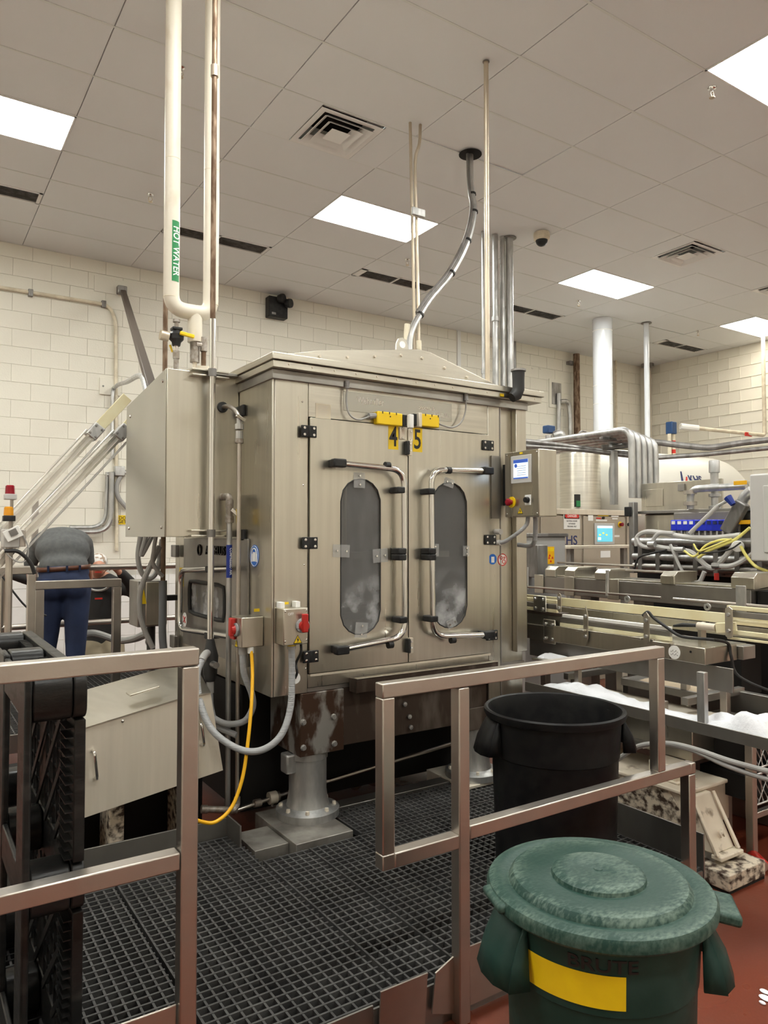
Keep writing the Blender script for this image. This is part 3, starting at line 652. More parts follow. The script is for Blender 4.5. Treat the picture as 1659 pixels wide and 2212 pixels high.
# lower beam and brackets
MB().box(1.96, 3.02, YF + .02, YF + .34, .515, .845).build('base_beam', 'rust', mc, .004)
MB().box(1.70, 1.955, YF, YF + .36, .50, .818).build('corner_bracket', 'bracket', mc, .004)
MB().box(2.70, 2.99, YF + .005, YF + .019, .47, .60).build('lower_plate', 'rust', mc, .003)
MB().box(1.56, 3.24, 3.78, 4.84, .12, .8).build('shade_box', 'dark', mc, .01)  # near-black box added to darken the space under the machine
b = MB()
for x, y in ((655, 1560), (720, 1548), (655, 1615), (722, 1606)): q = F3(x, y); b.lathe([(0, 0), (.016, 0), (.016, .004), (.012, .005), (.012, .014), (0, .014)], q, 8, (0, -1, 0))
for x, y in ((877, 1522), (890, 1572), (887, 1549)): q = F3(x, y, -.015); b.lathe([(0, 0), (.013, 0), (.013, .01), (0, .012)], q, 8, (0, -1, 0))
b.build('frame_bolts', 'zinc', mc)
q = F3(617, 1580, 0); MB().lathe([(.010, 0), (.014, 0), (.014, .002), (.010, .002)], (1.699, 3.52, .60), 16, (-1, 0, 0)).build('ring_mark', 'paper', mc)
# pedestals
def pedestal(cx, cy):
    MB().lathe([(0, .17), (.165, .17), (.165, .205), (.14, .215), (.112, .222), (.104, .25), (.098, .30), (.098, .46), (.104, .465), (.104, .499), (0, .499)], (cx, cy, 0), 28).build('pedestal', 'zinc', mc, 0, .5)
    b = MB()
    for k in range(8): a = k * math.pi / 4 + .3; bolt(b, (cx + .138 * math.cos(a), cy + .138 * math.sin(a), .213), (0, 0, 1), .012, .016)
    b.build('pedestal_bolts', 'steel_brt', mc)
pedestal(1.80, 3.46); pedestal(2.92, 3.46)
MB().box(1.66, 1.74, 3.42, 3.5, .40, .499).build('pedestal_lug', 'zinc', mc, .01)
pl = thing('base_plate', 'thick stained steel plate under the front pedestal', 'base plate', (1.7, 3.4, ZP))
MB().box(1.575, 1.885, 3.14, 3.62, .013, .17).build('plate', 'plate', pl, .003)
MB().box(1.40, 1.572, 3.215, 3.46, .013, .154).build('side_plate', 'plate', pl, .002)
pl = thing('base_plate', 'pale steel plate under the pedestal behind the black bin', 'base plate', (2.92, 3.46, ZP))
MB().box(2.75, 3.1, 3.57, 3.7, .0, .169).box(3.005, 3.1, 3.3, 3.569, 0, .169).box(2.75, 3.0, 3.31, 3.57, .151, .169).build('plate', 'steel_brt', pl, .003)
# interior seen through the panes
inn = MB().box(1.62, 3.2, 4.2, 4.22, .9, 2.3); inn.build('inner_wall', 'zincd', mc)
for x, z0, z1, r in ((1.95, 1.3, 2.3, .05), (2.2, 1.5, 2.3, .03), (2.55, 1.2, 2.3, .045), (2.75, 1.2, 2.3, .03), (2.85, 1.35, 2.3, .02)): MB().cyl((x, 3.8, z0), (x, 3.8, z1), r, n=14).build('inner_tube', 'steel', mc)
MB().cyl((2.3, 3.9, .86), (2.3, 3.9, 1.15), .42, n=32).build('carousel', 'steel', mc)
MB().box(1.75, 2.95, 3.72, 3.74, 1.48, 1.52).build('inner_rail', 'steel_dk', mc)
# ------------------------------------------------- left face: infeed door with window, lettering, handle
XS = XM0
def sx(x, y, d=0.): return aX(x, y, XS - d)
lo = MB().holed(3.62, 4.66, .93, 1.60, stadium(4.235, 1.235, .30, .10, .03), XS - .014, XS - .001, 'yz').build('side_door', 'steel_dk', mc, .002)
wp = outline(stadium(4.235, 1.235, .304, .104, .03), 32)
MB().prism(wp, 'yz', XS - .006, XS - .003).build('window_pane', 'pane', lo)
g = outline(stadium(4.235, 1.235, .30, .10, .035), 40); MB().tube([(XS - .015, a, b) for a, b in g] + [(XS - .015, *g[0])], .012, 8).build('gasket', 'rubber', lo)
sl = MB()
for i in range(7): sl.tube([(XS + .02, 3.98 + i * .05, 1.14), (XS + .03, 3.99 + i * .05, 1.24), (XS + .02, 4.0 + i * .05, 1.33)], .008, 6)
sl.build('curtain_strips', 'clear', lo)
text('ANGELUS', .072, 'black', 'raised_lettering', lo, (XS - .018, sx(472, 1190).y, sx(472, 1190).z), -YA, ZA, .006, 1.0)
q = sx(432, 1188, .014); MB().lathe([(.026, 0), (.034, 0), (.034, .008), (.026, .008)], (XS - .014, q.y, q.z), 24, (-1, 0, 0)).build('emblem_ring', 'black', lo)
hp = [sx(495, 1228, .07), sx(390, 1232, .07), sx(388, 1358, .07), sx(495, 1375, .07)]
MB().tube(fillet(hp, .09, 8), .0165, 12).build('handle_tube', 'chrome', lo)
for x, y in ((480, 1229), (478, 1371), (390, 1290)): q = sx(x, y, .0); MB().box(XS - .095, XS - .015, q.y - .022, q.y + .022, q.z - .018, q.z + .018).build('handle_bracket', 'black', lo, .005)
q = sx(397, 1246); o = MB().box(XS - .0162, XS - .0145, q.y - .04, q.y + .04, q.z - .06, q.z + .06).build('number_label', 'tape', lo)
text('3', .12, 'print_black', 'digit', o, (XS - .0168, q.y, q.z), -YA, ZA, .0004, .8)
q = sx(404, 1338); MB().lathe([(0, 0), (.045, 0), (.045, .0012), (0, .0012)], (XS - .0145, q.y, q.z), 24, (-1, 0, 0)).build('warning_disc', 'whitepaper', lo); 
m_ = MB(); m_.bar((XS - .0162, q.y - .02, q.z - .02), (XS - .0162, q.y + .02, q.z + .022), .001, .008, (1, 0, 0)); m_.bar((XS - .0162, q.y + .02, q.z - .02), (XS - .0162, q.y - .022, q.z + .02), .001, .01, (1, 0, 0)); m_.build('warning_print', 'redprint', lo)
for x, y in ((524, 888), (526, 1156)): q = sx(x, y); MB().box(XS - .014, XS - .001, q.y - .04, q.y + .04, q.z - .03, q.z + .03).build('hinge', 'black', mc, .003)
for x, y in ((387, 1190), (384, 1385)): q = sx(x, y); MB().box(XS - .04, XS - .015, q.y - .05, q.y + .05, q.z - .04, q.z + .04).build('door_latch', 'zincd', mc, .004)
# blue hearing protection sign
q = sx(550, 1201); o = MB().lathe([(0, 0), (.058, 0), (.058, .0012), (0, .0012)], (XS - .0005, q.y, q.z), 28, (-1, 0, 0)).build('ear_protection_sign', 'bluesign', mc)
m_ = MB()
rg = [(q.y + .052 * math.cos(a), q.z + .052 * math.sin(a)) for a in [k * math.pi / 16 for k in range(33)]]
m_.tube([(XS - .0022, a, b) for a, b in rg], .0018, 4); ar = [(q.y + .03 * math.cos(a), q.z + .01 + .03 * math.sin(a)) for a in [k * math.pi / 12 for k in range(13)]]
m_.tube([(XS - .0022, a, b) for a, b in ar], .004, 4); m_.box(XS - .0035, XS - .0015, q.y - .036, q.y - .02, q.z - .03, q.z + .012); m_.box(XS - .0035, XS - .0015, q.y + .02, q.y + .036, q.z - .03, q.z + .012); m_.box(XS - .0035, XS - .0015, q.y - .014, q.y + .014, q.z - .028, q.z + .02)
m_.build('sign_print', 'print_white', o)
# ------------------------------------------------- disconnect switch boxes
def tri_label(par, c, xd, s=.05):
    c = Vector(c); xd = Vector(xd); n = xd.cross(ZA)
    def tr(k, e): return [c + n * e + xd * (-s / 2 * k) + ZA * (-s * .43 * k), c + n * e + xd * (s / 2 * k) + ZA * (-s * .43 * k), c + n * e + ZA * (s * .45 * k)]
    MB().add(tr(1, .0006), [(0, 1, 2)]).build('warning_triangle', 'print_black', par); MB().add(tr(.8, .0012), [(0, 1, 2)]).build('warning_triangle', 'tape', par)
    MB().add([c + n * .0018 + xd * a + ZA * b for a, b in ((.003, .012), (-.007, -.004), (-.001, -.003), (-.004, -.018), (.007, .000), (.001, .000))], [(0, 1, 2, 3, 4, 5)]).build('bolt_symbol', 'print_black', par)
def dial(par, c, xd, up=1, r=.036):
    c = Vector(c); n = Vector(xd).cross(ZA)
    MB().lathe([(0, 0), (r, 0), (r, .008), (r * .8, .012), (0, .012)], c, 24, n).build('dial_ring', 'grayflex', par)
    MB().lathe([(0, .012), (r * .72, .012), (r * .66, .03), (0, .03)], c, 20, n).build('dial_knob', 'red', par)
    m = MB().bar(c + n * .028 + ZA * (-.03), c + n * .028 + ZA * .06, .03, .02, n).build('dial_lever', 'red', par, .004)
    return m
bx = MB().box(1.557, 1.690, 3.25, YF - .001, fz(635, 1395)[1] + .02, aY(612, 1316, 3.25).z).build('disconnect_switch', 'steel', mc, .004); bx['label'] = 'disconnect switch box with a red dial on the front corner'
zb_, zt_ = 1.095, aY(612, 1316, 3.25).z
q = aY(653, 1346, 3.25); dial(bx, (q.x, 3.249, q.z - .012), XA)
q = aY(643, 1381, 3.25); tri_label(bx, (q.x, 3.2495, q.z), XA)
text('OFF', .018, 'print_white', 'switch_print', bx, (1.595, 3.2492, 1.235), XA, ZA, .0003)
for x in (1.575, 1.66): MB().box(x - .012, x + .012, 3.30, 3.345, zt_, zt_ + .028).build('mounting_tab', 'white', bx, .001)
MB().box(1.602, 1.632, YF - .0015, YF - .0004, zt_ + .012, zt_ + .024).build('small_label', 'tape', bx)
b = MB()
for x in (1.566, 1.681):
    for z in (zb_ + .01, zt_ - .012): b.ell((x, 3.2495, z), (.005, .003, .005), 8, 6)
b.build('box_screws', 'chrome', bx)
by = MB().box(1.42, XS - .001, 3.44, 3.575, 1.06, aX(502, 1330, 1.42).z).build('disconnect_switch', 'steel', mc, .004); by['label'] = 'disconnect switch box with a red dial on the left side'
q = aX(510, 1360, 1.42); dial(by, (1.419, 3.505, q.z), -YA, r=.034)
MB().box(1.409, 1.419, 3.515, 3.57, q.z - .05, q.z + .055).build('dial_plate', 'red', by, .002)
q = aX(512, 1390, 1.42); tri_label(by, (1.4195, 3.505, q.z), -YA, .045)
MB().box(1.49, 1.52, 3.45, 3.452, 1.235, 1.25).build('small_label', 'tape', by)
# conduits of the two boxes
def flex(name, pts, r=.017, m='grayflex', par=None): return MB().tube(spline(pts, 8), r, 12).build(name, m, par)
cf = thing('flexible_conduit', 'grey flexible conduit looping under the two disconnect boxes', 'conduit', (1.62, 3.29, .9), 'grey flexible conduits')
MB().cyl((1.62, 3.29, 1.06), (1.62, 3.29, 1.094), .021, n=14).build('connector', 'grayen', cf); MB().cyl((1.62, 3.29, 1.075), (1.62, 3.29, 1.083), .0225, n=14).build('connector_ring', 'tape', cf)
flex('hose', [(1.62, 3.29, 1.062), (1.62, 3.285, .95), (1.60, 3.26, .78), (1.54, 3.24, .66), (1.45, 3.26, .60), (1.36, 3.32, .605), (1.27, 3.42, .68), (1.235, 3.5, .80), (1.245, 3.58, .92), (1.285, 3.63, .985)], .0165, 'grayflex', cf)
MB().tube(fillet([(1.285, 3.63, .985), (1.31, 3.655, 1.01), (1.335, 3.69, 1.01)], .02), .02, 12).build('elbow', 'grayen', cf)
cf2 = thing('flexible_conduit', 'grey flexible conduit hanging below the left disconnect box', 'conduit', (1.46, 3.5, .9), 'grey flexible conduits')
MB().cyl((1.45, 3.5, 1.02), (1.45, 3.5, 1.059), .02, n=14).build('connector', 'grayen', cf2)
flex('hose', [(1.45, 3.5, 1.02), (1.46, 3.5, .92), (1.50, 3.5, .82), (1.515, 3.52, .74), (1.48, 3.55, .67), (1.40, 3.60, .66), (1.33, 3.66, .71), (1.29, 3.70, .80), (1.29, 3.72, .88)], .0165, 'grayflex', cf2)
MB().cyl((1.29, 3.72, .88), (1.29, 3.72, .93), .021, n=14).build('connector', 'grayen', cf2)
yc = thing('yellow_cord', 'yellow cord hanging in a loop below the left disconnect box', 'cord', (1.48, 3.44, .9))
flex('cord', [(1.475, 3.45, 1.05), (1.47, 3.42, .95), (1.44, 3.36, .80), (1.40, 3.31, .62), (1.36, 3.28, .47), (1.30, 3.26, .36), (1.22, 3.25, .315), (1.15, 3.24, .335), (1.09, 3.23, .37), (1.055, 3.22, .36), (1.045, 3.21, .28), (1.045, 3.20, .16)], .0085, 'ycord', yc)
MB().cyl((1.475, 3.455, 1.03), (1.475, 3.455, 1.06), .016, n=12).build('connector', 'white', yc)
q = F3(632, 1440, .012); pc = thing('power_cable', 'short black cable entering the round grommet under the front disconnect box', 'cable', q)
MB().lathe([(0, 0), (.03, 0), (.028, .006), (0, .006)], F3(637, 1465), 20, (0, -1, 0)).build('grommet', 'white', pc)
flex('cable', [(1.675, 3.3, 1.095), (1.672, 3.29, 1.04), F3(634, 1430, .03), F3(634, 1450, .04), F3(637, 1464, .004)], .0065, 'rubber', pc)
# ------------------------------------------------- operator panel on the right
hm = MB().box(3.05, 3.195, 3.02, 3.305, 1.728, 2.117).build('operator_panel', 'steel', mc, .005); hm['label'] = 'operator panel box with a small screen and emergency stop'
MB().box(3.075, 3.17, 3.306, YF - .001, 1.80, 2.05).build('panel_mount', 'dark', mc)
MB().box(2.975, 3.045, YF - .012, YF - .001, 1.72, 2.10).build('reflection_plate', 'steel_dk', mc)  # dull plate added for the dark reflection beside the operator panel
def hx(x, y): p = aX(x, y, 3.05); return p.y, p.z
MB().box(3.043, 3.0495, 3.075, 3.245, 1.925, 2.09).build('screen_bezel', 'lgray', hm, .004)
MB().box(3.0415, 3.0425, 3.10, 3.22, 1.952, 2.065).build('screen', 'screen', hm)
MB().box(3.0408, 3.0413, 3.10, 3.22, 2.045, 2.065).box(3.0408, 3.0413, 3.10, 3.22, 1.952, 1.96).build('screen_bar', 'screenblue', hm)
sl = MB()
for i in range(5): sl.box(3.0408, 3.0413, 3.115, 3.19, 1.972 + i * .013, 1.975 + i * .013)
sl.build('screen_text', 'graycable', hm); MB().lathe([(0, 0), (.012, 0), (.012, .0006), (0, .0006)], (3.0413, 3.2, 2.03), 16, (-1, 0, 0)).build('screen_icon', 'screenblue', hm)
q = aX(1106, 1085, 3.05); MB().lathe([(0, 0), (.033, 0), (.033, .004), (0, .004)], (3.049, q.y, q.z), 24, (-1, 0, 0)).build('stop_disc', 'yellow', hm)
MB().lathe([(0, .004), (.014, .004), (.014, .02), (.022, .024), (.022, .036), (.015, .042), (0, .043)], (3.049, q.y, q.z), 20, (-1, 0, 0)).build('stop_button', 'redlens', hm)
q = aX(1141, 1080, 3.05); MB().box(3.046, 3.0495, q.y - .024, q.y + .024, q.z - .03, q.z + .03).build('switch_plate', 'white', hm, .001)
MB().lathe([(0, .003), (.018, .003), (.016, .025), (0, .027)], (3.049, q.y, q.z), 16, (-1, 0, 0)).build('switch_knob', 'black', hm)
q = aX(1124, 1103, 3.05); tri_label(hm, (3.0496, q.y, q.z), -YA, .048)
MB().box(3.0485, 3.0498, 3.15, 3.175, 2.098, 2.108).build('small_label', 'tape', hm)
b = MB()
for y in (3.037, 3.288):
    for z in (1.745, 2.1): b.ell((3.0495, y, z), (.003, .007, .007), 10, 6)
b.build('box_screws', 'chrome', hm)
flex('panel_hose', [(3.09, 3.15, 1.73), (3.085, 3.16, 1.68), (3.05, 3.2, 1.63), (3.02, 3.28, 1.58), (3.0, 3.336, 1.575)], .012, 'grayflex', mc)
flex('panel_hose', [(3.13, 3.13, 1.73), (3.14, 3.14, 1.66), (3.17, 3.18, 1.58), (3.2, 3.25, 1.555), (3.2, 3.345, 1.56)], .014, 'grayflex', mc)
for x, z in ((3.01, 1.575), (3.012, 1.64)): MB().cyl((x, YF - .001, z), (x, YF - .05, z), .017, n=12).build('hose_gland', 'lgray', mc)
# round pictogram discs near the panel
for x, y, m1, r_ in ((1064, 1208, 'bluesign', .032), (1085, 1209, 'redprint', .038)):
    q = fz(x, y); o = MB().lathe([(0, 0), (r_, 0), (r_, .0012), (0, .0012)], (q[0], YF - .0003, q[1]), 28, (0, -1, 0)).build('pictogram_disc', m1, mc)
    m_ = MB()
    if m1 == 'redprint':
        MB().lathe([(0, .0013), (r_ * .84, .0013), (r_ * .84, .0016), (0, .0016)], (q[0], YF - .0003, q[1]), 28, (0, -1, 0)).build('disc_field', 'whitepaper', o)
        for dx, dz, rr in ((-.012, .012, .01), (.01, -.012, .012), (.014, .012, .006)): m_.tube([(q[0] + dx + rr * math.cos(a), YF - .0028, q[1] + dz + rr * math.sin(a)) for a in [k * math.pi / 8 for k in range(17)]], .0022, 4)
        m_.build('disc_print', 'redprint', o)
    else:
        m_.box(q[0] - .012, q[0] + .012, YF - .003, YF - .0015, q[1] - .02, q[1] + .015); m_.build('disc_print', 'print_white', o)
# black rubber elbow over the roof edge
rb = thing('rubber_boot', 'black rubber pipe boot hooked over the roof edge', 'pipe boot', (3.09, 3.25, 2.45))
MB().tube([(3.10, 3.235, 2.62), (3.10, 3.235, 2.56), (3.10, 3.235, 2.50), (3.085, 3.24, 2.465), (3.055, 3.245, 2.445)], [.04, .037, .037, .038, .03], 14).build('boot', 'rubber', rb)
MB().lathe([(.042, 0), (.046, 0), (.046, .012), (.042, .012)], (3.10, 3.235, 2.607), 18).build('clamp_band', 'zincd', rb)
MB().box(3.0, 3.03, 3.286, 3.2895, 2.455, 2.472).build('small_label', 'tape', mc)
# ================================================================== LEFT: CABINET, PIPES, CHUTE, PALLET
cb = thing('side_cabinet', 'tall stainless cabinet with a slanted top hung on the left of the machine', 'cabinet', (1.14, 3.78, 1.61))
X0, X1, Y0, Y1, ZB, ZT = 1.139, 1.536, 3.78, 4.58, 1.61, 2.487
zl = aX(272, 835, 1.139).z - .16   # the left face drops toward the back
MB().prism([(Y0 + .012, ZB), (Y1, ZB), (Y1, 2.40), (Y0 + .012, ZT)], 'yz', X0, X0 + .006).build('side_panel', 'steel_sm', cb, .001)
MB().box(X0 + .004, X1, Y0, Y0 + .01, ZB, ZT).build('front_panel', 'steel', cb, .003)
MB().prism([(Y0 + .011, ZB), (Y1, ZB), (Y1, ZB + .006), (Y0 + .011, ZB + .006)], 'yz', X0 + .007, X1).build('bottom_panel', 'steel_dk', cb)
MB().prism([(Y0 + .011, ZT), (Y1, 2.40), (Y1, 2.394), (Y0 + .011, ZT - .006)], 'yz', X0 + .007, X1).build('top_panel', 'steel_dk', cb)
MB().box(X0 + .007, X1, Y1 - .006, Y1, ZB + .007, 2.393).build('back_panel', 'steel_dk', cb)
b = MB()
for y, z in ((3.85, 2.43), (4.5, 2.33), (3.85, 1.66), (4.5, 1.66)): b.ell((X0 - .001, y, z), (.006, .009, .009), 8, 6)
b.build('panel_bolts', 'chrome', cb)
MB().box(1.35, 1.535, Y0 - .045, Y0 - .001, ZT - .012, ZT + .004).build('top_ledge', 'steel_dk', cb, .002)
# vertical pipe in front, rusty above and bright below
xp = aY(458, 900, 3.71).x; yp = 3.71
v = thing('riser_pipe', 'long riser pipe, rusty above and bright below, in front of the cabinet', 'pipe', (xp, yp, 1.05), 'vertical pipes')
MB().cyl((xp, yp, 2.76), (xp, yp, CEIL), .0145, n=14).build('upper_pipe', 'rustpipe', v)
MB().cyl((xp, yp, 1.06), (xp, yp, 2.76), .0165, n=14).build('lower_pipe', 'chrome', v)
zz = aY(458, 152, yp).z; MB().cyl((xp, yp, zz - .03), (xp, yp, zz + .03), .021, n=14).build('coupling', 'brasspipe', v)
for z in (aY(458, 805, yp).z, aY(458, 1152, yp).z):
    MB().box(xp - .10, xp + .10, yp + .018, Y0 - .001, z - .018, z - .010).box(xp - .10, xp + .10, yp + .018, Y0 - .001, z + .010, z + .018).build('strut_channel', 'steel', v, .001)
    MB().lathe([(.017, -.02), (.022, -.02), (.022, .02), (.017, .02)], (xp, yp, z), 16).build('pipe_clamp', 'zincd', v)
MB().tube([(xp, yp, 1.08), (xp, yp, 1.04), (xp, yp, .99), (xp, yp, .90), (xp, yp, .86)], [.02, .028, .042, .036, .024], 12).build('wrapped_joint', 'rubber', v)
MB().cyl((xp, yp - .03, .955), (xp + .0, yp - .09, .955), .017, n=10).build('branch', 'zincd', v)
MB().cyl((xp, yp, .80), (xp, yp, .86), .02, n=12).build('connector', 'grayen', v)
MB().tube(spline([(xp, yp, .80), (xp, yp - .02, .72), (xp + .02, yp - .06, .64), (xp + .09, yp - .14, .60)], 6), .016, 10).build('tail_hose', 'grayflex', v)
# compressed air pipe
xa, ya = aY(495, 1200, 3.70).x, 3.70
v = thing('compressed_air_pipe', 'grey air pipe with a blue lettered band and yellow valve tag', 'pipe', (xa, ya, .2), 'vertical pipes')
ztop = aY(492, 1072, ya).z
MB().cyl((xa, ya, .20), (xa, ya, ztop - .03), .0145, n=12).build('pipe', 'zinc', v)
MB().tube(fillet([(xa, ya, ztop - .05), (xa, ya, ztop), (xa - .01, Y0 - .001, ztop)], .03), .019, 12).build('elbow', 'cast', v)
for y_, h_, r_ in ((1088, .02, .021), (1105, .03, .019), (1122, .018, .023)): z = aY(495, y_, ya).z; MB().cyl((xa, ya, z - h_), (xa, ya, z + h_), r_, n=10).build('fitting', 'cast', v)
z = aY(495, 1105, ya).z; MB().bar((xa, ya - .03, z + .01), (xa + .03, ya - .045, z - .02), .012, .018).build('valve_lever', 'chrome', v, .002)
z = aY(507, 1120, ya).z; MB().bar((xa + .03, ya - .045, z + .05), (xa + .034, ya - .045, z - .035), .024, .006, (0, 1, 0)).build('valve_tag', 'yellow', v, .003)
z1, z0 = aY(495, 1177, ya).z, aY(495, 1248, ya).z; lb = MB().cyl((xa, ya, z0), (xa, ya, z1), .0153, n=20).build('label_band', 'blue', v)
def on_cyl(cx, cy, R, zc, a0):
    def f(x, y, z):   # text x runs down the pipe, y wraps
        a = a0 + y / R; return Vector((cx + (R + z + .0006) * math.sin(a), cy - (R + z + .0006) * math.cos(a), zc - x))
    return f
text('COMPRESSED AIR', .021, 'print_white', 'band_lettering', lb, (0, 0, 0), XA, ZA, .0002, .86, bend=on_cyl(xa, ya, .0153, (z0 + z1) / 2, .30))
# second drop pipe with valve and run along the platform edge
xb, yb_ = aY(516, 1100, 3.62).x, 3.62
v = thing('drop_pipe', 'bright drop pipe with a ball valve and elbow left of the machine corner', 'pipe', (xb, yb_, .2), 'vertical pipes')
zt_ = aY(513, 940, yb_).z
MB().cyl((xb, yb_, .255), (xb, yb_, zt_), .0115, n=12).build('pipe', 'rail', v)
for z, h_, r_, m_ in ((zt_, .022, .02, 'zinc'), (zt_ + .045, .014, .024, 'zinc'), (zt_ + .07, .02, .016, 'zinc'), (zt_ - .03, .012, .022, 'cast')): MB().cyl((xb, yb_, z - h_), (xb, yb_, z + h_), r_, n=10).build('fitting', m_, v)
MB().bar((xb - .03, yb_ - .03, zt_ + .10), (xb + .02, yb_ - .02, zt_ + .075), .012, .018).build('valve_lever', 'chrome', v, .002)
pe = aY(480, 880, Y0)
MB().tube(fillet([(xb, yb_, zt_ + .09), (xb - .005, yb_ + .03, zt_ + .13), (pe.x + .01, Y0 - .07, pe.z), (pe.x, Y0 - .001, pe.z)], .05), .012, 12).build('bent_tube', 'rail', v)
MB().lathe([(0, 0), (.03, 0), (.028, .014), (0, .014)], (pe.x, Y0 - .001, pe.z), 16, (0, -1, 0)).build('grommet', 'rubber', v)
v2 = thing('floor_pipe_run', 'horizontal pipe with tees and a union along the platform kerb', 'pipe', (1.5, 3.6, .2))
zh = .215
MB().tube(fillet([(xb, yb_, .27), (xb, yb_, zh + .01), (xb - .03, yb_ - .02, zh), (xa, ya - .06, zh - .02)], .03), .017, 10).build('elbow', 'cast', v2)
MB().cyl((xa - .12, ya - .03, zh + .005), (xa + .03, ya - .06, zh - .02), .017, n=12).build('elbow_run', 'cast', v2)
MB().cyl((xa - .12, ya - .03, zh + .005), (xa - .15, ya - .025, zh + .01), .021, n=12).build('cap', 'cast', v2)
pr = [(xa + .03, ya - .06, zh - .02), (1.70, 3.655, .215), (3.0, 3.70, .30)]
MB().cyl(pr[0], pr[1], .011, n=12).build('pipe', 'rail', v2); MB().cyl(pr[1], pr[2], .0125, n=12).build('pipe', 'rail', v2)
for x, r_, h_ in ((1.6, .02, .02), (1.69, .033, .022), (1.73, .024, .012)):
    t_ = (x - pr[0][0]) / (1.70 - pr[0][0]); c = Vector(pr[0]).lerp(Vector(pr[1]), min(t_, 1.08)); MB().cyl(c - Vector((h_, 0, 0)), c + Vector((h_, 0, 0)), r_, n=12).build('union', 'steel_brt' if r_ > .03 else 'cast', v2)
MB().cyl((1.69, 3.655, .169), (1.69, 3.655, .19), .008, n=8).build('support_rod', 'zinc', v2)
# rear riser, rusty, beside the white pipes, with grey pvc foot
xr_, yr_ = aY(357, 720, 4.7).x, 4.7
v = thing('riser_pipe', 'rusty riser behind the cabinet ending in a grey plastic sleeve', 'pipe', (xr_, yr_, .7), 'vertical pipes')
MB().cyl((xr_, yr_, 1.30), (xr_, yr_, CEIL), .0155, n=12).build('pipe', 'rustpipe', v)
MB().cyl((xr_, yr_, 1.27), (xr_, yr_, 1.33), .026, n=14).build('sleeve_collar', 'pvc', v)
MB().tube(spline([(xr_, yr_, 1.28), (xr_, yr_, 1.0), (xr_ + .01, yr_, .85), (xr_ - .02, yr_ - .05, .73), (xr_ - .08, yr_ - .1, .76)], 6), .024, 12).build('sleeve', 'pvc', v)
# white insulated hot water pipes
hw = thing('hot_water_pipe', 'white insulated hot water pipe pair joined in a U above the cabinet', 'pipe', (1.37, 4.05, 2.6))
yh = 4.05; xa1, xa2 = aY(372, 400, yh).x, aY(457, 400, yh).x; zu = aY(400, 672, yh).z; R_ = .0435
MB().tube(fillet([(xa1, yh, CEIL), (xa1, yh, zu), (xa2, yh, zu), (xa2, yh, CEIL)], .085, 8), R_, 22).build('insulated_pipe', 'cream', hw)
for x, z in ((xa1, aY(372, 643, yh).z), (xa2, aY(457, 660, yh).z), (xa1, aY(372, 345, yh).z), (xa2, aY(457, 370, yh).z)): MB().cyl((x, yh, z - .002), (x, yh, z + .002), R_ + .0012, n=22).build('jacket_seam', 'paper', hw)
xt = aY(421, 720, yh).x
MB().cyl((xt, yh, zu), (xt, yh, zu - .17), .041, n=20).build('tee_branch', 'cream', hw)
z1, z0 = aY(378, 483, yh).z, aY(378, 613, yh).z
n_ = 10; vs_ = []; a0_, a1_ = -.05, 1.05
for i in range(n_ + 1):
    a = a0_ + (a1_ - a0_) * i / n_ - .2
    for z in (z0, z1): vs_.append((xa1 + (R_ + .001) * math.sin(a), yh - (R_ + .001) * math.cos(a), z))
lb = MB().add(vs_, [(2 * i, 2 * i + 2, 2 * i + 3, 2 * i + 1) for i in range(n_)]).build('label_band', 'greenlabel', hw)
text('HOT WATER', .058, 'print_white', 'band_lettering', lb, (0, 0, 0), XA, ZA, .0003, .82, bend=on_cyl(xa1, yh, R_ + .0012, (z0 + z1) / 2, .32))
# valves below
xv = aY(381, 720, yh).x
def vs1(z0_, z1_, r_, m_, nm, x=None, y=None): MB().cyl((x or xv, y or yh, z0_), (x or xv, y or yh, z1_), r_, n=12).build(nm, m_, hw)
zz = lambda py: aY(381, py, yh).z
vs1(zz(690), zz(715), .012, 'cast', 'nipple'); vs1(zz(696), zz(690), .02, 'cast', 'bushing')
MB().lathe([(0, -.05), (.022, -.05), (.026, -.03), (.04, -.015), (.042, .012), (.026, .028), (.024, .045), (0, .045)], (xv, yh, zz(728)), 14).build('valve_body', 'black', hw)
MB().box(xv - .028, xv + .028, yh - .028, yh + .028, zz(712) - .006, zz(712) + .01).build('valve_bonnet', 'black', hw, .004)
MB().bar((xv + .005, yh - .05, zz(723)), (xv + .085, yh - .05, zz(727)), .02, .02).build('valve_handle', 'yellow', hw, .004)
MB().cyl((xv - .045, yh, zz(730)), (xv - .09, yh, zz(728)), .028, n=16).build('gauge', 'brasspipe', hw)
vs1(zz(745), zz(760), .012, 'rail', 'nipple'); vs1(zz(758), zz(775), .018, 'cast', 'fitting'); vs1(zz(775), 2.478, .014, 'cast', 'fitting')
MB().bar((xv - .03, yh + .02, zz(745)), (xv - .015, yh + .02, zz(760)), .015, .008).build('valve_handle', 'yellow', hw, .002)
zt2 = zu - .17; MB().cyl((xt, yh, zt2), (xt, yh, zt2 - .115), .027, n=14).build('valve_neck', 'cast', hw)
MB().cyl((xt, yh, zt2 - .115), (xt, yh, 2.47), .012, n=12).build('nipple', 'steel_brt', hw)
MB().lathe([(.012, 0), (.04, 0), (.04, .022), (.012, .022)], (xt - .005, yh, 2.53), 18).build('flange', 'steel_brt', hw)
xk = xt + .045; MB().cyl((xk, yh - .02, zt2 + .03), (xk, yh - .02, zt2 - .05), .02, n=12).build('elbow_fitting', 'cast', hw); MB().cyl((xk, yh - .02, zt2 - .05), (xk, yh - .02, zt2 - .14), .014, n=12).build('nipple', 'rustpipe', hw)
MB().cyl((xt, yh - .02, zt2 - .012), (xk, yh - .02, zt2 - .012), .015, n=10).build('cross_nipple', 'rail', hw)
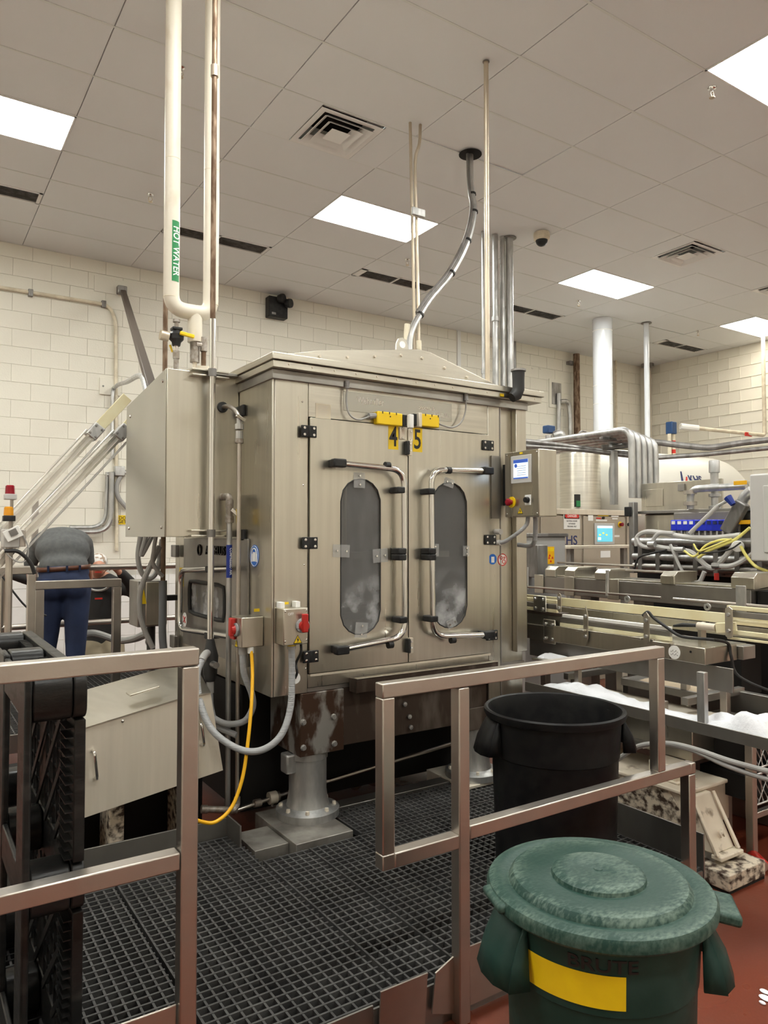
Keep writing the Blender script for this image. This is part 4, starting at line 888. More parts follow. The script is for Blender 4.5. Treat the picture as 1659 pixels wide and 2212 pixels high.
MB().lathe([(.012, 0), (.046, 0), (.046, .024), (.012, .024)], (xk, yh - .02, zt2 - .165), 20).build('flange', 'steel_brt', hw)
MB().cyl((xk, yh - .02, zt2 - .165), (xk, yh - .02, 2.475), .012, n=12).build('nipple', 'steel_brt', hw)
# ---------------------------------------------------------------- inclined can ramps
def ramp(p0, p1, y, label, off):
    a, c = aY(*p0, y), aY(*p1, y); d = (c - a).normalized(); up_ = Vector((-d.z, 0, d.x))
    a = a - d * .5
    t = thing('can_ramp', label, 'conveyor', a, 'inclined can ramps')
    for s_, m_, r_ in ((0, 'alu', .030), (-.062, 'clearrail', .008), (.045, 'alu', .008)):
        MB().bar(a + up_ * s_, c + up_ * s_, r_ * 2 if s_ == 0 else .02, r_ * 1.6).build('ramp_rail' if s_ == 0 else 'guide_strip', m_, t, .004)
    for s_ in (-.018, .018): MB().bar(a + up_ * s_ + Vector((0, -.035, 0)), c + up_ * s_ + Vector((0, -.035, 0)), .012, .014).build('side_rod', 'chrome', t)
    MB().bar(c - d * .03, c + d * .07, .09, .075).build('end_clamp', 'zinc', t, .006)
    b = MB()
    for k in (-.01, .05):
        for e in (-.022, .022): bolt(b, c + d * k + up_ * e + Vector((0, -.046, 0)), (0, -1, 0), .008, .008)
    b.build('clamp_bolts', 'zincd', t)
    e_ = aY(*off, y); MB().bar(c + d * .06, e_, .02, .07).build('ivory_strip', 'uhmw', t, .003)
    return t
ramp((0, 1155), (200, 938), 5.05, 'upper inclined can ramp running up to the cabinet', (275, 858))
ramp((45, 1165), (258, 940), 4.86, 'lower inclined can ramp running up to the cabinet', (290, 905))
sp = thing('ramp_support', 'flat steel upright holding the inclined ramps behind the grey shirt', 'support', (1.1, 7.9, 0))
q = aY(76, 1110, 7.9); MB().box(q.x - .03, q.x + .03, 7.88, 7.92, 0, aY(76, 1070, 7.9).z).build('upright', 'rail', sp, .003)
# ---------------------------------------------------------------- beacon box
bc = thing('beacon_box', 'grey control box with red and amber beacons at the left edge', 'signal light', (.6, 5.3, 1.3))
yq = 4.62; q0, q1 = aY(8, 1143, yq), aY(42, 1183, yq)
MB().box(q0.x, q1.x, yq, yq + .14, q1.z, q0.z).build('box', 'lgray', bc, .006); MB().box(q1.x + .001, q1.x + .035, yq + .02, yq + .13, q1.z + .005, q0.z - .002).build('side_cover', 'rail', bc, .003)
c = aY(28, 1153, yq - .02); m_ = MB().bar(c + Vector((-.04, 0, -.02)), c + Vector((.04, 0, .02)), .012, .065, (0, 0, 1)).build('white_module', 'whitepaper', bc, .003)
c = aY(29, 1150, yq - .03); MB().bar(c + Vector((-.018, 0, -.009)), c + Vector((.018, 0, .009)), .004, .035, (0, 0, 1)).build('module_display', 'zincd', bc)
for px_, yt_, yb2, m_ in ((24, 1047, 1066, 'redlens'), (21, 1094, 1113, 'amber')):
    a, c = aY(px_, yt_, yq), aY(px_, yb2, yq); s_ = a.z - c.z
    MB().lathe([(0, s_), (.018, s_), (.024, s_ * .9), (.026, s_ * .1), (.026, 0), (0, 0)], (c.x, yq + .05, c.z), 16).build('beacon_lens', m_, bc)
    MB().box(c.x - .03, c.x + .033, yq + .02, yq + .08, c.z - .033, c.z - .001).build('beacon_base', 'black' if m_ == 'amber' else 'lgray', bc, .004)
    MB().cyl((c.x + .01, yq + .05, c.z - .034), (c.x + .01, yq + .05, q0.z), .009, n=8).build('beacon_stem', 'rail', bc)
MB().tube(spline([aY(46, 1150, yq), aY(60, 1180, yq), aY(58, 1208, yq), aY(40, 1214, yq), aY(18, 1200, yq), aY(8, 1184, yq)], 6), .004, 6).build('loop_wire', 'graycable', bc)
MB().tube(spline([aY(10, 1190, yq), aY(40, 1192, yq), aY(65, 1215, yq), aY(75, 1240, yq)], 6), .011, 8).build('cable_drop', 'rubber', bc)
MB().cyl(((q0.x + q1.x) / 2, yq + .1, ZP2), ((q0.x + q1.x) / 2, yq + .1, q1.z), .02, n=10).build('stand', 'rail', bc)
wc = thing('hanging_cable', 'thin black cable sagging past the tiled wall at the left edge', 'cable', aY(0, 1240, 6.5))
MB().tube(spline([aY(-30, 1200, 6.5), aY(0, 1238, 6.5), aY(30, 1280, 6.5), aY(62, 1315, 6.5), aY(100, 1330, 6.5)], 5), .008, 6).build('cable', 'rubber', wc)
# ---------------------------------------------------------------- wall conduits and fittings, left
def W3(x, y, d=.03): return aY(x, y, YW - d)
cw = thing('wall_conduit', 'thin conduit run turning down the block wall at upper left', 'conduit', W3(0, 622), 'conduits on the block walls')
MB().tube(fillet([W3(-60, 611), W3(235, 659), W3(250, 690), W3(252, 1190)], .3, 8), .021, 10).build('conduit', 'creampipe', cw)
for x, y in ((66, 633), (224, 657)): q = W3(x, y, .03); MB().box(q.x - .025, q.x + .025, YW - .055, YW - .001, q.z - .04, q.z + .04).build('strap', 'zincd', cw, .004)
cw = thing('wall_conduit', 'bundle of conduits bending along the wall below the ramps', 'conduit', W3(180, 1145), 'conduits on the block walls')
MB().tube(fillet([W3(150, 1139, .05), W3(228, 1139, .05), W3(232, 1020, .05)], .25, 8), .022, 10).build('conduit', 'zinc', cw); MB().tube(fillet([W3(150, 1148, .09), W3(240, 1150, .09), W3(241, 1020, .09)], .3, 8), .03, 10).build('conduit', 'zinc', cw)
MB().tube(fillet([W3(230, 1026, .05), W3(275, 1020, .05)], .1), .03, 10).build('conduit_tee', 'zinc', cw)
MB().tube(spline([W3(262, 1025, .06), W3(252, 1050, .06), W3(256, 1075, .06), W3(275, 1098, .06)], 6), .028, 10).build('hose', 'graycable', cw)
q = W3(258, 1018, .06); MB().box(q.x - .06, q.x + .06, YW - .1, YW - .002, q.z - .06, q.z + .06).build('junction', 'zinc', cw, .01)
br = thing('strut_brace', 'dark angled strut from the wall down to the cabinet top', 'brace', aY(330, 795, 5.0))
a, c = W3(266, 630, .02), Vector((1.30, 4.50, 2.405)); MB().bar(a, c, .06, .06).build('strut', 'bronze', br, .004)
q = W3(244, 620, 0); MB().box(q.x - .22, q.x + .2, YW - .012, YW - .001, q.z - .09, q.z + .1).build('wall_plate', 'cmu', br, .002); b = MB()
MB().box(a.x - .08, a.x + .03, YW - .1, YW - .012, a.z - .05, a.z + .05).build('pivot', 'zincd', br, .01)
wp_ = thing('wall_plate', 'square white plate screwed to the wall behind the cabinet', 'wall plate', W3(237, 834, .01)); q = W3(237, 836, 0); MB().box(q.x - .12, q.x + .12, YW - .02, YW - .001, q.z - .1, q.z + .1).build('plate', 'cmu', wp_, .002)
b = MB()
for dx in (-.08, .08): bolt(b, (q.x + dx, YW - .02, q.z), (0, -1, 0), .012, .008)
b.build('plate_screws', 'zincd', wp_)
cw = thing('wall_conduit', 'conduit curving off the wall into the cabinet top', 'conduit', W3(250, 830), 'conduits on the block walls')
MB().tube(spline([W3(243, 990, .06), W3(243, 860, .06), W3(250, 835, .2), aY(275, 825, 7.5), aY(305, 812, 5.6), (1.25, 4.5, 2.43)], 6), .022, 10).build('conduit', 'zinc', cw)
# emergency light
q0, q1 = W3(573, 643, 0), W3(613, 694, 0); em = thing('emergency_light', 'black emergency light box high on the block wall', 'light fixture', q1)
MB().box(q0.x, q1.x, YW - .13, YW - .001, q1.z, q0.z).build('box', 'black', em, .01)
for dx, dz in ((.24, .20), (.13, .25)): MB().lathe([(0, 0), (.05, .0), (.065, .05), (.06, .08), (0, .075)], (q0.x + dx, YW - .16, q1.z + dz), 16, (.6, -1, -.1)).build('lamp_head', 'black', em)
MB().box(q0.x + .04, q0.x + .1, YW - .132, YW - .13, q1.z + .03, q1.z + .06).build('test_label', 'zincd', em)
# warning sign on wall
q = W3(271, 1121, 0); sg = thing('warning_sign', 'small yellow wall sign reading DO NOT GET WET half behind the cabinet', 'sign', q)
s_ = W3(251, 1113, 0); MB().box(s_.x, s_.x + .36, YW - .006, YW - .001, s_.z - .11, s_.z).build('plate', 'tape', sg)
text('DO NOT', .055, 'print_black', 'lettering', sg, (s_.x + .03, YW - .007, s_.z - .034), XA, ZA, .0004, 1.0, 'LEFT'); text('GET WET', .055, 'print_black', 'lettering', sg, (s_.x + .02, YW - .007, s_.z - .08), XA, ZA, .0004, 1.0, 'LEFT')
# ---------------------------------------------------------------- junction box and hanging hoses under the cabinet
YJ = 4.95
q0, q1 = aY(298, 1255, YJ), aY(352, 1352, YJ); JQ = q1
jb = thing('junction_box', 'stainless junction box with a yellow warning label below the hanging hoses', 'electrical box', q1)
MB().box(q0.x, q1.x + .02, YJ, YJ + .22, q1.z, q0.z).build('box', 'steel_dk', jb, .006)
MB().box(q0.x + .05, q1.x + .024, YJ - .012, YJ - .001, q1.z + .01, q0.z - .01).build('lid', 'steel', jb, .004)
c = aY(310, 1285, YJ - .013); MB().add([(c.x - .03, YJ - .014, c.z - .06), (c.x + .02, YJ - .014, c.z - .06), (c.x - .005, YJ - .014, c.z + .07)], [(0, 1, 2)]).build('warning_label', 'tape', jb)
MB().cyl((q1.x - .05, YJ + .1, q1.z), (q1.x - .05, YJ + .1, q1.z - .3), .028, n=12).build('conduit_drop', 'rubber', jb)
MB().cyl((q1.x - .05, YJ + .1, q1.z - .3), (q1.x - .05, YJ + .1, .0), .02, n=10).build('stand_pipe', 'zincd', jb)
for n, (pts, r_) in enumerate([([(305, 1150), (298, 1200), (305, 1235), (322, 1250), (340, 1230), (350, 1165)], .016), ([(318, 1150), (305, 1200), (325, 1165), (332, 1150)], .015), ([(345, 1180), (328, 1215), (305, 1270), (302, 1320), (312, 1360), (330, 1400)], .017), ([(338, 1150), (332, 1190), (330, 1215), (342, 1235), (352, 1245)], .013)]):
    t = thing('hanging_hose', ['grey hose looping widely under the cabinet', 'grey hose folded in a tight loop under the cabinet', 'long grey hose crossing in front of the junction box', 'thin grey hose dropping behind the junction box'][n], 'hose', aY(*pts[0], 4.75 - n * .02), 'grey hoses under the cabinet')
    MB().tube(spline([aY(x, y, 4.72 - n * .035) for x, y in pts], 8), r_, 10).build('hose', 'graycable', t)
# pipe rail held by the worker behind
pr = thing('pipe_rail', 'horizontal pipe handrail gripped by the worker in the hair net', 'railing', aY(210, 1226, 6.95))
a, c = aY(-10, 1228, 6.95), aY(400, 1219, 6.95); c.z = a.z = aY(230, 1225, 6.95).z
MB().cyl(a, c, .028, n=12).build('top_pipe', 'rail', pr); z2 = aY(240, 1342, 6.95).z; MB().cyl((a.x, 6.95, z2), (c.x, 6.95, z2), .025, n=12).build('lower_pipe', 'rail', pr)
for x in (a.x + .05, c.x - .05): MB().cyl((x, 6.95, 0), (x, 6.95, a.z), .025, n=10).build('post', 'rail', pr)
t = thing('hanging_hose', 'grey hose curving behind the square-tube frame', 'hose', aY(200, 1380, 6.7), 'grey hoses under the cabinet')
MB().tube(spline([aY(170, 1372, 6.7), aY(205, 1368, 6.7), aY(255, 1383, 6.7), aY(290, 1380, 6.2), aY(322, 1368, 5.4), (JQ.x - .05, YJ + .13, JQ.z - .12)], 6), .03, 10).build('hose', 'graycable', t)
# ---------------------------------------------------------------- chute cover
ch = thing('discharge_chute', 'bright stainless sloping conveyor cover with bar handles left of the machine', 'conveyor cover', (.9, 3.3, .4))
YC0, YC1 = 3.50, 4.10
pts = [aY(*p, YC0) for p in ((120, 1592), (385, 1510), (455, 1497), (482, 1664), (185, 1766), (120, 1785))]
poly = [(p.x, p.z) for p in pts]
MB().prism([poly[0], poly[1], poly[2], poly[3], poly[4], poly[5]], 'xz', YC0, YC0 + .008).build('side_cover', 'steel_brt', ch, .001)
tp = [poly[0], poly[1], poly[2]]
vs_ = []
for (x, z) in tp: vs_ += [(x, YC0 - .004, z + .002), (x + .12, YC1, z + .05)]
MB().add(vs_ + [(a, b, c - .006) for a, b, c in vs_], [(0, 1, 3, 2), (2, 3, 5, 4), (6, 8, 9, 7), (8, 10, 11, 9), (0, 2, 8, 6), (2, 4, 10, 8), (1, 7, 9, 3), (3, 9, 11, 5), (0, 6, 7, 1), (4, 5, 11, 10)]).build('top_cover', 'steelh', ch)
MB().prism([poly[0], poly[1], poly[2], poly[3], poly[5]], 'xz', YC1, YC1 + .008).build('far_cover', 'steel_dk', ch)
p2, p3 = poly[2], poly[3]; MB().add([(p2[0], YC0 + .009, p2[1]), (p3[0], YC0 + .009, p3[1]), (p3[0] + .05, YC1, p3[1]), (p2[0] + .1, YC1, p2[1] + .04)], [(0, 1, 2, 3)]).build('end_cover', 'steel_brt', ch)
for px_, ya0, ya1, lab in ((200, 1620, 1680, ''), (429, 1560, 1608, '')):
    a, c = aY(px_, ya0, YC0), aY(px_ + 6, ya1, YC0)
    MB().tube(fillet([a, a + Vector((0, -.04, 0)), c + Vector((0, -.04, 0)), c], .02), .007, 10).build('bar_handle', 'chrome', ch)
b = MB()
for p in ((265, 1558), (405, 1520)): b.ell(aY(*p, YC0), (.008, .006, .008), 10, 6)
b.build('cover_bolts', 'chrome', ch)
q = aY(300, 1520, 3.7); MB().bar((.92, 3.62, .86), (1.06, 3.62, .888), .08, .008, (0, 0, 1)).build('top_flap', 'steelh', ch, .002)
for x in (.62, .86, 1.2): MB().box(x, x + .07, 3.7, 3.9, 0, .52).build('support_leg', 'chip', ch, .005)
MB().box(.0, 1.40, 3.92, 4.05, .0, .50).build('chute_shade_box', 'dark', ch, .01)  # dark box added as the shade beneath the chute
# ---------------------------------------------------------------- upright plastic pallet
pt = thing('plastic_pallet', 'black plastic pallet standing on edge behind the left rail', 'pallet', (.35, 2.05, ZP))
PX0, PX1, PY0, PY1, PZ0, PZ1 = .268, .418, 2.05, 3.06, ZP, 1.258
def rbox(y0, y1, z0, z1, rad):
    pts = []
    for cy_, cz_, a0_ in ((y1 - rad, z1 - rad, 0), (y0 + rad, z1 - rad, 90), (y0 + rad, z0 + rad, 180), (y1 - rad, z0 + rad, 270)):
        for k in range(5): a = math.radians(a0_ + k * 22.5); pts.append((cy_ + rad * math.cos(a), cz_ + rad * math.sin(a)))
    return pts
nb = 3; bz = [PZ0, (PZ0 + PZ1) / 2 - .06, PZ1 - .12]; byy = [PY0, (PY0 + PY1) / 2 - .06, PY1 - .12]
for i, z in enumerate(bz):
    for j, y in enumerate(byy):
        MB().prism(rbox(y, y + .12, z, z + .125, .035), 'yz', PX0 + .02, PX1 - .036).build('block', 'pallet', pt, .004)
# deck frame (right) with ribs, runners (left)
for z in bz: MB().prism(rbox(PY0, PY1, z, z + .125, .035), 'yz', PX1 - .033, PX1).build('deck_board', 'pallet', pt, .004)
for y in byy: MB().box(PX1 - .030, PX1 - .002, y + .005, y + .115, PZ0 + .126, bz[1] - .001).box(PX1 - .030, PX1 - .002, y + .005, y + .115, bz[1] + .126, bz[2] - .001).build('deck_stringer', 'pallet', pt, .003)
for y in byy: MB().box(PX0, PX0 + .019, y, y + .12, PZ0, PZ1).build('runner', 'pallet', pt, .006)
for z in bz: MB().box(PX0 + .002, PX0 + .017, PY0 + .121, byy[1] - .001, z + .01, z + .11).box(PX0 + .002, PX0 + .017, byy[1] + .121, byy[2] - .001, z + .01, z + .11).build('runner_cross', 'pallet', pt, .004)
# rib teeth along the near deck edge
for za, zb2 in ((PZ0 + .126, bz[1] - .001), (bz[1] + .126, bz[2] - .001)):
    n_ = int((zb2 - za) / .024)
    for k in range(n_): MB().box(PX1 - .05, PX1 - .031, PY0 + .012, PY0 + .10, za + k * .024 + .008, za + k * .024 + .011).build('rib', 'pallet', pt)
    for k in range(-3, 6):   # diagonal lattice ribs of the deck
        p0 = Vector((PX1 - .04, PY0 + .12 + k * .16, zb2)); p1 = Vector((PX1 - .04, PY0 + .12 + k * .16 + .42, za)); 
        t0 = max(0, (PY0 + .12 - p0.y) / .42); t1 = min(1, (PY1 - .05 - p0.y) / .42)
        if t1 > t0 + .1: MB().bar(p0.lerp(p1, t0), p0.lerp(p1, t1), .02, .006, (1, 0, 0)).build('lattice_rib', 'pallet', pt)
    for k in range(14): y = PY0 + .14 + k * .06; MB().box(PX1 - .03, PX1 - .008, y, y + .006, za, zb2).build('lattice_rib', 'pallet', pt)
    for k in range(5): z = za + .05 + k * .06; MB().box(PX1 - .027, PX1 - .012, PY0 + .12, PY1 - .03, z, z + .006).build('lattice_rib', 'pallet', pt)
for ya0, ya1 in ((PY0 + .125, byy[1] - .005), (byy[1] + .125, byy[2] - .005)):   # grille slots on the top edge
    n_ = int((ya1 - ya0) / .022)
    for k in range(n_): MB().box(PX1 - .06, PX1 - .034, ya0 + k * .022, ya0 + k * .022 + .006, PZ1 - .05, PZ1 - .012).build('rib', 'pallet', pt)
# ================================================================== PIPES FROM THE CEILING
def drop(name, label, x, y, z0, r, m, hole=0, coup=()):
    p = aZ(x, y, CEIL); t = thing(name, label, 'pipe', (p.x, p.y, z0), 'pipes dropping from the ceiling')
    MB().cyl((p.x, p.y, z0), (p.x, p.y, CEIL), r, n=12).build('pipe', m, t)
    if hole: MB().lathe([(0, -.004), (hole, -.004), (hole, .001), (0, .001)], (p.x, p.y, CEIL - .004), 20).build('ceiling_collar', 'zincd', t)
    for z in coup: MB().cyl((p.x, p.y, z - .025), (p.x, p.y, z + .025), r * 1.35, n=12).build('coupling', 'zinc', t)
    return t, p
drop('ceiling_conduit', 'tall tan conduit from the ceiling to the machine roof', 1050, 132, 2.525, .017, 'brasspipe', .024)
drop('ceiling_conduit', 'thin bright conduit left of the tan conduit, part of the far cluster', 1043, 500, 2.0, .018, 'zinc', 0, (3.4,))
drop('ceiling_conduit', 'grey conduit just right of the tan conduit, part of the far cluster', 1069, 508, 2.0, .034, 'zinc', 0, (4.0,))
drop('ceiling_conduit', 'grey conduit third in the far cluster', 1085, 512, 2.0, .03, 'zinc')
drop('ceiling_conduit', 'thickest grey conduit of the far cluster with a rusty collar', 1100, 514, 2.0, .042, 'zinc', .08)
# twin tubes with a clamp, landing behind the gable
t = thing('twin_tubes', 'pair of thin vertical tubes clamped together above the machine roof', 'pipe', (3.4, 4.75, 2.6))
a, c = aZ(886, 265, CEIL), aZ(908, 270, CEIL); a2, c2 = aF(897, 800, 5.75), aF(905, 800, 5.75)
pa = [a, a.lerp(a2, .5), a2]; MB().tube(pa, .0125, 10).build('tube', 'brasspipe', t)
k1 = aF(897, 350, 5.85); k0 = aF(906, 310, 5.87)
MB().tube(spline([c, k0, k1, aF(899, 460, 5.82), aF(903, 640, 5.78), c2], 6), .0125, 10).build('tube', 'brasspipe', t)
q = aF(900, 461, 5.80); MB().box(q.x - .06, q.x + .06, q.y - .035, q.y - .012, q.z - .03, q.z + .03).build('tube_clamp', 'zinc', t, .003)
q = aF(905, 750, 5.7); MB().cyl(q + Vector((0, 0, -.06)), q + Vector((0, 0, .05)), .02, n=10).build('union', 'creampipe', t)
# flexible conduit bundle through a ceiling hole
t = thing('flex_conduit_bundle', 'taped bundle of flexible conduit curving from a ceiling hole to the roof', 'conduit', aZ(1015, 332, CEIL))
P = [aZ(1016, 333, CEIL), aF(1017, 380, 6.35), aF(1020, 420, 6.3), aF(1024, 458, 6.25), aF(1010, 520, 6.15), aF(975, 590, 6.0), aF(930, 645, 5.85), aF(907, 680, 5.75), aF(890, 712, 5.68), aF(884, 745, 5.64), aF(886, 790, 5.6)]
MB().tube(spline(P, 6), .026, 10).build('hose', 'zinc', t); MB().tube(spline([p + Vector((-.03, 0, .012)) for p in P[:-3]], 6), .014, 8).build('hose', 'zincd', t)
MB().lathe([(0, -.003), (.10, -.003), (.10, .002), (0, .002)], P[0] - Vector((0, 0, .004)), 20).build('ceiling_hole', 'dark', t)
for k in (2, 3, 4, 5, 7): d = (P[k + 1] - P[k - 1]).normalized(); MB().cyl(P[k] - d * .008, P[k] + d * .008, .034, n=10).build('cable_tie', 'print_black', t)
MB().tube(spline([aF(880, 700, 5.66), aF(878, 730, 5.66), aF(880, 790, 5.66)], 5), .022, 10).build('ribbed_hose', 'paper', t)
# ---------------------------------------------------------------- far ducts and wall pipes on the right
p = aZ(1301, 690, CEIL); t = thing('white_duct', 'wide glossy white vertical duct rising to the ceiling at right', 'duct', (p.x, p.y, 2.4))
MB().cyl((p.x, p.y, 2.4), (p.x, p.y, CEIL), .147, n=32).build('duct', 'pvcwhite', t)
for y_ in (712, 832, 872): z = aF(1301, y_, 11.2).z; MB().cyl((p.x, p.y, z - .006), (p.x, p.y, z + .006), .150, n=32).build('joint_band', 'white', t)
drop('white_pole', 'slender white pipe right of the wide white duct', 1396, 698, 2.2, .042, 'pvcwhite', .08)
pc = aZ(1648, 712, CEIL); t = thing('cream_pipe', 'cream pipe dropping at the right edge and running left to a blue valve', 'pipe', pc)
zc_ = aF(1650, 940, 11.8).z; pl_ = aF(1470, 921, 11.6); MB().tube(fillet([pc, (pc.x, pc.y, zc_), pl_], .05), .03, 10).build('pipe', 'creampipe', t)
MB().cyl(pl_ + Vector((.25, -.14, -.03)), pl_, .05, n=10).build('wrapped_end', 'whitepaper', t)
q = aF(1612, 939, 11.8); MB().box(q.x - .08, q.x + .08, q.y - .05, q.y - .02, q.z - .03, q.z + .03).build('flow_label', 'redprint', t)
q = aF(1450, 924, 11.5); MB().box(q.x - .06, q.x + .06, q.y - .06, q.y + .06, q.z - .1, q.z + .09).build('valve', 'navyblue', t, .01)
for dx in (-.05, .05): MB().cyl((q.x + dx, q.y, q.z - .1), (q.x + dx, q.y, 2.6), .03, n=10).build('valve_leg', 'creampipe', t)
for i in range(4): MB().cyl((q.x + .05, q.y, q.z - .2 - i * .14), (q.x + .05, q.y, q.z - .26 - i * .14), .033, n=10).build('red_band', 'redprint', t)
def wallpipe(label, pts, r, m, d=.06, par=None):
    t = thing('wall_pipe', label, 'pipe', W3(*pts[0], d), 'pipes on the block walls')
    MB().tube(fillet([W3(x, y, d) for x, y in pts], .15, 6), r, 10).build('pipe', m, t); return t
t = wallpipe('brown wall pipe beside the wall box with a bracket', [(1245, 765), (1247, 950)], .06, 'rustpipe', .12)
q = W3(1238, 785, .06); MB().box(q.x - .12, q.x + .04, YW - .1, YW - .002, q.z - .03, q.z + .03).build('bracket', 'zincd', t, .004)
wallpipe('thin wall pipe right of the white duct', [(1330, 777), (1332, 950)], .022, 'creampipe')
wallpipe('grey wall conduit with a hooked top beside the wall box', [(1207, 850), (1207, 960)], .04, 'zinc')
wallpipe('second hooked conduit beside the wall box', [(1210, 867), (1228, 866), (1232, 900), (1232, 955)], .04, 'zinc', .1)
wallpipe('dark thin pipe on the far wall above the black boot', [(1111, 738), (1112, 830)], .03, 'zincd')
t = thing('wall_pipe', 'tan pipe with a flange in the far corner of the walls', 'pipe', (12.0, 9.0, 2), 'pipes on the block walls')
MB().cyl((12.06, 9.02, 1.8), (12.06, 9.02, CEIL), .05, n=12).build('pipe', 'brasspipe', t); MB().cyl((12.06, 9.02, CEIL - .06), (12.06, 9.02, CEIL - .001), .12, n=14).build('flange', 'zincd', t)
q0, q1 = W3(1190, 826, 0), W3(1212, 876, 0); t = thing('wall_box', 'recessed wall box with a pipe stub on the far wall', 'wall box', q1)
MB().box(q0.x - .06, q1.x + .06, YW - .02, YW - .001, q1.z - .06, q0.z + .06).build('frame', 'cmu', t, .003); MB().box(q0.x, q1.x - .02, YW - .03, YW - .021, q1.z, q0.z).build('recess', 'zincd', t, .002)
b = MB(); q = W3(1150, 795, .003); MB().ell(q, (.03, .004, .02), 10, 6).build('old_anchor_patch', 'mortar', None)
o = bpy.data.objects['old_anchor_patch']; tag(o, 'left of two small anchor scars on the far wall', 'wall mark', 'anchor scars on the wall'); q = W3(1167, 796, .003); o2 = o.copy(); COL.objects.link(o2); o2.location = q - W3(1150, 795, .003); o2['label'] = 'right of two small anchor scars on the far wall'
# ================================================================== RIGHT: OUTFEED CONVEYOR
XC = 3.42
oc = thing('outfeed_conveyor', 'stainless outfeed conveyor with ivory guide rails running toward the right edge', 'conveyor', (3.6, 2.8, 0))
def XP(x, y, X=XC): return aX(x, y, X)
zt = XP(1300, 1372).z; ya0, ya1 = XP(1102, 1300).y, XP(1212, 1300).y
z1 = XP(1102, 1318).z; z0 = XP(1102, 1372).z
MB().box(XC, XC + .012, ya1, ya0 + .12, z0, z1).build('side_plate', 'steel', oc, .002)
MB().box(XC - .02, XC + .05, ya1 - .02, ya0 + .1, z1, z1 + .02).build('wear_strip', 'rust', oc, .002)
yb0, yb1 = XP(1208, 1370).y, 2.205
z3, z2 = XP(1380, 1388).z, XP(1380, 1345).z - .06; zt2, zb2 = 1.062, .965
MB().box(XC - .05, XC - .035, yb1 + .3, yb0, zb2, zt2).build('side_plate', 'steel', oc, .002)
MB().box(XC - .034, XC + .32, yb1, yb0 + .3, zt2 - .03, zt2 - .012).build('conveyor_bed', 'steel', oc, .002)
# end cover box
MB().box(XC - .06, aY(1590, 1400, 2.20).x, yb1 - .01, yb1 + .30, .972, 1.056).build('drive_cover', 'steel', oc, .004)
MB().box(aY(1592, 1400, 2.20).x, aY(1618, 1400, 2.2).x, yb1 - .04, yb1 + .2, .975, 1.045).build('end_bracket', 'steel_dk', oc, .003)
xs = XC - .061; q = XP(1457, 1409, xs); o = MB().lathe([(0, 0), (.035, 0), (.035, .002), (0, .002)], (xs, q.y, q.z), 24, (-1, 0, 0)).build('round_tag', 'whitepaper', oc)
sc_ = MB()
for i, z in enumerate((.004, -.012)):
    for k in range(5): sc_.bar((xs - .003, q.y + .02 - k * .009, q.z + z), (xs - .003, q.y + .015 - k * .009, q.z + z + .008 * (1 if k % 2 else -.3)), .001, .0025, (1, 0, 0))
sc_.build('tag_scribble', 'print_black', o)
q = XP(1492, 1408, xs); MB().lathe([(0, 0), (.006, 0), (.006, .002), (0, .002)], (xs, q.y, q.z), 10, (-1, 0, 0)).build('bolt_hole', 'print_black', oc)
# guide rails
def grail(p0, p1, X, hgt, w_, m, nm): a, c = aX(*p0, X), aX(*p1, X); z = (a.z + c.z) / 2; MB().box(X - w_ / 2, X + w_ / 2, c.y, a.y, z - hgt / 2, z + hgt / 2).build(nm, m, oc, .003)
XB = 3.66
grail((1095, 1283), (1659, 1352), XB, .055, .012, 'uhmw', 'guide_rail')
MB().box(XB + .008, XB + .02, 1.75, 4.0, aX(1400, 1330, XB).z - .06, aX(1400, 1330, XB).z - .005).build('guide_backing', 'steel', oc)
for dz, hh, m_ in ((0, .022, 'uhmw'), (-.03, .03, 'steel_dk'), (-.06, .022, 'uhmw')):
    a = XP(1096, 1288); z = a.z + dz - .004; MB().box(XC - .012, XC + .008, XP(1205, 1300).y, a.y, z - hh / 2, z + hh / 2).build('guide_rail', m_, oc, .003)
for dz, hh, m_ in ((0, .02, 'whitepaper'), (-.027, .028, 'steel_dk'), (-.055, .024, 'uhmw'), (-.085, .02, 'steel_dk')):
    z = XP(1330, 1345).z + dz + .004; MB().box(XC - .012, XC + .010, XP(1450, 1350).y, XP(1212, 1330).y, z - hh / 2, z + hh / 2).build('guide_rail', m_, oc, .003)
for dz, hh, m_ in ((.06, .022, 'uhmw'), (.03, .03, 'steel_dk'), (0, .012, 'uhmw'), (-.06, .022, 'uhmw'), (-.09, .012, 'uhmw')):
    z = 1.20 + dz; MB().box(XB - .22, XB - .20, 1.6, XP(1570, 1350, XB - .22).y, z - hh / 2, z + hh / 2).build('guide_rail', m_, oc, .003)
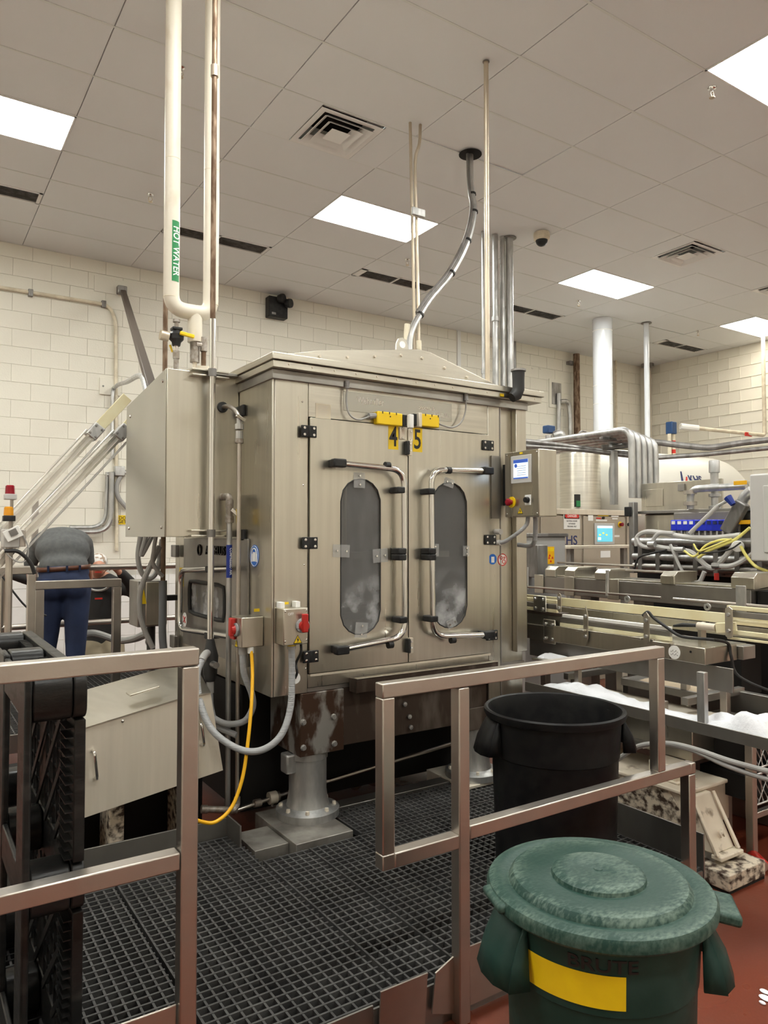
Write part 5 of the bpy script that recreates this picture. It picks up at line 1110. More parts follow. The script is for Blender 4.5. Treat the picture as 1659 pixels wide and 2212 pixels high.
# clamp arms: slotted flat bars with bolts
def arm(x, y0, y1, X, w_=.03):
    a, c = aX(x, y0, X), aX(x, y1, X); st = stadium(a.y, (a.z + c.z) / 2, w_ / 2, (a.z - c.z) / 2, w_ / 2)
    o = MB().prism(outline(st, 24), 'yz', X - .006, X).build('clamp_arm', 'steel', oc, .001)
    b = MB()
    for k in (.25, .75): bolt(b, (X - .006, a.y, a.z + (c.z - a.z) * k), (-1, 0, 0), .011, .01)
    b.build('arm_bolts', 'zinc', o)
arm(1090, 1277, 1318, XC - .03); arm(1209, 1281, 1323, XC - .03); arm(1266, 1309, 1396, XC - .06, .034); arm(1397, 1322, 1392, XC - .065, .036); arm(1575, 1310, 1380, XB - .25, .04); arm(1092, 1320, 1368, XC - .01)
for x, y, hw_, hh_ in ((1167, 1304, .055, .05), (1188, 1364, .05, .075)):
    q = XP(x, y, XC - .022); o = MB().box(XC - .03, XC - .022, q.y - hw_, q.y + hw_, q.z - hh_, q.z + hh_).build('splice_plate', 'steel', oc, .006); b = MB()
    for dy in (-.6, .6):
        for dz in (-.6, .6): bolt(b, (XC - .03, q.y + dy * hw_, q.z + dz * hh_), (-1, 0, 0), .011, .012)
    b.build('plate_bolts', 'zinc', o)
for x, y in ((1262, 1362), (1385, 1379)): q = XP(x, y, XC - .07); MB().box(XC - .09, XC + .04, q.y - .01, q.y + .05, q.z - .008, q.z + .006).build('cross_clamp', 'steel', oc, .003)
for x, y in ((1216, 1303), (1355, 1294), (1528, 1311)): q = aX(x, y, XB + .02); MB().lathe([(.008, -.004), (.02, -.004), (.02, .004), (.008, .004)], q, 18, (1, 0, 0)).build('knob_ring', 'zinc', oc)
# infeed plate next to the machine with slotted bracket
q0, q1 = aX(1058, 1236, 3.33), aX(1118, 1300, 3.33); MB().box(3.31, 3.32, XP(1118, 1250, 3.31).y, XP(1062, 1250, 3.31).y, aX(1090, 1312, 3.31).z, aX(1090, 1237, 3.31).z).build('infeed_plate', 'steel', oc, .004)
q = aX(1104, 1250, 3.308); MB().box(3.300, 3.309, q.y - .08, q.y + .08, q.z - .06, q.z + .06).build('infeed_bracket', 'steel', oc, .002)
b = MB()
for dy in (-.03, .03): b.ell((3.3, q.y + dy, q.z + .01), (.004, .012, .012), 10, 6); 
b.build('bracket_studs', 'chrome', oc)
q = aX(1086, 1297, 3.36); MB().cyl(q, q + Vector((0, -.035, .015)), .013, n=12).build('sensor_tip', 'ytube', oc); MB().cyl(q + Vector((0, .0, 0)), q + Vector((0, .04, -.05)), .008, n=8).build('sensor_body', 'brasspipe', oc)
MB().tube(spline([q + Vector((0, 0, -.02)), aX(1083, 1345, 3.36), aX(1092, 1385, 3.36), aX(1105, 1420, 3.34), aX(1118, 1440, 3.3)], 6), .006, 6).build('sensor_cable', 'graycable', oc)
# photo eye and black cable
q = aX(1508, 1352, XC + .02); MB().cyl(q, q + Vector((.0, -.10, .0)), .02, n=14).build('photo_eye', 'steel_brt', oc); MB().box(q.x - .005, q.x + .04, q.y - .02, q.y, 1.05, q.z + .02).build('eye_bracket', 'steel', oc, .002)
MB().bar(q + Vector((0, -.10, 0)), q + Vector((.03, -.19, .01)), .03, .05).build('eye_block', 'uhmw', oc, .003)
MB().tube(spline([aX(1388, 1330, XC - .05), aX(1400, 1322, XC - .04), aX(1412, 1335, XC - .03), aX(1440, 1355, XC - .02), aX(1465, 1372, XC - .02), aX(1490, 1378, XC - .03), aX(1540, 1382, XC - .04), (3.55, 2.19, 1.065), (3.56, 2.18, 1.0), (3.58, 2.15, .9), (3.7, 2.0, .82), (3.8, 1.8, .78)], 6), .008, 8).build('eye_cable', 'rubber', oc)
MB().tube([aX(1455, 1352, XC), aX(1475, 1350, XC), aX(1505, 1351, XC + .02)], [.006, .011, .009], 8).build('eye_plug', 'rubber', oc)
# lower frame: skirts and legs
MB().box(XC + .02, XC + .03, 2.1, 3.5, .84, .96).build('lower_skirt', 'steel_dk', oc, .002)
MB().box(3.80, 3.86, 1.75, 1.95, .80, 1.03).build('drip_box', 'steel_dk', oc, .004)
for x in (1340, 1240, 1175): q = aX(x, 1450, XC + .34); MB().box(XC + .33, XC + .38, q.y - .025, q.y + .025, 0.005, .93).build('leg', 'rail', oc, .003)
for x in (1480, 1565): q = aX(x, 1480, XC + .33); MB().box(XC + .315, XC + .355, q.y - .02, q.y + .02, 0.005, .85).build('leg', 'rail', oc, .003)
for y in (2.45, 3.3): MB().box(XC + .14, 4.1, y - .02, y + .02, .70, .74).build('cross_member', 'steel_dk', oc, .002)
MB().box(4.05, 4.1, 2.0, 3.4, .005, .72).build('back_panel', 'steel_dk', oc, .003)
# foam tray
XT = 3.22; ft = thing('foam_tray', 'long steel tray below the conveyor heaped with foam', 'tray', (3.5, 2.6, 0))
zt_ = aX(1500, 1563, XT).z
MB().box(XT, XT + .006, 1.5, 3.32, zt_ - .045, zt_ + .012).build('tray_lip', 'steel_dk', ft, .002); MB().box(XT + .007, XT + .16, 1.5, 3.32, zt_ - .045, zt_ - .038).build('tray_floor', 'steel_dk', ft)
for y in (1.7, 3.2): MB().box(XT + .01, XT + .045, y - .02, y + .02, .0, zt_ - .046).build('tray_leg', 'rail', ft, .003)
q = aX(1513, 1490, XT + .008); MB().box(XT + .008, XT + .04, q.y - .02, q.y + .02, zt_ - .03, .96).build('upright', 'zinc', ft, .002)
def foam_heap(name, label, x0, x1, y0, y1, zf, hf, m='foam', seed=1):
    rnd = random.Random(seed); nx, ny = 10, 60; vs_ = []; ph = [rnd.uniform(0, 6) for _ in range(12)]
    for j in range(ny + 1):
        for i in range(nx + 1):
            u, v_ = i / nx, j / ny; y = y0 + (y1 - y0) * v_; s_ = v_ * (y1 - y0) / 1.75
            e = min(1, 5 * u, 5 * (1 - u)) ** .5 * min(1, 6 * v_, 6 * (1 - v_)) ** .5
            h_ = hf(v_) * (.75 + .25 * math.sin(9 * s_ + ph[0]) + .14 * math.sin(31 * s_ + 7 * u + ph[1]) + .10 * math.sin(57 * s_ - 11 * u + ph[2]) + .1 * math.sin(17 * u + ph[3]))
            vs_.append((x0 + (x1 - x0) * u + .008 * math.sin(40 * s_ + ph[4]), y, zf + max(h_, .01) * e))
    for j in range(ny + 1):
        for i in range(nx + 1): vs_.append((vs_[j * (nx + 1) + i][0], vs_[j * (nx + 1) + i][1], zf))
    N = (nx + 1) * (ny + 1); w_ = nx + 1
    fs = [(j * w_ + i, j * w_ + i + 1, (j + 1) * w_ + i + 1, (j + 1) * w_ + i) for j in range(ny) for i in range(nx)]
    fs += [(N + a, N + d, N + c_, N + b_) for a, b_, c_, d in list(fs)]
    for j in range(ny): fs += [(j * w_, (j + 1) * w_, N + (j + 1) * w_, N + j * w_), (j * w_ + nx, N + j * w_ + nx, N + (j + 1) * w_ + nx, (j + 1) * w_ + nx)]
    o = MB().add(vs_, fs).build(name, m, None, 0, 1.2); return tag(o, label, 'foam', None, 'stuff')
foam_heap('foam_heap', 'heap of white foam piled along the steel tray at right', XT + .01, XT + .155, 1.55, 3.3, zt_ - .037, lambda v_: .075 + .05 * math.exp(-((v_ - .2) / .13) ** 2))
o = foam_heap('foam_heap', 'thin sheet of white foam clinging below the conveyor beside the machine', 3.33, 3.40, 3.0, 3.32, .86, lambda v_: .022 + .012 * v_, seed=3)
fl = thing('foam_ledge', 'narrow steel ledge carrying foam beside the machine corner', 'ledge', (3.33, 3.1, 0))
MB().box(3.30, 3.41, 2.98, 3.34, .845, .858).build('ledge', 'steel', fl, .002); MB().box(3.34, 3.37, 3.0, 3.03, 0, .844).build('ledge_leg', 'rail', fl)
o = foam_heap('foam_scum', 'tan dried scum on the dark plate behind the foam tray', 3.75, 4.0, 2.5, 2.9, .741, lambda v_: .02, 'foamy', 5)
MB().box(3.72, 4.04, 2.47, 3.0, .70, .741).build('scum_plate', 'steel_dk', oc)
# ---------------------------------------------------------------- stainless gearbox casing over the cream casting
gc = thing('drive_casing', 'boxy stainless drive casing under the foam tray', 'casing', (3.6, 2.6, .45))
MB().box(3.40, 3.72, 2.30, 3.3, .46, .645).build('casing', 'steel', gc, .004); MB().box(3.39, 3.73, 2.29, 3.31, .646, .652).build('casing_lid', 'steel_brt', gc, .001)
MB().box(3.73, 3.95, 2.34, 2.5, .48, .62).build('side_pod', 'steel', gc, .004); MB().lathe([(0, 0), (.02, 0), (.02, .02), (0, .02)], (3.84, 2.339, .56), 14, (0, -1, 0)).build('pod_plug', 'brasspipe', gc)
MB().box(3.27, 3.4, 2.5, 3.3, .50, .505).build('ledge_plate', 'zinc', gc)
MB().cyl((3.47, 2.42, .455), (3.47, 2.42, .40), .035, n=14).build('shaft', 'zincd', gc)
# cream chipped casting
XK = 3.20
kc = thing('machine_base', 'cream painted cast machine base with badly chipped paint', 'machine base', (3.35, 2.3, 0))
za = aX(1480, 1725, XK).z
MB().prism([(2.12, .14), (2.30, .355), (3.05, .355), (3.05, .13), (2.5, .10)], 'yz', XK, XK + .03).build('side_web', 'chip', kc, .004)
MB().box(XK - .012, 3.55, 2.20, 3.05, .356, .376).build('top_flange', 'chip2', kc, .006)
MB().prism([(2.06, .125), (2.18, .355), (2.30, .355), (2.12, .125)], 'yz', XK + .005, XK + .17).build('end_web', 'chip2', kc, .006)
MB().prism([(2.05, .128), (2.17, .36), (2.165, .362), (2.035, .128)], 'yz', XK - .008, XK + .012).build('end_rib', 'chip2', kc, .002); MB().prism([(2.05, .128), (2.17, .36), (2.165, .362), (2.035, .128)], 'yz', XK + .16, XK + .18).build('end_rib', 'chip2', kc, .002)
MB().box(XK + .0, XK + .18, 2.02, 2.075, .105, .125).build('end_lip', 'chip2', kc, .004)
t_ = text('M', .05, 'chip2', 'cast_mark', kc, (XK + .09, 2.075, .20), XA, Vector((0, .45, .9)), .004)
MB().box(XK + .19, 3.62, 2.24, 2.9, .15, .354).build('side_box', 'chip2', kc, .006)
MB().box(XK + .06, XK + .20, 2.30, 2.46, .378, .46).build('pillar', 'chip2', kc, .006)
MB().box(XK + .05, XK + .21, 2.28, 2.48, .377, .387).build('pillar_foot', 'chip2', kc, .003)
MB().box(XK + .02, XK + .14, 2.07, 2.2, .087, .13).build('shim', 'zinc', kc, .003)
pf_ = aZ(1575, 1935, 0)
MB().box(pf_.x, pf_.x + .3, pf_.y, pf_.y + .34, .012, .086).build('foot_block', 'chip', kc, .006); MB().box(pf_.x + .004, pf_.x + .296, pf_.y + .004, pf_.y + .336, 0, .012).build('foot_pad', 'dark', kc)
# cables over the casting
cbx = thing('cable_pair', 'pair of thick grey cables arching past the cream casting', 'cable', (3.1, 2.3, .5))
for k, pts in enumerate(([(1335, 1640), (1380, 1612), (1440, 1606), (1500, 1618), (1580, 1645), (1680, 1672)], [(1440, 1606), (1500, 1622), (1560, 1650), (1620, 1672), (1680, 1690)])):
    MB().tube(spline([aX(x, y, 3.15) for x, y in pts], 6), .011 if k else .013, 10).build('cable', 'graycable', cbx)
# wire basket rack at the right edge
bk_ = thing('wire_basket_rack', 'wire mesh basket rack cut off by the right picture edge', 'rack', (3.6, 2.0, 0))
q = aZ(1625, 1862, 0); 
for x, y in ((q.x, q.y), (q.x + .5, q.y), (q.x, q.y + .5)): MB().box(x - .02, x + .02, y - .02, y + .02, 0, .70).build('post', 'rail', bk_, .003)
for z in (.24,): MB().box(q.x + .021, q.x + .479, q.y - .015, q.y + .015, z - .03, z).build('shelf_rail', 'rail', bk_, .003)
for za_, zb_ in ((.27, .42), (.45, .60)):
    for k in range(12):
        x = q.x + .04 + k * .04
        MB().tube([(x, q.y + .01, za_), (x + .1 if k % 2 else x - .03, q.y + .005, zb_)], .0028, 5).build('mesh_wire', 'zinc', bk_); MB().tube([(x + .05, q.y + .01, za_), (x - .06, q.y + .008, zb_)], .0028, 5).build('mesh_wire', 'zinc', bk_)
    for z in (za_, zb_): MB().cyl((q.x, q.y, z), (q.x + .5, q.y, z), .005, n=6).build('basket_rim', 'zinc', bk_)
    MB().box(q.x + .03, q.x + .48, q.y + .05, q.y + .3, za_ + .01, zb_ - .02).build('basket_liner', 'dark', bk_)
MB().cyl((4.0, 2.1, .80), (4.0, 2.1, 1.02), .02, n=10).build('splash_tube', 'foam', oc)
# ---------------------------------------------------------------- second conveyor beam
X4 = 4.4; b2 = thing('infeed_beam', 'long grey conveyor beam with hood brackets behind the outfeed conveyor', 'conveyor', (4.5, 3.4, 0))
ye0, ye1 = aX(1165, 1250, X4).y, aX(1622, 1280, X4).y; zT = 1.285
MB().box(X4, X4 + .30, ye1, ye0, zT - .135, zT).build('beam', 'steel_dk', b2, .004)
MB().box(X4 + .02, X4 + .28, ye1 + .05, ye0 - .05, zT + .001, zT + .012).build('track', 'steel', b2, .002)
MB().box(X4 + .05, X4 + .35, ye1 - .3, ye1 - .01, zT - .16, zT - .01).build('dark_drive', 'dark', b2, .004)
def hood(x, w_, hgt):
    q = aX(x, 1240, X4); y = q.y
    MB().add([(X4 - .01, y - w_, zT + .001), (X4 - .01, y + w_, zT + .001), (X4 - .01, y - w_, zT + hgt - .03), (X4 - .01, y + w_, zT + hgt - .03), (X4 + .03, y - w_, zT + hgt), (X4 + .03, y + w_, zT + hgt), (X4 + .25, y - w_, zT + hgt), (X4 + .25, y + w_, zT + hgt),
              (X4 + .25, y - w_, zT + .02), (X4 + .25, y + w_, zT + .02), (X4 + .03, y - w_, zT + .001), (X4 + .03, y + w_, zT + .001)],
             [(0, 1, 3, 2), (2, 3, 5, 4), (4, 5, 7, 6), (6, 7, 9, 8), (0, 2, 4, 6, 8, 10), (1, 11, 9, 7, 5, 3)]).build('hood_bracket', 'steel', b2, .003)
for x, w_, hg_ in ((1190, .055, .085), (1232, .05, .085), (1300, .06, .08), (1443, .055, .085), (1605, .075, .10)): hood(x, w_, hg_)
for (p0, p1, X, r_) in (((1140, 1267), (1428, 1292), 4.15, .008), ((1455, 1294), (1670, 1312), 4.05, .010), ((1205, 1221), (1370, 1216), 4.75, .009), ((1290, 1233), (1480, 1232), 4.6, .008)):
    a, c = aX(*p0, X), aX(*p1, X); c.z = a.z = (a.z + c.z) / 2; MB().cyl(a, c, r_, n=8).build('guide_rod', 'rail', b2)
for x, y0, y1 in ((1312, 1232, 1282), (1139, 1225, 1268)): MB().cyl(aX(x, y0, 4.15), aX(x, y1 + 5, 4.15), .012, n=8).build('rod_post', 'zinc', b2)
q = aX(1600, 1305, 4.03); MB().box(4.03, 4.04, q.y - .03, q.y + .03, 1.18, 1.33).build('guide_plate', 'zinc', b2, .002)
for y in (ye1 + .3, ye0 - .4, (ye0 + ye1) / 2): MB().box(X4 + .1, X4 + .2, y - .05, y + .05, 0, zT - .136).build('leg', 'steel_dk', b2, .003)
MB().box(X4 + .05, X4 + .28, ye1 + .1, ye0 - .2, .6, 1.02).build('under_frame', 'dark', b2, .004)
for x in (1165, 1230, 1325): q = aX(x, 1262, X4 - .005); MB().box(X4 - .012, X4 - .001, q.y - .05, q.y + .05, zT - .14, zT + .01).build('splice_plate', 'steel', b2, .003)
# ---------------------------------------------------------------- filler machine
XFm = 5.2; fm = thing('filler_machine', 'filling machine with a row of blue valves and tangled hoses at right', 'machine', (5.8, 3.5, 0))
def XQ(x, y, X=XFm): return aX(x, y, X)
y0f, y1f = XQ(1368, 1150).y, XQ(1640, 1150).y - .6
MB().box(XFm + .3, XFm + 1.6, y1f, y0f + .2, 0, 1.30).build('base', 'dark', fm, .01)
MB().box(XFm + .05, XFm + 1.4, y1f, y0f, 1.30, 1.56).build('turntable_body', 'steel_dk', fm, .02)
MB().box(XFm + .12, XFm + 1.3, y1f, y0f - .02, 1.57, 1.80).build('upper_body', 'steel', fm, .015)
MB().box(XFm + .06, XFm + 1.35, y1f, y0f, 1.80, 1.825).build('deck_plate', 'steel_dk', fm, .003)
MB().box(XFm + .30, XFm + .32, XQ(1560, 1050, XFm + .3).y, XQ(1385, 1050, XFm + .3).y, 1.826, 2.075).build('guard_panel', 'steel', fm, .003)
q = XQ(1410, 1080, XFm + .29); MB().box(XFm + .293, XFm + .299, q.y - .1, q.y + .1, 1.87, 2.02).build('access_plate', 'steel', fm, .002)
q = XQ(1472, 1053, XFm + .29); MB().box(XFm + .28, XFm + .299, q.y - .03, q.y + .03, q.z - .03, q.z + .03).build('latch', 'steel_dk', fm, .002)
for i in range(10):
    x = 1460 + i * 12.8; q = XQ(x, 1134, XFm - .02)
    v = MB().box(XFm - .05, XFm + .03, q.y - .028, q.y + .028, q.z - .045, q.z + .04).build('blue_valve', 'bluevalve', fm, .006)
    MB().box(XFm - .055, XFm - .051, q.y - .015, q.y + .015, q.z + .005, q.z + .03).build('valve_port', 'print_white' if i < 4 else 'print_blue', v); MB().cyl((XFm - .02, q.y, q.z - .045), (XFm - .02, q.y, q.z - .10), .012, n=8).build('valve_stem', 'zinc', v)
MB().box(XFm + .031, XFm + .06, XQ(1590, 1134).y, XQ(1450, 1134).y, 1.64, 1.80).build('valve_manifold', 'steel_dk', fm, .004)
for (za_, r_, m_) in ((1.565, .035, 'zinc'), (1.44, .03, 'zinc'), (1.36, .03, 'steel_dk')): MB().cyl((XFm - .02, y0f - .02, za_), (XFm - .02, 2.88, za_), r_, n=12).build('rail_pipe', m_, fm)
for k in range(7): y = y0f - .1 - k * .17; MB().box(XFm - .05, XFm + .049, y - .02, y + .02, 1.31, 1.54).build('frame_rib', 'zincd', fm, .004)
# sanitary valve column and pipe
q = XQ(1541, 1100, XFm + .1); zz_ = 1.826
MB().lathe([(0, 0), (.045, 0), (.045, .02), (.026, .025), (.026, .09), (.045, .095), (.045, .115), (.026, .12), (.026, .17), (.045, .175), (.045, .19), (.03, .195), (.03, .28), (.04, .285), (.04, .37), (.035, .38), (0, .38)], (XFm + .12, q.y, zz_), 20).build('valve_column', 'zinc', fm)
q2 = XQ(1503, 1110, XFm + .12); qe = XQ(1625, 1053, XFm + .12)
MB().tube(fillet([(XFm + .05, q2.y, zz_), (XFm + .05, q2.y, XQ(1541, 1053).z), (XFm + .05, qe.y, XQ(1541, 1053).z)], .09, 6), .028, 12).build('product_pipe', 'zinc', fm)
for dz in (.03, .12): MB().cyl((XFm + .05, q2.y, zz_ + dz), (XFm + .05, q2.y, zz_ + dz + .03), .05, n=14).build('pipe_clamp', 'rail', fm)
MB().cyl(XQ(1490, 1152, XFm - .15), XQ(1552, 1092, XFm - .15), .016, n=10).build('spray_wand', 'lgray', fm); MB().cyl(XQ(1552, 1092, XFm - .15), XQ(1578, 1078, XFm - .15), .012, n=10).build('wand_tip', 'zinc', fm); MB().cyl(XQ(1572, 1074, XFm - .15), XQ(1584, 1090, XFm - .15), .03, .02, n=10).build('wand_nozzle', 'blue', fm)
for x, y, nm in ((1600, 1043, 'yellow_tag'), (1608, 1128, 'yellow_tag')): q = XQ(x, y, XFm - .05); MB().box(XFm - .06, XFm - .05, q.y - .05, q.y + .05, q.z - .015, q.z + .015).build(nm, 'ycord', fm, .002)
q = XQ(1595, 1180, XFm - .22); MB().lathe([(0, 0), (.04, 0), (.04, .03), (.036, .034), (0, .034)], q, 20, (-1, -.3, 0)).build('gauge', 'whitepaper', fm)
hs = [([(1376, 1180), (1377, 1160), (1395, 1149), (1430, 1151), (1480, 1160), (1540, 1162), (1600, 1156)], .02, 'lgray'), ([(1376, 1162), (1385, 1178), (1408, 1182), (1412, 1165), (1425, 1152), (1455, 1152)], .017, 'lgray'),
      ([(1410, 1180), (1450, 1186), (1490, 1192), (1510, 1208), (1530, 1225), (1545, 1226), (1560, 1210), (1585, 1180)], .02, 'lgray'), ([(1448, 1176), (1460, 1205), (1475, 1235), (1490, 1250)], .012, 'lgray'),
      ([(1484, 1235), (1490, 1255), (1510, 1258), (1522, 1235)], .018, 'lgray'), ([(1545, 1222), (1580, 1222), (1610, 1208), (1640, 1185)], .018, 'lgray'),
      ([(1478, 1190), (1500, 1202), (1525, 1178), (1560, 1166), (1592, 1168)], .009, 'ytube'), ([(1508, 1205), (1530, 1190), (1560, 1178), (1590, 1164), (1620, 1140)], .011, 'ytube'), ([(1498, 1175), (1510, 1190), (1540, 1180), (1580, 1164)], .007, 'ytube'),
      ([(1600, 1180), (1615, 1205), (1635, 1225), (1665, 1236)], .011, 'ytube'), ([(1370, 1230), (1380, 1205), (1410, 1195), (1440, 1188)], .008, 'rubber'), ([(1510, 1195), (1550, 1192), (1580, 1185), (1600, 1172)], .006, 'rubber')]
for k, (pts, r_, m_) in enumerate(hs):
    q = XFm - .14 - .012 * k; MB().tube(spline([XQ(x, y, q) for x, y in pts], 6), r_, 8).build('hose', m_, fm)
for x, y in ((1408, 1176), (1470, 1188), (1548, 1222)): q = XQ(x, y, XFm - .2); MB().cyl(q + Vector((0, .03, 0)), q + Vector((0, -.03, 0)), .024, n=10).build('hose_fitting', 'zinc', fm)
q = XQ(1548, 1238, XFm - .2); MB().cyl(q, q + Vector((0, 0, -.05)), .018, n=8).build('red_handle', 'red', fm)
MB().bar(XQ(1570, 1150, XFm - .06), XQ(1605, 1085, XFm - .06), .06, .1).build('side_arm', 'zincd', fm, .01)
MB().tube(fillet([XQ(1600, 1100, XFm), XQ(1605, 1075, XFm), XQ(1625, 1060, XFm)], .1), .04, 12).build('return_bend', 'zinc', fm)
MB().box(XFm - .02, XFm + .04, y0f - .02, y0f + .03, 1.3, 1.9).build('corner_pillar', 'zincd', fm, .004)
MB().box(XFm - .04, XFm + .03, y0f + .0, y0f + .06, 1.78, 1.86).build('pillar_sensor', 'black', fm, .004)
# grey enclosure at the right edge
XE = 4.85; q0, q1 = aX(1618, 1025, XE), aX(1618, 1212, XE)
eb = thing('control_enclosure', 'light grey control enclosure cut off by the right picture edge', 'electrical box', (XE + .2, q0.y - .2, 0))
MB().box(XE, XE + .35, q0.y - .75, q0.y, q1.z, q0.z).build('box', 'lgray', eb, .012); MB().box(XE - .014, XE - .001, q0.y - .72, q0.y - .10, q1.z + .06, q0.z - .08).build('door', 'lgray', eb, .008)
MB().box(XE + .15, XE + .2, q0.y - .4, q0.y - .3, 0, q1.z).build('stand', 'rail', eb, .003)
# ---------------------------------------------------------------- cabinet row with screen
YK = 5.6; kx0, kx1 = aY(1150, 1150, YK).x, aY(1378, 1150, YK).x; zk = 1.905
kb = thing('control_cabinet', 'beige control cabinet with a lit screen and a danger sign', 'cabinet', (kx0, YK, 0))
MB().box(kx0, kx1, YK, YK + .6, 0, zk - .06).build('body', 'beige', kb, .004); MB().box(kx0 - .02, kx1 + .03, YK - .03, YK + .62, zk - .06, zk).build('top_slab', 'steel_brt', kb, .004)
for x0_, x1_ in ((1165, 1253), (1257, 1348), (1351, 1376)):
    a, c = aY(x0_, 1150, YK).x, aY(x1_, 1150, YK).x; MB().box(a + .008, c - .008, YK - .018, YK - .001, .1, zk - .075).build('door', 'beige', kb, .003)
def K(x, y): return aY(x, y, YK - .019)
q0, q1 = K(1283, 1130), K(1326, 1176); fr = MB().box(q0.x, q1.x, YK - .03, YK - .019, q1.z, q0.z).build('screen_frame', 'lgray', kb, .004)
q0, q1 = K(1288, 1136), K(1321, 1170); s_ = MB().box(q0.x, q1.x, YK - .034, YK - .031, q1.z, q0.z).build('screen', 'screen2', kb)
m_ = MB(); m_.box(q0.x, q1.x, YK - .0345, YK - .0341, q0.z - .025, q0.z); m_.box(q0.x + .01, q0.x + .06, YK - .0345, YK - .0341, q1.z + .02, q1.z + .05); m_.build('screen_bar', 'screen', s_)
m_ = MB()
for i in range(3): m_.box(q0.x + .03 + i * .055, q0.x + .06 + i * .055, YK - .0345, YK - .0341, q1.z + .07 + .02 * (i % 2), q1.z + .085 + .02 * (i % 2))
m_.build('screen_marks', 'screenyel', s_)
q0, q1 = K(1217, 1108), K(1252, 1143); sg = MB().box(q0.x, q1.x, YK - .024, YK - .019, q1.z, q0.z).build('danger_sign', 'whitepaper', kb)
cx_ = (q0.x + q1.x) / 2; hh_ = q0.z - q1.z
MB().box(q0.x + .008, q1.x - .008, YK - .0265, YK - .0245, q0.z - hh_ * .36, q0.z - .006).build('sign_header', 'print_black', sg); MB().prism(outline(stadium(cx_, q0.z - hh_ * .185, (q1.x - q0.x) * .45, hh_ * .13, hh_ * .12), 28), 'xz', YK - .028, YK - .0266).build('sign_oval', 'redprint', sg)
text('DANGER', hh_ * .22, 'print_white', 'sign_lettering', sg, (cx_, YK - .0285, q0.z - hh_ * .185), XA, ZA, .0003, .95)
for i, s__ in enumerate(('ELECTRICAL HAZARD', 'AUTHORIZED', 'PERSONNEL ONLY')): text(s__, hh_ * .135, 'print_black', 'sign_lettering', sg, (cx_, YK - .0246, q0.z - hh_ * (.50 + .17 * i)), XA, ZA, .0003, .72)
for x0_, y0_, x1_, y1_, m_ in ((1270, 1111, 1281, 1125, 'whitepaper'), (1291, 1110, 1314, 1115, 'tape'), (1320, 1110, 1336, 1117, 'whitepaper'), (1288, 1118, 1298, 1121, 'redprint'), (1287, 1122, 1311, 1126, 'whitepaper'), (1327, 1156, 1338, 1160, 'whitepaper'), (1297, 1190, 1318, 1204, 'whitepaper'), (1322, 1119, 1334, 1122, 'whitepaper')):
    a, c = K(x0_, y0_), K(x1_, y1_); MB().box(a.x, c.x, YK - .0215, YK - .0192, c.z, a.z).build('cabinet_label', m_, kb)
q = K(1339, 1133); MB().lathe([(0, 0), (.035, 0), (.035, .004), (0, .004)], q, 20, (0, -1, 0)).build('stop_disc', 'yellow', kb); MB().lathe([(0, .004), (.018, .004), (.022, .04), (0, .045)], q, 16, (0, -1, 0)).build('stop_button', 'redlens', kb)
q = K(1302, 1119); MB().cyl(q, q + Vector((0, -.02, 0)), .014, n=10).build('push_button', 'black', kb); q = K(1357, 1133); MB().cyl(q, q + Vector((0, -.02, 0)), .02, n=10).build('door_lock', 'black', kb)
text('KHS', .14, 'print_blue', 'cabinet_lettering', kb, K(1228, 1168), XA, ZA, .001, 1.1)
a, c = aY(1208, 1182, 5.2), aY(1378, 1176, 5.2); sh = thing('work_shelf', 'narrow steel shelf in front of the beige control cabinet', 'shelf', (a.x, 5.1, 0)); zs = aY(1300, 1178, 5.15).z
MB().box(a.x, c.x, 5.05, 5.3, zs - .03, zs).build('shelf_top', 'steel_brt', sh, .003)
for x in (a.x + .1, c.x - .3): MB().box(x, x + .06, 5.15, 5.2, 0, zs - .031).build('shelf_leg', 'zincd', sh, .003)
# grey inspection unit with a radiation label
YG = 4.55; q0, q1 = aY(1152, 1152, YG), aY(1222, 1250, YG); gu = thing('inspection_unit', 'grey inspection unit with a yellow radiation warning label', 'electrical box', (q0.x, YG, 0))
MB().box(q0.x - .1, q1.x, YG, YG + .4, 0, q0.z - .03).build('body', 'grayen', gu, .006); MB().box(q0.x - .12, q1.x + .02, YG - .02, YG + .42, q0.z - .03, q0.z).build('top', 'zincd', gu, .004)
a, c = aY(1181, 1181, YG), aY(1197, 1218, YG); lb = MB().box(a.x, c.x, YG - .003, YG - .001, c.z, a.z).build('radiation_label', 'ycord', gu); m_ = MB(); cx_ = (a.x + c.x) / 2
MB().box(a.x + .005, c.x - .005, YG - .0036, YG - .0031, a.z - .04, a.z - .012).build('label_header', 'tape', lb)
for dx, dz in ((-.02, 0), (.02, 0), (0, -.03), (-.012, .02)): m_.add([(cx_ + dx, YG - .004, c.z + .055 + dz + .014), (cx_ + dx - .014, YG - .004, c.z + .055 + dz - .01), (cx_ + dx + .014, YG - .004, c.z + .055 + dz - .01)], [(0, 1, 2)])
m_.build('trefoil_print', 'redprint', lb)
a = aY(1150, 1190, YG - .1); MB().box(a.x - .02, a.x + .1, YG - .18, YG - .02, aY(1150, 1245, YG).z, a.z + .05).build('sensor_head', 'zincd', gu, .006)
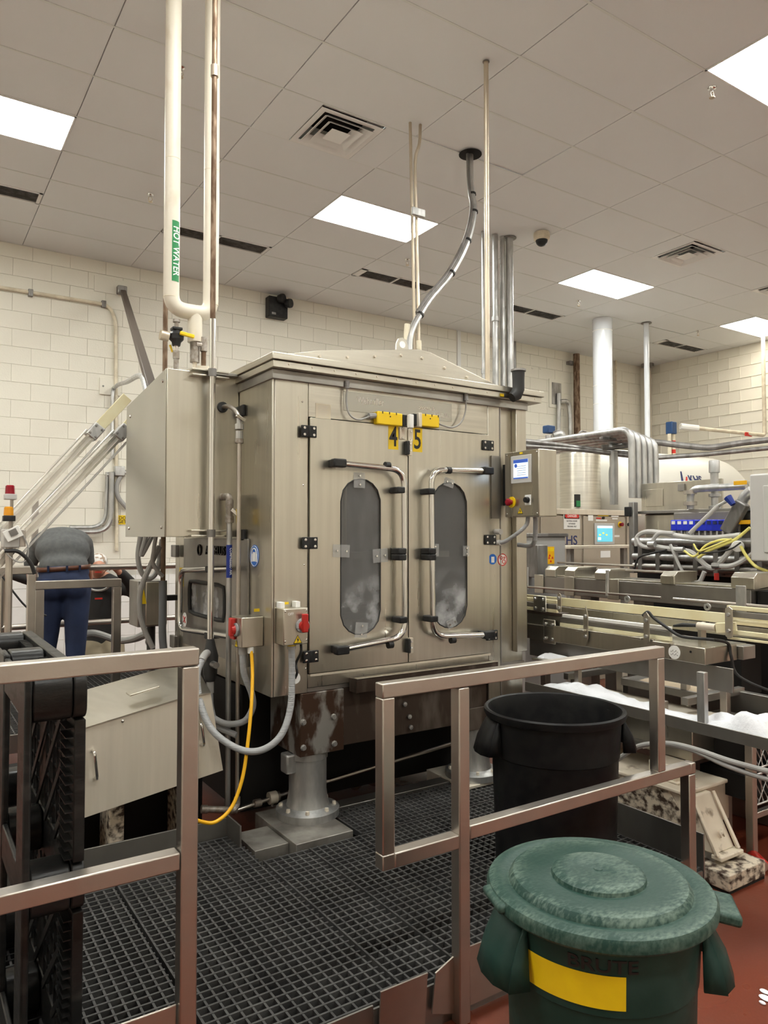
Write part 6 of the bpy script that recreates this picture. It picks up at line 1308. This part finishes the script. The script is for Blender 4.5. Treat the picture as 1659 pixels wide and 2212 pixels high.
# tanks
def tank(label, px, ytop, wpx, f, z0, m, name='steel_tank'):
    p = aF(px, ytop, f); r_ = wpx / 2 / FPX * f; t = thing(name, label, 'tank', (p.x, p.y, 0)); zt_ = p.z
    prof = [(0, z0), (r_, z0), (r_, zt_ - r_ * .55)] + [(r_ * math.cos(a), zt_ - r_ * .55 + r_ * .55 * math.sin(a)) for a in [k * math.pi / 16 for k in range(1, 9)]]
    MB().lathe(prof, (p.x, p.y, 0), 36).build('shell', m, t, 0, .9); return t, p, r_
t, p, r_ = tank('bright dome-topped steel tank behind the beige cabinet', 1252, 962, 86, 9.6, 0, 'steelh')
q = aF(1245, 1080, 9.6 - r_ - .02); MB().box(q.x - .04, q.x + .04, q.y - .03, q.y, q.z - .09, q.z + .07).build('sight_glass', 'print_black', t); MB().box(q.x - .035, q.x + .035, q.y - .035, q.y - .03, q.z - .085, q.z - .01).build('sight_liquid', 'greenlabel', t)
tank('larger steel tank with a rounded top right of the dome-topped tank', 1335, 968, 104, 12.0, 0, 'steelh')
# horizontal white tank with lettering
YT = 6.3; zc_ = 2.12; rr = .66; xa_, xb_ = aY(1400, 1040, YT).x, aY(1560, 1040, YT).x
wt = thing('white_tank', 'long white horizontal tank with a dark blue lettered logo', 'tank', ((xa_ + xb_) / 2, YT + .3, zc_ - rr))
prof = [(0, xa_ - .6), (rr * .7, xa_ - .55), (rr, xa_ - .3), (rr, xb_)] + [(rr * math.cos(a), xb_ + .55 * math.sin(a)) for a in [k * math.pi / 16 for k in range(1, 9)]]
MB().lathe(prof, (0, YT + .3, zc_), 56, (1, 0, 0)).build('shell', 'tankwhite', wt, 0, .9)
def on_tank(x0_, z0_):
    def f(x, y, z):
        a = (z0_ + y) / rr; return Vector((x0_ + x, YT + .3 - (rr + .006 + z) * math.cos(a), zc_ + (rr + .006 + z) * math.sin(a)))
    return f
lx = aY(1508, 1040, YT - .35).x; lz = aY(1508, 1036, YT - .35).z - zc_
text('KHS', .17, 'print_blue', 'logo_lettering', wt, (0, 0, 0), XA, ZA, .002, 1.0, bend=on_tank(lx, lz))
for k, m_ in enumerate(('print_blue', 'redprint')):
    f_ = on_tank(lx - .36 + k * .07, lz); MB().add([f_(0, -.09, .002), f_(.06, -.09, .002), f_(.12, .12 - .08 * k, .002), f_(.09, .12 - .08 * k, .002)], [(0, 1, 2, 3)]).build('logo_stripe', m_, wt)
MB().box(xa_, xb_, YT + .1, YT + .5, 0, zc_ - rr + .05).build('saddle', 'grayen', wt, .01)
# ---------------------------------------------------------------- overhead tube bundle
XO = 5.4
tb = thing('tube_bundle', 'bundle of five bright tubes bending down beside the tanks', 'pipe', (XO, 4.2, 1.8))
for k in range(5):
    x = XO + k * .085; pa = aX(1130, 952 - k * 2, x); pb = aX(1362 + k * 13, 912 + k * 3, XO); yb2 = aX(1364 + k * 12.5, 920, x).y
    z = 2.56 - k * .015; MB().tube(fillet([(x, 5.9, z), (x, yb2, z), (x, yb2, 1.95)], .12, 6), .031, 12).build('tube', 'zinc', tb)
MB().box(XO - .04, XO + .42, 4.5, 4.54, 2.50, 2.522).build('tube_hanger', 'zincd', tb, .002)
ph = thing('pipe_rack', 'steel pipe rack and tray running under the tube bundle to the right edge', 'pipe rack', (5.5, 4, 1.9))
for pts, r_, m_ in (([(1130, 952), (1200, 960), (1335, 978), (1420, 984)], .022, 'zincd'), ([(1300, 968), (1350, 962), (1408, 954), (1470, 962), (1530, 968), (1600, 957), (1680, 948)], .03, 'zincd'), ([(1130, 963), (1260, 972), (1400, 990), (1520, 982), (1680, 966)], .022, 'zincd'), ([(1390, 962), (1400, 960), (1412, 958), (1414, 1000), (1414, 1040)], .04, 'zinc'), ([(1325, 975), (1326, 1000), (1326, 1090)], .04, 'zinc'), ([(1330, 985), (1317, 1010), (1318, 1060), (1328, 1090)], .012, 'graycable')):
    MB().tube(fillet([aF(x, y, 7.0) for x, y in pts], .08, 4), r_, 10).build('rack_pipe', m_, ph)
a, c = aF(1185, 930, 7.6), aF(1215, 925, 7.6); MB().box(a.x - .05, a.x + .06, a.y - .04, a.y + .04, a.z - .03, a.z + .05).build('blue_actuator', 'navyblue', ph, .01); MB().cyl(a + Vector((0, 0, -.05)), a + Vector((0, 0, -.35)), .035, n=10).build('valve_neck', 'zinc', ph)
MB().tube(fillet([aF(1195, 940, 7.6), aF(1212, 934, 7.6), aF(1217, 955, 7.6)], .08), .04, 10).build('bend', 'zinc', ph)
c = aF(1262, 948, 7.8); MB().tube([c + Vector((.17 * math.cos(a) * .85, .05 * math.cos(a), .08 * math.sin(a))) for a in [k * math.pi / 12 for k in range(25)]], .012, 6).tube([c + Vector((-.14, -.04, 0)), c + Vector((.14, .04, 0))], .01, 6).build('hand_wheel', 'zincd', ph)
# ================================================================== BINS
def bin_(name, label, c, z0, rim_r, base_r, zr, m, mrim, handles, lid=None):
    c = Vector((c[0], c[1], z0)); hgt = zr - z0
    t = thing(name, label, 'bin', c)
    prof = [(0, 0), (base_r - .02, 0), (base_r, .015), (base_r + (rim_r - .035 - base_r) * .8, hgt * .72), (rim_r - .03, hgt * .735), (rim_r - .022, hgt - .04), (rim_r - .006, hgt - .035), (rim_r, hgt - .022), (rim_r, hgt - .006), (rim_r - .008, hgt), (rim_r - .018, hgt - .004), (rim_r - .03, hgt - .04), (base_r + .02, .05), (0, .03)]
    MB().lathe(prof, c, 56).build('bin_body', m, t, 0, .5)
    for a in handles:
        d = Vector((math.cos(a), math.sin(a), 0)); s_ = Vector((-d.y, d.x, 0)); p = c + d * (rim_r - .022)
        hb, ht_ = hgt - .215, hgt - .03
        # scooped grip: outer skin flaring down and outward, two side cheeks
        o = []
        for u, wd in ((-1, 0), (-.6, 0), (0, 0), (.6, 0), (1, 0)):
            for k, (out, zz) in enumerate(((.0, ht_), (.025, ht_ - .03), (.058, ht_ - .09), (.075, ht_ - .15), (.06, hb + .012), (.0, hb - .0))):
                ww = .075 + .035 * (k / 5 if k < 4 else .75); fall = 1 - .28 * abs(u) ** 3
                o.append(p + s_ * (u * ww) + d * (out * fall - .012 * (abs(u) ** 2)) + Vector((0, 0, zz)))
        fs = [(i * 6 + k, (i + 1) * 6 + k, (i + 1) * 6 + k + 1, i * 6 + k + 1) for i in range(4) for k in range(3)]
        fs += [(k, k + 1, 3 - 0, ) for k in ()]
        m_ = MB().add(o, fs)
        # cheeks
        for i in (0, 4):
            q = [o[i * 6 + k] for k in range(4)]; inn_ = [Vector((x.x, x.y, x.z)) - d * (d.dot(x - p) + .012) for x in q]
            m_.add(q + inn_, [(k, k + 1, 4 + k + 1, 4 + k) for k in range(3)])
        hh = m_.build('handle', m, t, 0, .5); sm = hh.modifiers.new('thick', 'SOLIDIFY'); sm.thickness = .008; sm.offset = -1
    return t, c, hgt
bk, c, hg = bin_('trash_bin', 'open black plastic trash bin standing on the grating behind the rail', (2.41, 2.305), ZP, .305, .235, .868, 'blackcan', 'blackcan', [math.radians(33.35 * -1 + 180 + 8), math.radians(-33.35 + 4)])
# moulded panel arch on the black bin
gb, c, hg = bin_('trash_bin', 'green plastic trash bin with a lid and yellow tape in the foreground', (1.545, 1.325), 0., .272, .205, .70, 'green', 'green', [math.radians(180 - 33 + 12), math.radians(-33 - 14)])
lid = MB().lathe([(.268, .678), (.285, .678), (.290, .684), (.290, .702), (.284, .712), (.262, .718), (.250, .716), (.232, .712), (.227, .722), (.220, .729), (.205, .7315), (.13, .729), (.121, .728), (.118, .737), (.110, .742), (.095, .7435), (.03, .745), (.026, .7435), (.012, .7435), (.010, .746), (0, .746)], (1.545, 1.325, 0), 72).build('lid', 'greenlid', gb, 0, .55)
for a in (math.radians(-47),): d = Vector((math.cos(a), math.sin(a), 0)); MB().bar(Vector((1.545, 1.325, .685)) + d * .27, Vector((1.545, 1.325, .675)) + d * .335, .13, .028).build('lid_tab', 'greenlid', gb, .008)
for a in (math.radians(159),): d = Vector((math.cos(a), math.sin(a), 0)); MB().bar(Vector((1.545, 1.325, .70)) + d * .27, Vector((1.545, 1.325, .695)) + d * .30, .12, .022).build('lid_tab', 'greenlid', gb, .008)
# tape band and embossed lettering wrap the side that faces the aisle
def on_bin(theta, z, off=.002):
    base_r, rim_r, hgt = .205, .272, .70
    k = z / (hgt * .72) if z < hgt * .72 else 1
    r = base_r + (rim_r - .035 - base_r) * .8 * (k) if z <= hgt * .72 else rim_r - .03 + (.008) * ((z - hgt * .735) / (hgt * .2))
    r += off; return Vector((1.545 + r * math.cos(theta), 1.325 + r * math.sin(theta), z))
va = math.atan2(-1.325, -1.545)
vs_ = []; n_ = 24
for i in range(n_ + 1):
    th = va - 1.0 + i * (1.24 / n_); zc_ = .535 + .012 * math.sin(i * .7) * 0
    vs_ += [on_bin(th, .533), on_bin(th, .612)]
MB().add(vs_, [(2 * i, 2 * i + 2, 2 * i + 3, 2 * i + 1) for i in range(n_)]).build('tape_band', 'tape', gb)
text('BRUTE', .043, 'print_black', 'moulded_lettering', gb, (0, 0, 0), XA, ZA, .001, 1.25, cut='x', bend=lambda x, y, z: on_bin(va + .03 + x / .245, .632 + y, .0015 + z))
for k in range(5):
    th = va + math.radians(72 * k + 36)
    MB().tube([on_bin(th - .35, .06, .001), on_bin(th - .34, .45, .002), on_bin(th - .2, .49, .003), on_bin(th + .2, .49, .003), on_bin(th + .34, .45, .002), on_bin(th + .35, .06, .001)], .004, 6).build('moulded_rib', 'green', gb)
# crushed can and foam flecks on the floor
pc_ = aZ(1648, 1872, .033); cn = thing('drink_can', 'crushed red drink can lying on the red floor', 'can', pc_)
MB().lathe([(0, 0), (.022, 0), (.026, .004), (.033, .012), (.033, .105), (.027, .116), (.025, .12), (0, .118)], pc_, 20, (.6, .8, 0)).build('can_body', 'red', cn); MB().lathe([(0, -.001), (.026, -.001), (.026, .003), (0, .003)], pc_, 20, (.6, .8, 0)).build('can_end', 'alu', cn)
for n, (x, y, r) in enumerate(((1652, 2142, .012), (1654, 2156, .016), (1647, 2166, .008))):
    q = aZ(x, y, .004); o = MB().ell(q, (r, r * 1.5, .005), 12, 6).build('foam_fleck', 'foam'); tag(o, ['small white foam fleck on the red floor, farthest of three', 'larger white foam fleck on the red floor, middle of three', 'tiny white foam fleck on the red floor, nearest of three'][n], 'foam', 'foam flecks on the floor')
# ================================================================== WORKERS
def fuse(name, parts, m, parent=None, vox=.014, smooth=6):
    """one continuous surface from tapered limbs: list of (p0, r0, p1, r1) and ('e', centre, radii, rotation)"""
    mb = MB()
    for s in parts:
        if s[0] == 'e': mb.ell(s[1], s[2], 20, 14, s[3] if len(s) > 3 else None)
        else:
            p0, r0, p1, r1 = s; p0, p1 = Vector(p0), Vector(p1); n = 7
            d = (p1 - p0); P, R = [], []
            for k in range(n + 1): P.append(p0 + d * (k / n)); R.append(r0 + (r1 - r0) * k / n)
            mb.tube(P, R, 14); mb.ell(p0, r0, 14, 10); mb.ell(p1, r1, 14, 10)
    o = mb.build(name, m, None); md = o.modifiers.new('r', 'REMESH'); md.mode = 'VOXEL'; md.voxel_size = vox
    sm = o.modifiers.new('s', 'SMOOTH'); sm.factor = .5; sm.iterations = smooth
    dg = bpy.context.evaluated_depsgraph_get(); me = bpy.data.meshes.new_from_object(o.evaluated_get(dg)); o.modifiers.clear(); old = o.data; o.data = me; bpy.data.meshes.remove(old)
    me.name = name; me.materials.clear(); me.materials.append(M[m])
    for p in me.polygons: p.use_smooth = True
    if parent: adopt(o, parent)
    return o
def hand(pts_root, d, side, up, curl, parts, L=.085):
    """palm and five fingers; d finger direction, side across the knuckles, up the back of the hand"""
    p = Vector(pts_root); d, side, up = Vector(d).normalized(), Vector(side).normalized(), Vector(up).normalized()
    for k in (-1, 0, 1): parts.append((p + side * k * .02, .017, p + d * .07 + side * k * .024, .015))
    for k, ln in zip((-1.5, -.5, .5, 1.5), (.06, .072, .068, .052)):
        a = p + d * .075 + side * k * .019; b = a + (d - up * curl * .5).normalized() * ln * .55; c = b + (d * .4 - up * curl).normalized() * ln * .55
        parts += [(a, .0105, b, .0095), (b, .0095, c, .008)]
    a = p + d * .02 + side * -.032; b = a + (d * .7 - side * .6 - up * curl * .3).normalized() * .045; c = b + (d * .9 - up * curl * .8).normalized() * .03
    parts += [(a, .0125, b, .011), (b, .011, c, .009)]
# ---- worker A: bent forward over the frame, seen from behind
fA = 6.2
hip = aF(138, 1262, fA); hipz = hip.z
A = thing('person', 'person in a grey polo and navy trousers bending forward over the frame', 'person', (hip.x, hip.y, ZP2))
fw = Vector((hip.x, hip.y, 0)).normalized(); rt = Vector((fw.y, -fw.x, 0)); HA = -math.atan2(fw.x, fw.y)
def PA(r, f, z): return hip + rt * (r * 1.1) + fw * f + Vector((0, 0, z))
feetz = ZP2 - hip.z
# trousers
tr = [('e', PA(0, 0, .01), (.212, .165, .15), Matrix.Rotation(HA, 3, 'Z')), ('e', PA(.0, .03, .10), (.205, .15, .08), Matrix.Rotation(HA, 3, 'Z')),
      (PA(-.095, .0, -.04), .115, PA(-.105, .0, -.40), .088), (PA(-.105, 0, -.40), .088, PA(-.13, -.02, feetz + .09), .066),
      (PA(.095, .0, -.04), .115, PA(.09, -.05, -.40), .09), (PA(.09, -.05, -.40), .09, PA(.085, -.10, feetz + .09), .07),
      ('e', PA(-.085, -.07, -.03), (.10, .09, .11)), ('e', PA(.085, -.07, -.03), (.10, .09, .11))]
# torso bends away from the camera: shirt
sh_ = [('e', PA(0, .06, .15), (.205, .14, .11), Matrix.Rotation(HA, 3, 'Z')), ('e', PA(-.01, .16, .27), (.228, .16, .155), Matrix.Rotation(HA, 3, 'Z')), ('e', PA(-.015, .28, .35), (.245, .17, .14), Matrix.Rotation(HA, 3, 'Z')),
       ('e', PA(-.02, .38, .36), (.23, .15, .12), Matrix.Rotation(HA, 3, 'Z')), (PA(-.19, .36, .33), .078, PA(-.25, .40, .16), .062), (PA(.155, .38, .34), .075, PA(.185, .42, .18), .058)]
body = [(PA(0, .0, -.02), .12, PA(0, .3, .30), .12), (PA(0, .36, .34), .07, PA(-.0, .52, .28), .055), ('e', PA(0, .60, .22), (.078, .09, .105)), ('e', PA(-.078, .60, .22), (.012, .025, .032)), ('e', PA(.078, .60, .22), (.012, .025, .032)), ('e', PA(0, .69, .20), (.014, .02, .02)),
        (PA(-.25, .40, .18), .046, PA(-.235, .44, -.02), .038), (PA(-.235, .44, -.02), .038, PA(-.20, .60, -.06), .028), (PA(.185, .42, .19), .044, PA(.19, .47, .02), .036), (PA(.19, .47, .02), .036, PA(.18, .66, .0), .028),
        (PA(-.1, 0, -.05), .075, PA(-.125, -.02, feetz + .1), .04), (PA(.1, 0, -.05), .075, PA(.085, -.09, feetz + .1), .04)]
hand(PA(-.20, .60, -.06), fw, rt, (0, 0, 1), .6, body); hand(PA(.18, .66, 0), fw, -rt, (0, 0, 1), .6, body)
fuse('body', body, 'skin', A); fuse('trousers', tr, 'navy', A); fuse('polo_shirt', sh_, 'shirt', A, .016, 24)
hb = [('e', PA(0, .575, .245), (.085, .085, .10))]; fuse('hair', hb, 'hair', A)
bl = []
for k in range(29):
    a = 2 * math.pi * k / 28; bl.append(PA(.192 * math.cos(a), .035 + .162 * math.sin(a), .135 + .012 * math.cos(a) - .03 * math.sin(a) * 0))
m_ = MB(); n_ = len(bl); vs_ = []
for p in bl: vs_ += [p + Vector((0, 0, -.019)), p + Vector((0, 0, .019))]
m_.add(vs_, [(2 * i, 2 * i + 2, 2 * i + 3, 2 * i + 1) for i in range(n_ - 1)]); bo = m_.build('belt', 'leather', A); sm_ = bo.modifiers.new('t', 'SOLIDIFY'); sm_.thickness = .008
for r_ in (-.11, .02, .11):
    p = PA(r_, .035 - .162 * math.sqrt(max(0, 1 - (r_ / .192) ** 2)) - .006, .135); MB().box(p.x - .008, p.x + .008, p.y - .006, p.y + .006, p.z - .028, p.z + .026).build('belt_loop', 'navy', A)
for r_, f_ in ((-.13, .0), (.085, -.08)):
    s_ = [(PA(r_, f_ - .02, feetz + .045), .045, PA(r_, f_ + .16, feetz + .038), .038)]; fuse('shoe', s_, 'leather', A)
# ---- worker B: crouching beyond the pipe rail, facing the camera, arms spread to the rails
fB = 7.35
ch_ = aF(222, 1300, fB); Bp = thing('person', 'person in a black jacket and hair net crouching behind the pipe rail', 'person', (ch_.x, ch_.y, 0))
def PB(x, y, df=0.): return aF(x, y, fB + df)
jk = [(PB(225, 1272), .165, PB(222, 1385), .17), ('e', PB(200, 1262, 0), (.10, .11, .08)), ('e', PB(250, 1262, 0), (.10, .11, .08)), (PB(262, 1268), .082, PB(287, 1275, -.12), .07), (PB(287, 1278, -.12), .07, PB(284, 1262, -.2), .062), (PB(284, 1262, -.2), .06, PB(262, 1238, -.30), .05),
      (PB(180, 1275), .085, PB(95, 1263, -.1), .065), (PB(95, 1263, -.1), .062, PB(22, 1241, -.3), .045), ('e', PB(222, 1395), (.19, .16, .10))]
bd = [(PB(222, 1380), .12, PB(222, 1260), .12), (PB(216, 1262, -.03), .06, PB(213, 1235, -.06), .055), ('e', PB(212, 1224, -.10), (.075, .095, .105)), ('e', PB(213, 1228, -.20), (.016, .02, .022)), ('e', PB(196, 1226, -.09), (.012, .02, .03)), ('e', PB(228, 1226, -.09), (.012, .02, .03)),
      (PB(262, 1240, -.30), .034, PB(250, 1229, -.38), .03), (PB(22, 1241, -.3), .034, PB(6, 1238, -.36), .03), (PB(210, 1395), .08, PB(203, 1425, -.28), .07), (PB(236, 1395), .08, PB(246, 1425, -.28), .07), (PB(203, 1425, -.28), .06, PB(203, 1480, .1), .045), (PB(246, 1425, -.28), .06, PB(246, 1480, .1), .045)]
hand(PB(255, 1226, -.38), -rt, fw * -1, (0, 0, 1), .9, bd); hand(PB(8, 1238, -.36), -rt, fw * -1, (0, 0, 1), .7, bd)
fuse('body', bd, 'skin', Bp); fuse('jacket', jk, 'jacket', Bp, .016, 8)
kh = [(PB(205, 1395), .13, PB(202, 1425, -.3), .105), (PB(240, 1395), .13, PB(246, 1425, -.3), .105), (PB(202, 1425, -.3), .10, PB(203, 1490, .12), .065), (PB(246, 1425, -.3), .10, PB(246, 1490, .12), .065), ('e', PB(222, 1405), (.2, .17, .11))]
fuse('trousers', kh, 'khaki', Bp)
fuse('hair_net', [('e', PB(212, 1214, -.075), (.092, .105, .092))], 'net', Bp)
for x in (206, 221): MB().ell(PB(x, 1226, -.195), (.012, .008, .009), 10, 6).build('eye', 'print_white', Bp)
MB().bar(PB(205, 1236, -.185), PB(220, 1236, -.185), .006, .01).build('mouth', 'redprint', Bp)
gl = MB()
for x in (205, 222): gl.tube([PB(x, 1226, -.21) + rt * .022 * math.cos(a) + Vector((0, 0, .017 * math.sin(a))) for a in [k * math.pi / 8 for k in range(17)]], .0025, 5)
gl.build('glasses', 'print_black', Bp)
MB().tube([PB(212 + 24 * math.cos(a), 1262 + 14 * math.sin(a), -.16) for a in [k * math.pi / 12 for k in range(1, 12)]], .012, 6).build('collar', 'grayen', Bp)
text('logo', .05, 'redprint', 'chest_print', Bp, PB(213, 1293, -.185), rt, ZA, .001) if False else MB().box(PB(213, 1293, -.19).x - .035, PB(213, 1293, -.19).x + .035, PB(213, 1293, -.19).y - .003, PB(213, 1293, -.19).y + .003, PB(213, 1293, -.19).z - .008, PB(213, 1293, -.19).z + .008).build('chest_print', 'redprint', Bp)
for x in (203, 246): fuse('shoe', [(aF(x, 1490, fB + .1) * 1, .05, aF(x, 1492, fB - .1), .045)], 'rubber', Bp)
bpy.context.view_layer.update()
